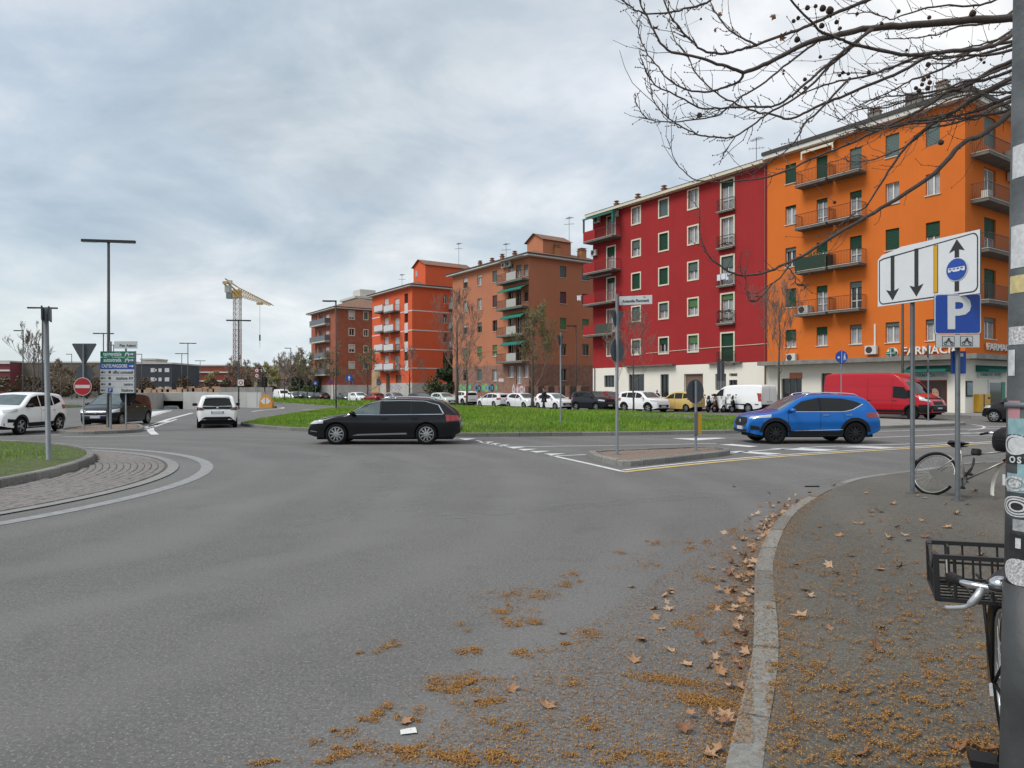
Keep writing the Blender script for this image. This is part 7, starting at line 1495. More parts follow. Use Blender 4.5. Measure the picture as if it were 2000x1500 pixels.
for P, r0, r1, d0, d1 in BR:
    n = len(P); pts = [at(u, v, d0+(d1-d0)*i/(n-1)) for i, (u, v) in enumerate(P)]; C_ = catmull(pts, 4); m = len(C_); rad = [(r0+(r1-r0)*(i/(m-1))**.8)*d0/FPX for i in range(m)]
    for i in range(1, m-1): C_[i] = C_[i]+Vector((rr.gauss(0, .0016), rr.gauss(0, .004), rr.gauss(0, .0018)))
    if P[0][0] > 1985:   # join the bough to the trunk
        s0 = C_[0]; e_ = T0+Vector((-.1, 0, 2.5+(s0.z-2.4)*.55)); C_ = [e_, e_.lerp(s0, .35)+Vector((0, 0, .12)), e_.lerp(s0, .7)+Vector((0, 0, .1))]+C_; rad = [rad[0]*2.2+.01, rad[0]*1.7+.005, rad[0]*1.3]+rad
    elif P[0][1] < 0: s0 = C_[0]; e_ = T0+Vector((0, 0, 4.6)); C_ = [e_, e_.lerp(s0, .5)+Vector((0, 0, .2))]+C_; rad = [rad[0]*1.8, rad[0]*1.3]+rad
    bm_.tube([p-T0 for p in C_], rad, 6, cap=True); allp.append(C_)
    tips.append(C_[-1])
    L = 0
    for i in range(3, len(C_)-1):   # twigs with buds
        for _ in range(2 if rr.random() < .62 else 1):
            if rr.random() > (.62 if rad[i] < .006 else .42): continue
            b = C_[i]; ax = (C_[i+1]-C_[i]).normalized(); s_ = Vector((rr.gauss(0, 1), rr.gauss(0, .6), rr.gauss(0, 1))); s_ = (s_-ax*s_.dot(ax)).normalized(); lg = rr.random() < .16; dr = (ax*(1.0 if lg else .7)+s_*.62).normalized(); Lt = rr.uniform(.18, .42) if lg else rr.uniform(.02, .12); q = b.copy(); pp = [q.copy()]
            for j in range(4): dr = (dr+Vector((rr.gauss(0, .2), rr.gauss(0, .2), rr.gauss(0, .2)+(.16 if lg else .05)))).normalized(); q = q+dr*Lt/4; pp.append(q.copy())
            tw.tube([p-T0 for p in pp], [.0026, .0023, .002, .0017, .0014], 3, cap=False)
            for p in pp[1:]:
                if rr.random() < .7: c_ = p-T0; s2 = rr.uniform(.003, .0052); tw.add([c_+Vector((s2, 0, 0)), c_+Vector((0, s2, 0)), c_+Vector((-s2, 0, 0)), c_+Vector((0, -s2, 0)), c_+Vector((0, 0, s2*1.6)), c_-Vector((0, 0, s2*1.4))], [(0, 1, 4), (1, 2, 4), (2, 3, 4), (3, 0, 4), (1, 0, 5), (2, 1, 5), (3, 2, 5), (0, 3, 5)])
# upper crown, out of the picture
out = []
for i in range(10): a = i*2.4; grow(rr, Vector((.05, 0, 3.6+.45*i)), Vector((cos(a)*.8, sin(a)*.8, .5)).normalized() if cos(a) > -.35 else Vector((.5, sin(a)*.8, .7)).normalized(), 2.6-.15*i, .06, 2, out, .5, .1, (3, 4))
for pts, rd, dp in out: bm_.tube(pts, rd, 5, cap=False)
bm_.build('branches', M_twigd, o, True); q = tw.build('twigs', M_twigd, o); q['kind'] = 'stuff'
# seed balls on their stalks
def ballmesh():
    bm = bmesh.new(); bmesh.ops.create_icosphere(bm, subdivisions=2, radius=1)
    for v in bm.verts: v.co *= 1+random.uniform(-.1, .1)
    me = bpy.data.meshes.new('seed_ball'); bm.to_mesh(me); bm.free(); me.materials.append(mat('seed_ball', (.05, .026, .017), .95, 0, .4, 80, obj=False)); return me
bmesh_ = ballmesh()
balls = [(1607, 16, 6.5), (1621, 20, 7.5), (1577, 15, 5), (1593, 12, 4), (1550, 41, 4), (1559, 35, 4), (1605, 50, 5.5), (1634, 43, 4.5), (1641, 55, 3.5), (1557, 77, 6), (1369, 37, 2.5), (1366, 225, 5.5), (1602, 111, 3.5), (1572, 155, 4), (1573, 172, 4), (1640, 147, 3.5), (1646, 142, 3.5), (1657, 144, 3.5), (1697, 141, 4.5), (1813, 126, 5), (1804, 155, 4.5), (1813, 149, 4.5), (1801, 165, 4), (1816, 161, 4.5), (1812, 172, 5), (1795, 177, 4.5), (1789, 172, 4), (1755, 22, 4), (1815, 34, 4), (1674, 27, 3.5), (1900, 26, 6.5), (1838, 278, 5.5), (1722, 46, 3.5), (1771, 98, 3), (1916, 116, 3), (1922, 122, 3), (1531, 138, 2.5), (1530, 144, 2.5), (1630, 395, 3.5)]
for u, v, rpx in balls:
    d = 4.2+rr.uniform(-.3, .3); p = at(u, v, d); best = min((q for C_ in allp for q in C_ if q.z > p.z-.02), key=lambda q: (q-p).length); b = link('seed_ball', bmesh_, o, p-T0); b.scale = (rpx*d/FPX,)*3
    e = best-p; MB().tube([(0, 0, 0), e*.4+Vector((.005, 0, .0)), e], [.0012, .001, .0012], 3, cap=False).build('stalk', M_twigd, o, loc=p-T0)
# withered leaves still hanging
def leafmesh(seed, m):
    rr = random.Random(seed); P = []; lob = [(0, 1.0), (28, .5), (55, .95), (85, .45), (118, .75), (150, .35), (180, .28), (210, .35), (242, .75), (275, .45), (305, .95), (332, .5)]
    k = rr.uniform(.25, .6) if seed % 3 else rr.uniform(.7, 1.1); fold = rr.uniform(-.35, .5) if seed % 2 else rr.uniform(.5, 1.0)
    mb = MB(); ring = []
    for a, r in lob:
        a = radians(a+rr.uniform(-5, 5)); r *= rr.uniform(.85, 1.1); x, y = r*sin(a), r*cos(a); ring.append((x, y, .1+k*abs(x)**1.5*rr.uniform(.5, 1.4)+fold*.3*y*y*rr.uniform(.3, 1)))
    mid = [(p[0]*.5, p[1]*.5, p[2]*.35+rr.uniform(-.04, .04)) for p in ring]; n = len(ring); V = [(0, -.05, .02)]+mid+ring
    F = [(0, 1+i, 1+(i+1) % n) for i in range(n)]+[(1+i, 1+n+i, 1+n+(i+1) % n, 1+(i+1) % n) for i in range(n)]; mb.add(V, F); mb.add([(-.02, -.28, .1), (.02, -.28, .1), (.012, -.9, .12), (-.012, -.9, .12)], [(0, 1, 2, 3)])
    return mb.mesh('fallen_leaf', m)
M_leaf = [mat('dry_leaf_%d' % i, c_, .8, 0, .35, 20, obj=True) for i, c_ in enumerate(((.3, .165, .085), (.36, .22, .13), (.2, .095, .05), (.4, .27, .17)))]
LM = [leafmesh(i, M_leaf[i % 4]) for i in range(20)]
for u, v, s_ in ((1278, 57, .05), (1237, 188, .04), (1525, 75, .055), (1512, 30, .045), (1406, 26, .03), (1395, 60, .03)):
    b = link('withered_leaf', LM[2], o, at(u, v, 4.1)-T0, (rr.uniform(0, 3), rr.uniform(0, 3), rr.uniform(0, 3))); b.scale = (s_*.7,)*3
# ------------------------------------------------------------------ fallen leaves and catkin litter
LR, LP_ = 'dry brown plane leaf lying on the road beside the near kerb', 'dry brown plane leaf lying on the near pavement'
def leaf(x, y, z, s, grp, lab, tilt=.25):
    b = link('fallen_leaf', rr.choice(LM), None, (x, y, z+.004), (rr.gauss(0, tilt), rr.gauss(0, tilt), rr.uniform(0, 6.3))); b.scale = (s, s*rr.uniform(.75, 1.1), s*rr.uniform(.45, 1.0)); tag(b, lab, 'leaf', grp)
roadpx = [(1068, 1382), (1098, 1239), (1237, 1292), (1254, 1252), (1309, 1272), (1276, 1208), (1305, 1192), (1301, 1178), (1296, 1165), (1312, 1153), (1233, 1148), (998, 1348), (790, 1412), (1363, 1244), (1292, 1230), (1408, 1314), (1398, 1144), (1389, 1112), (1425, 1125), (1450, 1056), (1310, 1160), (1280, 1190), (1413, 1042), (1255, 1250), (1383, 1476), (1415, 1400), (1440, 1465), (1345, 1300)]
for u, v in roadpx: p = gp(u, v); leaf(p.x, p.y, 0, rr.uniform(.05, .075), 'fallen leaves on the road', LR)
cand = [i for i, p in enumerate(KP) if 3.2 < p.y < 11]
for k in range(165):
    i = rr.choice(cand); w_ = abs(rr.gauss(0, .13))+.03; q = offs(KP[i-1:i+2], -w_, False)[1]; leaf(q.x+rr.uniform(-.1, .1), q.y+rr.uniform(-.12, .12), rr.uniform(0, .03), rr.uniform(.04, .068), 'fallen leaves on the road', LR, .4)
pavpx = [(1567, 1152), (1580, 1165), (1567, 1204), (1618, 1227), (1620, 1105), (1555, 1105), (1686, 1023), (1661, 1086), (1638, 1046), (1725, 1228), (1710, 1268), (1684, 1475), (1772, 1056), (1738, 1053), (1757, 1110), (1716, 1112), (1752, 1030), (1890, 1063), (1918, 1085), (1870, 1467), (1925, 1470), (1848, 985), (1790, 968), (1806, 973), (1852, 1030), (1800, 1018), (1720, 1000), (1870, 1005), (1905, 960), (1890, 985), (1745, 985), (1810, 1050), (1700, 1040), (1635, 1120)]
for u, v in pavpx: p = gp(u, v, PAVH); leaf(p.x, p.y, PAVH, rr.uniform(.05, .085), 'fallen leaves on the pavement', LP_)
for k in range(30): x = rr.uniform(3.5, 9); y = rr.uniform(7, 12); leaf(x, y, PAVH, rr.uniform(.045, .08), 'fallen leaves on the pavement', LP_)
# catkin fluff: dense little heaps plus scatter
X, Y, ZB = [], [], []
def heap(u, v, ru, rv, n, ang=0, hz=0):
    sub_ = [(rr.gauss(0, .5), rr.gauss(0, .45), rr.uniform(.08, .3)) for _ in range(max(2, int(n/38)))]
    for _ in range(int(n*1.5)):
        a, b, w_ = rr.choice(sub_); a += rr.gauss(0, w_); b += rr.gauss(0, w_*1.3)
        if rr.random() < .12: a, b = rr.gauss(0, 1), rr.gauss(0, 1)
        c_, s_ = cos(ang), sin(ang); p = gp(u+ru*(a*c_-b*s_*.6), v+rv*b+ru*a*s_*.5, hz); X.append(p.x); Y.append(p.y); ZB.append(hz)
for u, v, ru, rv, n, an in ((752, 1264, 38, 8, 260, -.45), (1010, 1160, 60, 14, 420, -.3), (1050, 1160, 40, 14, 320, .35), (985, 1195, 40, 10, 380, .2), (1025, 1215, 45, 10, 420, .3), (1000, 1225, 20, 8, 150, 0), (1120, 1122, 26, 10, 220, 0), (1118, 1143, 30, 9, 220, 0), (1215, 1080, 24, 6, 130, 0), (1290, 1062, 28, 8, 240, 0), (1340, 1070, 26, 9, 260, 0), (1370, 1060, 22, 10, 220, .3), (900, 1225, 20, 7, 90, 0), (915, 1275, 26, 8, 180, 0), (935, 1270, 18, 9, 140, .3), (1010, 1275, 36, 10, 260, .2), (1150, 1235, 30, 14, 240, -.4), (1110, 1258, 26, 8, 140, 0), (880, 1342, 52, 17, 900, .1), (940, 1330, 40, 12, 320, -.3), (950, 1375, 44, 10, 330, -.3), (760, 1390, 26, 10, 220, -.5), (815, 1408, 26, 12, 220, -.6), (795, 1470, 40, 12, 380, -.2), (875, 1478, 40, 14, 420, -.2), (925, 1490, 26, 14, 220, -.5), (980, 1480, 40, 14, 320, .3), (720, 1410, 26, 7, 120, 0), (1310, 1330, 90, 9, 900, .35), (1370, 1370, 70, 10, 900, .35), (1345, 1215, 44, 14, 420, -.4), (1400, 1185, 40, 9, 300, 0), (1380, 1130, 44, 9, 260, 0), (1090, 1330, 50, 12, 160, 0), (1140, 1420, 60, 18, 200, 0), (1000, 1420, 60, 20, 260, 0), (700, 1470, 80, 18, 300, 0), (1180, 1470, 80, 16, 260, 0), (1250, 1100, 60, 16, 300, 0), (1420, 1090, 30, 14, 260, 0), (620, 1480, 70, 14, 220, 0), (520, 1490, 60, 10, 140, 0), (1300, 1480, 60, 16, 240, 0), (660, 1440, 60, 10, 180, -.4), (1440, 1040, 26, 10, 260, 0)): heap(u, v, ru, rv, n, an)
for _ in range(15000):
    t_ = rr.random()**.8; v = 1010+490*t_; u0 = 1480-(v-1000)*1.5*rr.random()**1.25; 
    if u0 < 1470: p = gp(u0, v); X.append(p.x); Y.append(p.y); ZB.append(0)
for _ in range(7500):   # gutter
    i = rr.choice(cand); q = offs(KP[i-1:i+2], -abs(rr.gauss(0, .09))-.01, False)[1]; X.append(q.x+rr.gauss(0, .05)); Y.append(q.y+rr.gauss(0, .08)); ZB.append(0)
for _ in range(3800):   # back edge of the kerb
    i = rr.choice(cand); q = offs(KP[i-1:i+2], .16+abs(rr.gauss(0, .07)), False)[1]; X.append(q.x+rr.gauss(0, .03)); Y.append(q.y+rr.gauss(0, .08)); ZB.append(PAVH)
for _ in range(520):
    u, v = rr.uniform(1500, 2000), 1000+500*rr.random()**.9
    if gp(u, v).x > 1.2: heap(u, v, rr.uniform(8, 30), rr.uniform(3, 9), rr.randint(6, 42), rr.uniform(-.5, .5), PAVH)
for _ in range(9000):
    u, v = rr.uniform(1490, 2000), 985+515*rr.random(); p = gp(u, v, PAVH); X.append(p.x); Y.append(p.y); ZB.append(PAVH)
X, Y, ZB = np.array(X), np.array(Y), np.array(ZB)
onp = inpoly(X, Y, [tuple(p) for p in KP]+[(45, -7.5)]); ZB = np.where(onp, PAVH, 0.0)
n = len(X); L_ = rng.uniform(.0035, .010, n); W_ = rng.uniform(.0018, .0042, n); th = rng.uniform(0, 2*pi, n); ti = rng.normal(0, .5, n); cx, sx = np.cos(th), np.sin(th); z = ZB+.004+rng.uniform(0, .006, n)
V = np.empty((n, 4, 3)); V[:, 0] = np.c_[X-cx*L_, Y-sx*L_, z-ti*L_*.5]; V[:, 2] = np.c_[X+cx*L_, Y+sx*L_, z+ti*L_*.5]; V[:, 1] = np.c_[X-sx*W_, Y+cx*W_, z+.004]; V[:, 3] = np.c_[X+sx*W_, Y-cx*W_, z+.003]
me = bpy.data.meshes.new('catkin_litter'); me.vertices.add(4*n); me.vertices.foreach_set('co', V.ravel()); me.loops.add(4*n); me.loops.foreach_set('vertex_index', np.arange(4*n, dtype=np.int32)); me.polygons.add(n); me.polygons.foreach_set('loop_start', np.arange(0, 4*n, 4, dtype=np.int32)); me.update(); me.validate()
M_lit = bpy.data.materials.new('catkin_orange'); M_lit.use_nodes = True; t = M_lit.node_tree; ge = t.nodes.new('ShaderNodeNewGeometry'); t.links.new(nramp(t, ge.outputs['Random Per Island'], [(0, (.15, .065, .016)), (.5, (.29, .135, .028)), (1, (.4, .22, .06))]), t.nodes['Principled BSDF'].inputs['Base Color']); t.nodes['Principled BSDF'].inputs['Roughness'].default_value = .9
me.materials.append(M_lit); tag(link('catkin_litter', me), 'orange brown catkin fluff strewn over road and pavement by the kerb', 'litter', kind='stuff')
p = gp(797, 1432); o = MB().add([(-.04, -.018, .008), (.042, -.024, .009), (.04, .02, .016), (.0, .03, .011), (-.036, .022, .012)], [(0, 1, 2, 3, 4)]).build('paper_scrap', M_fw, loc=p); o.rotation_euler = (0, 0, .3); tag(o, 'small white paper scrap beside a dry leaf on the road', 'paper')
p = gp(1586, 951); o = MB().box(-.13, -.012, 0, .13, .012, .02, 0, .006).build('debris', M_black, loc=p); tag(o, 'thin black strip of debris lying on the road near the kerb bend', 'debris')
# ------------------------------------------------------------------ bicycles and scooters
def wheelparts(par, x, z, R, tyre=None, rim=None, spokes=28, name='wheel', w=.018):
    mb = MB(); mb.tube([(x+R*cos(2*pi*i/32), 0, z+R*sin(2*pi*i/32)) for i in range(32)], w, 6, closed=True); o = mb.build(name, tyre or M_tyre, par, True)
    mb = MB(); mb.tube([(x+(R-.028)*cos(2*pi*i/32), 0, z+(R-.028)*sin(2*pi*i/32)) for i in range(32)], .011, 5, closed=True); mb.build('rim', rim or M_chr, o, True)
    mb = MB(); mb.tube([(x, -.045, z), (x, .045, z)], .022, 8)
    for i in range(spokes): a = 2*pi*i/spokes; b = a+.5*(1 if i % 2 else -1); mb.tube([(x+.02*cos(b), .03*(1 if i % 4 < 2 else -1), z+.02*sin(b)), (x+(R-.03)*cos(a), 0, z+(R-.03)*sin(a))], .0011, 3, cap=False)
    mb.build('spokes', M_chr, o); return o
def guard(par, x, z, R, a0, a1, m, w=.028):
    mb = MB(); A = [radians(a0+(a1-a0)*i/20) for i in range(21)]; mb.grid([[(x+(R-.004*abs(s_))*cos(a), s_*w, z+(R-.006*abs(s_))*sin(a)) for a in A] for s_ in (-1, -.5, 0, .5, 1)]); return mb.build('mudguard', m, par, True)
def saddle(par, x, z, m=None, w=.09):
    rows = []
    for i in range(9):
        t_ = i/8; xx = x-.14+.27*t_; ww = w*(1-.05*t_) if t_ < .35 else w*(.98-.82*((t_-.35)/.65)**.75); h = .0+.018*(1-t_)+.006; rows.append([(xx, s_*ww, z+h*(1-s_*s_)*1.5-.03*s_*s_*(1.2-t_)) for s_ in (-1, -.7, -.3, 0, .3, .7, 1)])
    mb = MB(); mb.grid(rows); mb.grid([[(p[0], p[1], z-.05) for p in (r[0], r[3], r[6])] for r in rows]); mb.add(rows[0]+[(rows[0][6][0], rows[0][6][1], z-.05), (rows[0][0][0], rows[0][0][1], z-.05)], [tuple(range(9))])
    return mb.build('saddle', m or M_black, par, True)
M_bsil = mat('bike_silver', (.3, .3, .27), .35, .6)
b = thing('bicycle', 'old silver bicycle without front wheel chained to the sign posts', 'bicycle', (6.47, 11.0, PAVH-.008), atan2(-.86, .5)); b.rotation_euler.x = radians(-22); R = .33
wheelparts(b, 0, R, R, None, M_bsil); guard(b, 0, R, R+.03, 30, 165, mat('guard_silver', (.5, .51, .54), .3, .5))
bb = (.46, 0, .28); hd = (1.0, 0, .66); hdt = (.965, 0, .78); st = (.32, 0, .72)
mb = MB(); mb.tube([bb, hd], .016, 8); mb.tube([(.36, 0, .66), hdt], .014, 8); mb.tube([bb, st, (.3, 0, .78)], .015, 8); mb.tube([hd, hdt, (.95, 0, .82)], .018, 8)
for s_ in (-1, 1): mb.tube([(0, s_*.05, R), bb], .009, 6); mb.tube([(0, s_*.05, R), (.34, s_*.015, .68)], .008, 6)
mb.build('frame', M_bsil, b, True); mb = MB()
for s_ in (-1, 1): mb.tube([(1.0, s_*.03, .63), (1.03, s_*.045, .52), (1.06, s_*.05, .3), (1.1, s_*.05, .17)], .011, 6)
mb.tube([(1.0, -.04, .63), (1.0, .04, .63)], .014, 6); mb.build('fork', mat('fork_grey', (.14, .14, .12), .4, .5), b, True)
g_ = guard(b, 0, 0, .34, 55, 215, mat('guard_pale', (.55, .55, .5), .4, .2), .024); g_.location = (1.0, -.03, .33); g_.rotation_euler = (0, 0, -.75)
mb = MB(); mb.tube(catmull([(.7, -.27, .93), (.82, -.28, .96), (.93, -.22, .95), (.95, -.07, .9), (.95, 0, .88), (.95, .07, .9), (.93, .22, .95), (.82, .28, .96), (.7, .27, .93)], 4), .011, 6); hb = mb.build('handlebar', M_chr, b, True); mb = MB(); mb.tube([(.95, 0, .8), (.945, 0, .86), (.95, 0, .9)], .018, 8); mb.build('stem', M_black, b, True)
for s_ in (-1, 1): MB().tube([(.68, s_*.27, .925), (.8, s_*.28, .955)], .017, 8).build('grip', M_black, hb, True); MB().tube([(.87, s_*.25, .95), (.84, s_*.24, .9), (.78, s_*.25, .87)], .006, 5).build('brake_lever', M_chr, hb, True)
saddle(b, .28, .86); MB().tube([(.3, 0, .76), (.29, 0, .84)], .013, 6).build('seat_post', M_dmetal, b); mb = MB(); mb.prism([(0, 0), (1, 0), (1, 1), (0, 1)], 0, 0); 
mb = MB(); P = [(-.05, .36), (.0, .385), (.2, .36), (.44, .31), (.52, .26), (.5, .15), (.42, .1), (.2, .2), (-.02, .29)]; n = len(P); mb.add([(p[0], -.05, p[1]) for p in P]+[(p[0], -.065, p[1]) for p in P], [tuple(range(n)), tuple(range(2*n-1, n-1, -1))]+[(i, i+n, (i+1) % n+n, (i+1) % n) for i in range(n)]); mb.build('chain_guard', mat('guard_dark', (.09, .09, .085), .5, .3), b)
mb = MB(); mb.tube([(.46, -.1, .28), (.46, .1, .28)], .012, 8); mb.tube([(.46, -.05, .28), (.46, -.1, .28), (.5, -.1, .13)], .009, 6); mb.box(.45, -.19, .115, .55, -.1, .14); mb.tube([(.46, .05, .28), (.42, .1, .42)], .009, 6); mb.box(.38, .1, .41, .47, .19, .435); mb.build('crank', M_dmetal, b)
mb = MB(); mb.lathe([(0, -.01), (.045, 0), (.04, .05), (0, .07)], 10, axis='x', c=(1.02, 0, .74)); mb.build('front_lamp', M_black, b, True); MB().lathe([(0, 0), (.03, .0), (.035, .03), (0, .035)], 10, axis='x', c=(-.34, 0, .5)).build('rear_lamp', M_black, b, True)
mb = MB(); mb.tube(catmull([(.55, -.05, .62), (.6, -.12, .5), (.56, -.14, .38), (.5, -.08, .32), (.52, .0, .45), (.55, -.05, .62)], 4), .012, 6); mb.build('lock_chain', M_dmetal, b, True); MB().box(.5, -.09, .68, .62, .0, .76, 0, .02).build('frame_bag', M_black, b)
# black bicycle with crate by the near pole
hx, hy = -.43, -.90; b2 = thing('bicycle', 'black bicycle with a plastic crate on its rack leaning by the stickered pole', 'bicycle', (2.15, 3.05, PAVH-.004), atan2(hy, hx)); b2.rotation_euler.x = radians(2); R = .335
wheelparts(b2, 0, R, R, M_tyre, M_rim); guard(b2, 0, R, R+.035, 15, 200, mat('guard_brown', (.16, .11, .06), .5), .03)
mb = MB(); mb.add([(-(R+.036)*cos(a), s_*.028, R+(R+.036)*sin(a)) for a in (-.2, -.5) for s_ in (-1, 1)], [(0, 1, 3, 2)]); mb.build('reflector_patch', M_white, b2)
bb, hd, hdt, stp = (.46, 0, .28), (.92, 0, .6), (.88, 0, .74), (.33, 0, .72); mb = MB(); mb.tube([bb, hd], .017, 8); mb.tube([(.38, 0, .55), hdt], .016, 8); mb.tube([bb, stp], .016, 8); mb.tube([hd, hdt, (.87, 0, .8)], .019, 8)
for s_ in (-1, 1): mb.tube([(0, s_*.055, R), bb], .009, 6); mb.tube([(0, s_*.055, R), (.35, s_*.015, .66)], .008, 6)
mb.build('frame', M_black, b2, True); wheelparts(b2, 1.08, R, R, M_tyre, M_rim); mb = MB()
for s_ in (-1, 1): mb.tube([(.92, s_*.035, .58), (.97, s_*.05, .5), (1.08, s_*.05, R)], .011, 6)
mb.build('fork', M_black, b2, True); saddle(b2, .36, .86, mat('saddle_dark', (.03, .032, .035), .5), .1); MB().tube([(.33, 0, .7), (.31, 0, .83)], .014, 6).build('seat_post', M_chr, b2)
mb = MB(); zb_ = .945; mb.tube(catmull([(.74, -.265, zb_), (.85, -.24, zb_+.01), (.88, -.12, zb_), (.88, 0, zb_-.02), (.88, .12, zb_), (.85, .24, zb_+.01), (.74, .265, zb_)], 4), .0115, 8); hb = mb.build('handlebar', M_chr, b2, True); MB().tube([(.87, 0, .78), (.88, 0, zb_-.02)], .015, 8).build('stem', M_chr, b2, True)
for s_ in (-1, 1):
    MB().tube([(.71, s_*.27, zb_), (.83, s_*.248, zb_+.008)], .017, 10).build('grip', M_black, hb, True); mb = MB(); mb.tube(catmull([(.868, s_*.2, zb_), (.885, s_*.215, zb_-.02), (.88, s_*.24, zb_-.055), (.86, s_*.265, zb_-.07), (.82, s_*.3, zb_-.085)], 4), [.013]*8+[.008]*8+[.009], 8); mb.build('brake_lever', mat('lever_alloy', (.5, .51, .52), .35, .7), hb, True)
mb = MB(); mb.lathe([(0, 0), (.03, 0), (.033, .012), (.028, .024), (.012, .034), (0, .036)], 14, c=(.87, -.15, zb_+.012)); mb.lathe([(.024, -.012), (.036, -.008), (.036, .004), (.03, .008)], 14, 1, c=(.87, -.15, zb_+.012)); mb.build('bell', [M_chr, M_dmetal], hb, True)
mb = MB()
for s_ in (-1, 1): mb.tube([(0, s_*.06, R), (-.2, s_*.06, .74)], .007, 6); mb.tube([(0, s_*.06, R), (.1, s_*.06, .74)], .007, 6); mb.tube([(-.33, s_*.06, .725), (.22, s_*.05, .725)], .007, 6)
mb.build('rack', M_black, b2, True)
# crate: rims, corner posts and grid
cr = Vector((.02, -.07, .725)); w2, l2, hh = .2, .16, .18; mb = MB(); M_cr2 = mat('crate_black', (.014, .014, .015), .5)
def cb(a, c_, w=.012, h=None): mb.bar(cr+Vector(a), cr+Vector(c_), w, h)
for z_ in (0, hh*.5): 
    for a, c_ in (((-l2, -w2), (l2, -w2)), ((l2, -w2), (l2, w2)), ((l2, w2), (-l2, w2)), ((-l2, w2), (-l2, -w2))): cb((*a, z_), (*c_, z_), .01 if z_ else .016)
for a, c_ in (((-l2, -w2), (l2, -w2)), ((-l2, w2), (l2, w2))):
    for k in range(7): t_ = k/6; p = (a[0]+(c_[0]-a[0])*t_, a[1]); cb((*p, 0), (*p, hh*(1 if k in (0, 6) else (.99 if k in (1, 5) else .62))), .022 if k in (0, 6) else .008)
    cb((a[0], a[1], hh), (a[0]+.07, a[1], hh), .018); cb((a[0]+.07, a[1], hh), (a[0]+.13, a[1], hh*.62), .014); cb((a[0]+.13, a[1], hh*.62), (c_[0]-.13, a[1], hh*.62), .014); cb((c_[0]-.13, a[1], hh*.62), (c_[0]-.07, a[1], hh), .014); cb((c_[0]-.07, a[1], hh), (c_[0], a[1], hh), .018)
for x_ in (-l2, l2):
    cb((x_, -w2, hh), (x_, w2, hh), .018); None
    [cb((x_, -w2+2*w2*k/6, 0), (x_, -w2+2*w2*k/6, hh), .008) for k in range(7)]
mb.box(cr.x-l2, -w2-.004, cr.z, cr.x-l2+.09, -w2+.004, cr.z+hh); mb.box(cr.x+l2-.05, -w2-.004, cr.z, cr.x+l2, -w2+.004, cr.z+hh)
for k in range(7): cb((-l2+2*l2*k/6, -w2, 0), (-l2+2*l2*k/6, w2, 0), .007); cb((-l2, -w2+2*w2*k/6, 0), (l2, -w2+2*w2*k/6, 0), .007)
mb.build('crate', M_cr2, b2); MB().box(cr.x-l2+.03, -w2-.007, cr.z+.05, cr.x-l2+.07, -w2-.0045, cr.z+.12).build('crate_label', M_fw, b2)
mb = MB(); mb.tube([(.46, -.1, .28), (.46, .1, .28)], .012, 8); mb.tube([(.46, -.05, .28), (.46, -.1, .28), (.36, -.1, .15)], .009, 6); mb.box(.31, -.2, .135, .41, -.1, .165); mb.tube([(.46, .05, .28), (.56, .1, .4)], .009, 6); mb.box(.52, .1, .39, .61, .19, .415); mb.build('crank', M_black, b2)
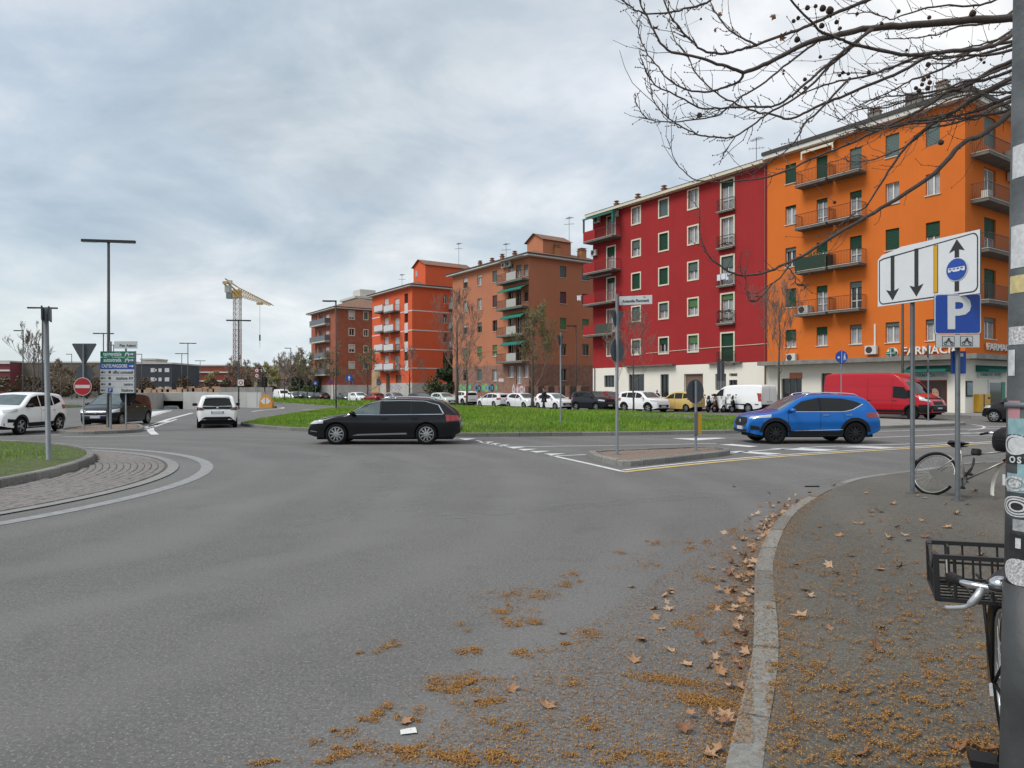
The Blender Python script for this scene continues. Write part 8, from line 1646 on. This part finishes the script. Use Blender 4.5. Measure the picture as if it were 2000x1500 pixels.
# scooters
def scooter(name, label, x, y, hx, hy, pm, group, z=None, case=True, leg=None):
    o = thing(name, label, 'scooter', (x, y, gz(x, y)+.01 if z is None else z), atan2(hy, hx), group)
    for xx in (-.62, .66): mb = MB(); R = .25; mb.tube([(xx+R*.82*cos(2*pi*i/20), 0, R+R*.82*sin(2*pi*i/20)) for i in range(20)], R*.2, 8, closed=True); w_ = mb.build('wheel', M_tyre, o, True); MB().lathe([(0, -.04), (R*.6, -.03), (R*.6, .03), (0, .04)], 14, axis='y', c=(xx, 0, R)).build('rim', M_rim, w_)
    mb = MB(); mb.grid([[(px_, s_*w_, z_) for s_ in (-1, -.6, 0, .6, 1)] for px_, w_, z_ in ((-.95, .03, .66), (-.85, .12, .72), (-.5, .15, .74), (-.15, .14, .72), (.0, .12, .5), (.1, .13, .34), (.42, .14, .34), (.5, .17, .5), (.55, .16, .8), (.6, .08, .95))]); mb.grid([[(px_, s_*w_, z_) for s_ in (-1, 0, 1)] for px_, w_, z_ in ((-.9, .06, .6), (-.6, .13, .5), (-.2, .14, .36), (.1, .13, .26), (.42, .14, .26), (.56, .15, .45), (.66, .1, .8), (.62, .06, .95))])
    for s_ in (-1, 1): mb.add([(p[0], s_*.14, p[1]) for p in ((-.9, .68), (-.5, .74), (-.1, .7), (.02, .34), (-.25, .32), (-.6, .48))], [tuple(range(6))])
    mb.build('body', pm, o); mb = MB(); mb.box(-.85, -.13, .72, -.1, .13, .8, 0, .06); mb.build('seat', M_black, o); mb = MB(); mb.tube([(.58, 0, .9), (.66, .0, R), ], .03, 6); mb.tube([(.52, -.32, 1.04), (.58, -.1, 1.02), (.58, .1, 1.02), (.52, .32, 1.04)], .018, 6); mb.build('handlebar', M_dmetal, o); MB().grid([[(.64, s_*.12, .55), (.68, s_*.13, .8), (.6, s_*.12, 1.02), (.55, s_*.1, 1.2)] for s_ in (-1, -.5, 0, .5, 1)]).build('front_shield', leg or pm, o, True)
    for s_ in (-1, 1): MB().tube([(.55, s_*.22, 1.03), (.56, s_*.3, 1.22)], .008, 5).lathe([(0, -.01), (.06, -.008), (.06, .01), (0, .012)], 10, axis='x', c=(.56, s_*.31, 1.24)).build('mirror', M_black, o)
    MB().grid([[(.66+.32*cos(a), s_*.07, .25+.3*sin(a)) for a in (.2, .7, 1.2, 1.7, 2.2)] for s_ in (-1, 0, 1)]).build('front_mudguard', pm, o, True); MB().lathe([(0, 0), (.07, 0), (.08, -.03), (0, -.05)], 12, axis='x', c=(.7, 0, .86)).build('headlight', M_lamp, o)
    MB().box(-.98, -.08, .6, -.93, .08, .68, 0, .02).build('tail_light', M_tail, o); MB().box(-1.0, -.09, .36, -.97, .09, .5).build('number_plate', M_plate, o)
    if case:
        mb = MB(); mb.lathe([(0, 0), (.2, .0), (.23, .05), (.24, .12), (.235, .15), (.24, .16), (.22, .25), (.14, .31), (0, .33)], 18); mb.v = [(v[0]*1.0-.88, v[1]*1.06, v[2]+.8) for v in mb.v]; mb.build('top_case', M_black, o, True); MB().lathe([(.243, .0), (.243, .012)], 18, c=(0, 0, 0)).build('case_seam', M_dmetal, o, loc=(-.88, 0, .953))
    return o
M_sc1, M_sc2, M_sc3 = carpaint('scooter_black', (.015, .015, .017)), carpaint('scooter_red', (.3, .015, .03)), carpaint('scooter_white', (.5, .5, .5))
gS = 'scooters parked in front of the white van'
for u, d, m_, lb, cs, hxy in ((1392, 51.5, M_sc1, 'black scooter at the left end of the row before the white van', False, (-.7, -.7)), (1408, 51, mat('moto_brown', (.12, .05, .03), .4), 'brown and black scooter in the row before the white van', True, (-.85, -.5)), (1424, 50.5, M_sc3, 'pale scooter in the row before the white van', False, (-.8, -.6)), (1444, 49.5, M_sc1, 'dark scooter with big top case beside the white van tail lamp', True, (-.9, -.4))):
    x, y, z_ = put_at(u, d); scooter('scooter', lb, x, y, *hxy, m_, gS, z_, cs)
scooter('scooter', 'red and black scooter with top case half hidden behind the stickered pole', 7.35, 9.75, .86, .5, M_sc2, None, PAVH-.004)
# near pole with stickers
o = thing('stickered_pole', 'thick grey pole covered in torn stickers at the pavement edge', 'pole', (1.652, 2.26, PAVH-.005)); cpt = lambda z: (.006*z, 0, z); rad_ = lambda z: .086-.0095*z if z < 1 else .0765-.008*(z-1)
M_pl = mat('weathered_pole', (.095, .105, .112), .6, .15, .5, 7, .15, 40); M_pld = mat('weathered_pole_dark', (.045, .048, .05), .55, .2, .4, 6, .1, 40)
zs_ = [0, .3, .6, .985]; MB().tube([cpt(z) for z in zs_], [rad_(z)+.004 for z in zs_], 28).build('pole_base', M_pld, o, True); zs_ = [.98, 1.5, 2.2, 3, 4, 5.2]; MB().tube([cpt(z) for z in zs_], [rad_(z) for z in zs_], 28).build('pole_shaft', M_pl, o, True)
MB().lathe([(rad_(1.5)+.001, 0), (rad_(1.5)+.006, .002), (rad_(1.5)+.006, .016), (rad_(1.5)+.001, .018)], 28, c=(.009, 0, 1.545)).build('clamp_band', M_metal, o, True); MB().box(-.02, -.1, 1.545, .02, -.075, 1.575, 0, .005).build('clamp_bolt', M_metal, o)
def sticker(a0, a1, z0, z1, m, shape='r', parent=None, e=.0012):
    n, k = 12, 8; rows = []
    if shape == 'r':
        for j in range(k+1): z = z0+(z1-z0)*j/k; rows.append([Vector(cpt(z))+Vector((cos(radians(a0+(a1-a0)*i/n)), sin(radians(a0+(a1-a0)*i/n)), 0))*(rad_(z)+e) for i in range(n+1)])
        mb = MB(); mb.grid(rows)
    else:
        mb = MB(); V = []; ca, cz, ra, rz_ = (a0+a1)/2, (z0+z1)/2, (a1-a0)/2, (z1-z0)/2
        f0 = shape if isinstance(shape, float) else 0
        for r_ in ([f0, (f0+1)/2, 1] if f0 else [0, .33, .66, 1]): V.append([Vector(cpt(cz+rz_*r_*sin(t_)))+Vector((cos(radians(ca+ra*r_*cos(t_))), sin(radians(ca+ra*r_*cos(t_))), 0))*(rad_(cz)+e) for t_ in [2*pi*i/20 for i in range(21)]])
        mb.grid(V)
    return mb.build('sticker', m, o, True)
zv = lambda v: CAMH+(HOR-v)/FPX*2.2-PAVH; SW = mat('sticker_white', (.5, .51, .52), .5, 0, .25, 60); SK = mat('sticker_black', (.015, .015, .017), .5); ST = mat('sticker_teal', (.2, .33, .35), .55, 0, .3, 40); SY = mat('sticker_yellow', (.5, .42, .2), .5, 0, .3, 50); SG = mat('sticker_grey', (.27, .28, .29), .6, 0, .5, 90); SR = mat('sticker_scrawl', (.42, .42, .43), .55, 0, .9, 160)
for v0, v1, a0, a1, m_, sh in ((270, 335, 172, 245, SW, 'r'), (430, 515, 170, 250, SW, 'r'), (530, 565, 168, 240, SY, 'r'), (632, 668, 165, 240, SR, 'r'), (678, 730, 165, 190, SW, 'r'), (780, 815, 168, 205, MATS['spray_pink'], 'r'), (815, 848, 168, 250, ST, 'r'), (835, 880, 205, 260, ST, 'r'), (925, 962, 168, 235, ST, 'r'), (905, 925, 200, 260, ST, 'r'), (1015, 1038, 190, 250, SG, 'r'), (1046, 1078, 180, 260, SK, 'r'), (1380, 1412, 215, 270, SG, 'c')): sticker(a0, a1, zv(v1), zv(v0), m_, sh)
sticker(150, 232, zv(890), zv(846), SK, 'c'); sticker(158, 228, zv(888), zv(848), SW, .78, e=.0022); sticker(170, 222, zv(884), zv(853), SW, 'c', e=.002); sticker(158, 250, zv(906), zv(890), SK, 'r'); sticker(160, 226, zv(960), zv(930), SR, .7, e=.003); sticker(175, 210, zv(954), zv(936), SR, 'c', e=.0025)
for k_, rr_ in ((1, .86), (.78, .8), (.52, .7)): sticker(199-42*k_, 199+42*k_, zv(990)-.033*k_, zv(990)+.033*k_, SW, rr_, e=.0025)
sticker(156, 240, zv(1012), zv(968), SK, 'c'); sticker(163, 246, zv(1146), zv(1093), SR, 'c')
for i_, ch in enumerate('OSTA'):
    a = 188+i_*17; z_ = zv(898); t_ = textmesh(ch, .028, SW, 'lettering', o, .0003, bold=.001); p_ = Vector(cpt(z_))+Vector((cos(radians(a)), sin(radians(a)), 0))*(rad_(z_)+.0028); t_.location = p_; t_.rotation_euler = (0, 0, radians(a)+pi/2)
for i_ in range(2): sticker(198+i_*26, 210+i_*26, zv(1072), zv(1052), SW, 'r', e=.0026)
# ------------------------------------------------------------------ people
def skinbody(name, joints, edges, mats_, matfun, parent, sub=2):
    me = bpy.data.meshes.new(name); me.from_pydata([j[:3] for j in joints], edges, []); ob = bpy.data.objects.new(name, me); COL.objects.link(ob)
    m1 = ob.modifiers.new('s', 'SKIN'); m2 = ob.modifiers.new('u', 'SUBSURF'); m2.levels = m2.render_levels = sub
    for i, j in enumerate(joints): me.skin_vertices[0].data[i].radius = (j[3], j[4] if len(j) > 4 else j[3])
    me.skin_vertices[0].data[0].use_root = True
    dg = bpy.context.evaluated_depsgraph_get(); nm = bpy.data.meshes.new_from_object(ob.evaluated_get(dg)); bpy.data.objects.remove(ob); nm.materials.clear()
    for x in mats_: nm.materials.append(x)
    for p in nm.polygons: p.material_index = matfun(p.center); p.use_smooth = True
    nm.name = name; return link(name, nm, parent)
M_skin = mat('skin', (.42, .25, .18), .6); M_cl = mat('cloth_black', (.012, .012, .014), .9); M_cl2 = mat('cloth_charcoal', (.03, .03, .034), .9); M_hair = mat('hair_dark', (.02, .015, .012), .7); M_hairg = mat('hair_grey', (.4, .39, .38), .8)
def person(label, x, y, z, face, hair, h=1.74, stride=.22, coat=True, hood=False):
    k = h/1.74; o = thing('person', label, 'person', (x, y, z), face); s_ = stride
    J = [(0, 0, .95, .15, .12), (0, 0, 1.12, .14, .11), (0, 0, 1.34, .17, .12), (0, 0, 1.46, .07), (.01, 0, 1.54, .055), (.02, 0, 1.63, .085, .1), (.02, 0, 1.7, .07, .085),
         (0, .1, .88, .1), (s_*.5, .11, .5, .07), (s_*.9, .11, .1, .048), (s_*.9+.13, .11, .045, .04), (0, -.1, .88, .1), (-s_*.2, -.11, .5, .07), (-s_, -.11, .12, .048), (-s_+.13, -.11, .045, .04),
         (0, .19, 1.4, .07), (-.08, .25, 1.15, .052), (.06, .25, .93, .042), (.1, .25, .84, .035), (0, -.19, 1.4, .07), (.06, -.25, 1.15, .052), (.2, -.24, .98, .042), (.26, -.23, .92, .035)]
    J = [(a[0]*k, a[1]*k, a[2]*k, *[r*k for r in a[3:]]) for a in J]; E = [(0, 1), (1, 2), (2, 3), (3, 4), (4, 5), (5, 6), (0, 7), (7, 8), (8, 9), (9, 10), (0, 11), (11, 12), (12, 13), (13, 14), (2, 15), (15, 16), (16, 17), (17, 18), (2, 19), (19, 20), (20, 21), (21, 22)]
    skinbody('body', J, E, [M_skin, M_cl, M_cl2], lambda c: 0 if (c.z > 1.49*k or (abs(c.y) > .2*k and c.z < .9*k and c.z > .7*k)) else (1 if c.z > .9*k else 2), o)
    C_ = [(0, 0, .9, .19, .17), (0, 0, .78, .2, .18), (0, 0, 1.15, .18, .14), (0, 0, 1.38, .2, .14), (0, 0, 1.48, .09), (0, .2, 1.4, .085), (-.08, .265, 1.15, .068), (.05, .265, .92, .058), (0, -.2, 1.4, .085), (.06, -.265, 1.15, .068), (.19, -.25, .99, .058)]
    C_ = [(a[0]*k, a[1]*k, a[2]*k, *[r*k for r in a[3:]]) for a in C_]; skinbody('coat', C_, [(0, 1), (0, 2), (2, 3), (3, 4), (3, 5), (5, 6), (6, 7), (3, 8), (8, 9), (9, 10)], [M_cl], lambda c: 0, o)
    mb = MB(); rows = []
    for i in range(7):
        a = i/6*1.75; rows.append([(.0+.02*k-.02+.112*k*sin(a)*cos(t_)*(1.08), .095*k*sin(a)*sin(t_), 1.655*k+.125*k*cos(a)) for t_ in [(.55+i_*.2)*1.0+.35 for i_ in range(24)]])
    mb.grid(rows); mb.build('hood' if hood else 'hair', M_cl2 if hood else hair, o, True)
    fm = MB(); fm.add([(.118*k, -.012*k, 1.66*k), (.118*k, .012*k, 1.66*k), (.15*k, 0, 1.625*k), (.12*k, 0, 1.615*k)], [(0, 1, 2), (0, 2, 3), (1, 3, 2)]); fm.build('nose', M_skin, o)
    for sy in (-1, 1): MB().lathe([(0, .0), (.012*k, 0), (.008*k, .008*k), (0, .01*k)], 8, axis='x', c=(.112*k, sy*.035*k, 1.665*k)).build('eye', M_hair, o); MB().lathe([(0, .0), (.028*k, .0), (.02*k, .015*k), (0, .02*k)], 8, axis='y', c=(.015*k, sy*.1*k, 1.64*k)).build('ear', M_skin, o)
    return o
x, y, z_ = put_at(1062.5, 50.5); person('person dressed in black walking beside the white hatchback', x, y, max(z_, float(moundz(x, y)[0])-.15 if inpoly(np.array([x]), np.array([y]), ipoly)[0] else z_), atan2(-.3, -.9), M_hair, 1.76, .2, hood=True)
x, y, z_ = put_at(1283, 58.6); person('grey haired person in a dark jacket at the shop entrance', x, y, z_+.0, atan2(.6, .8), M_hairg, 1.7, .1)
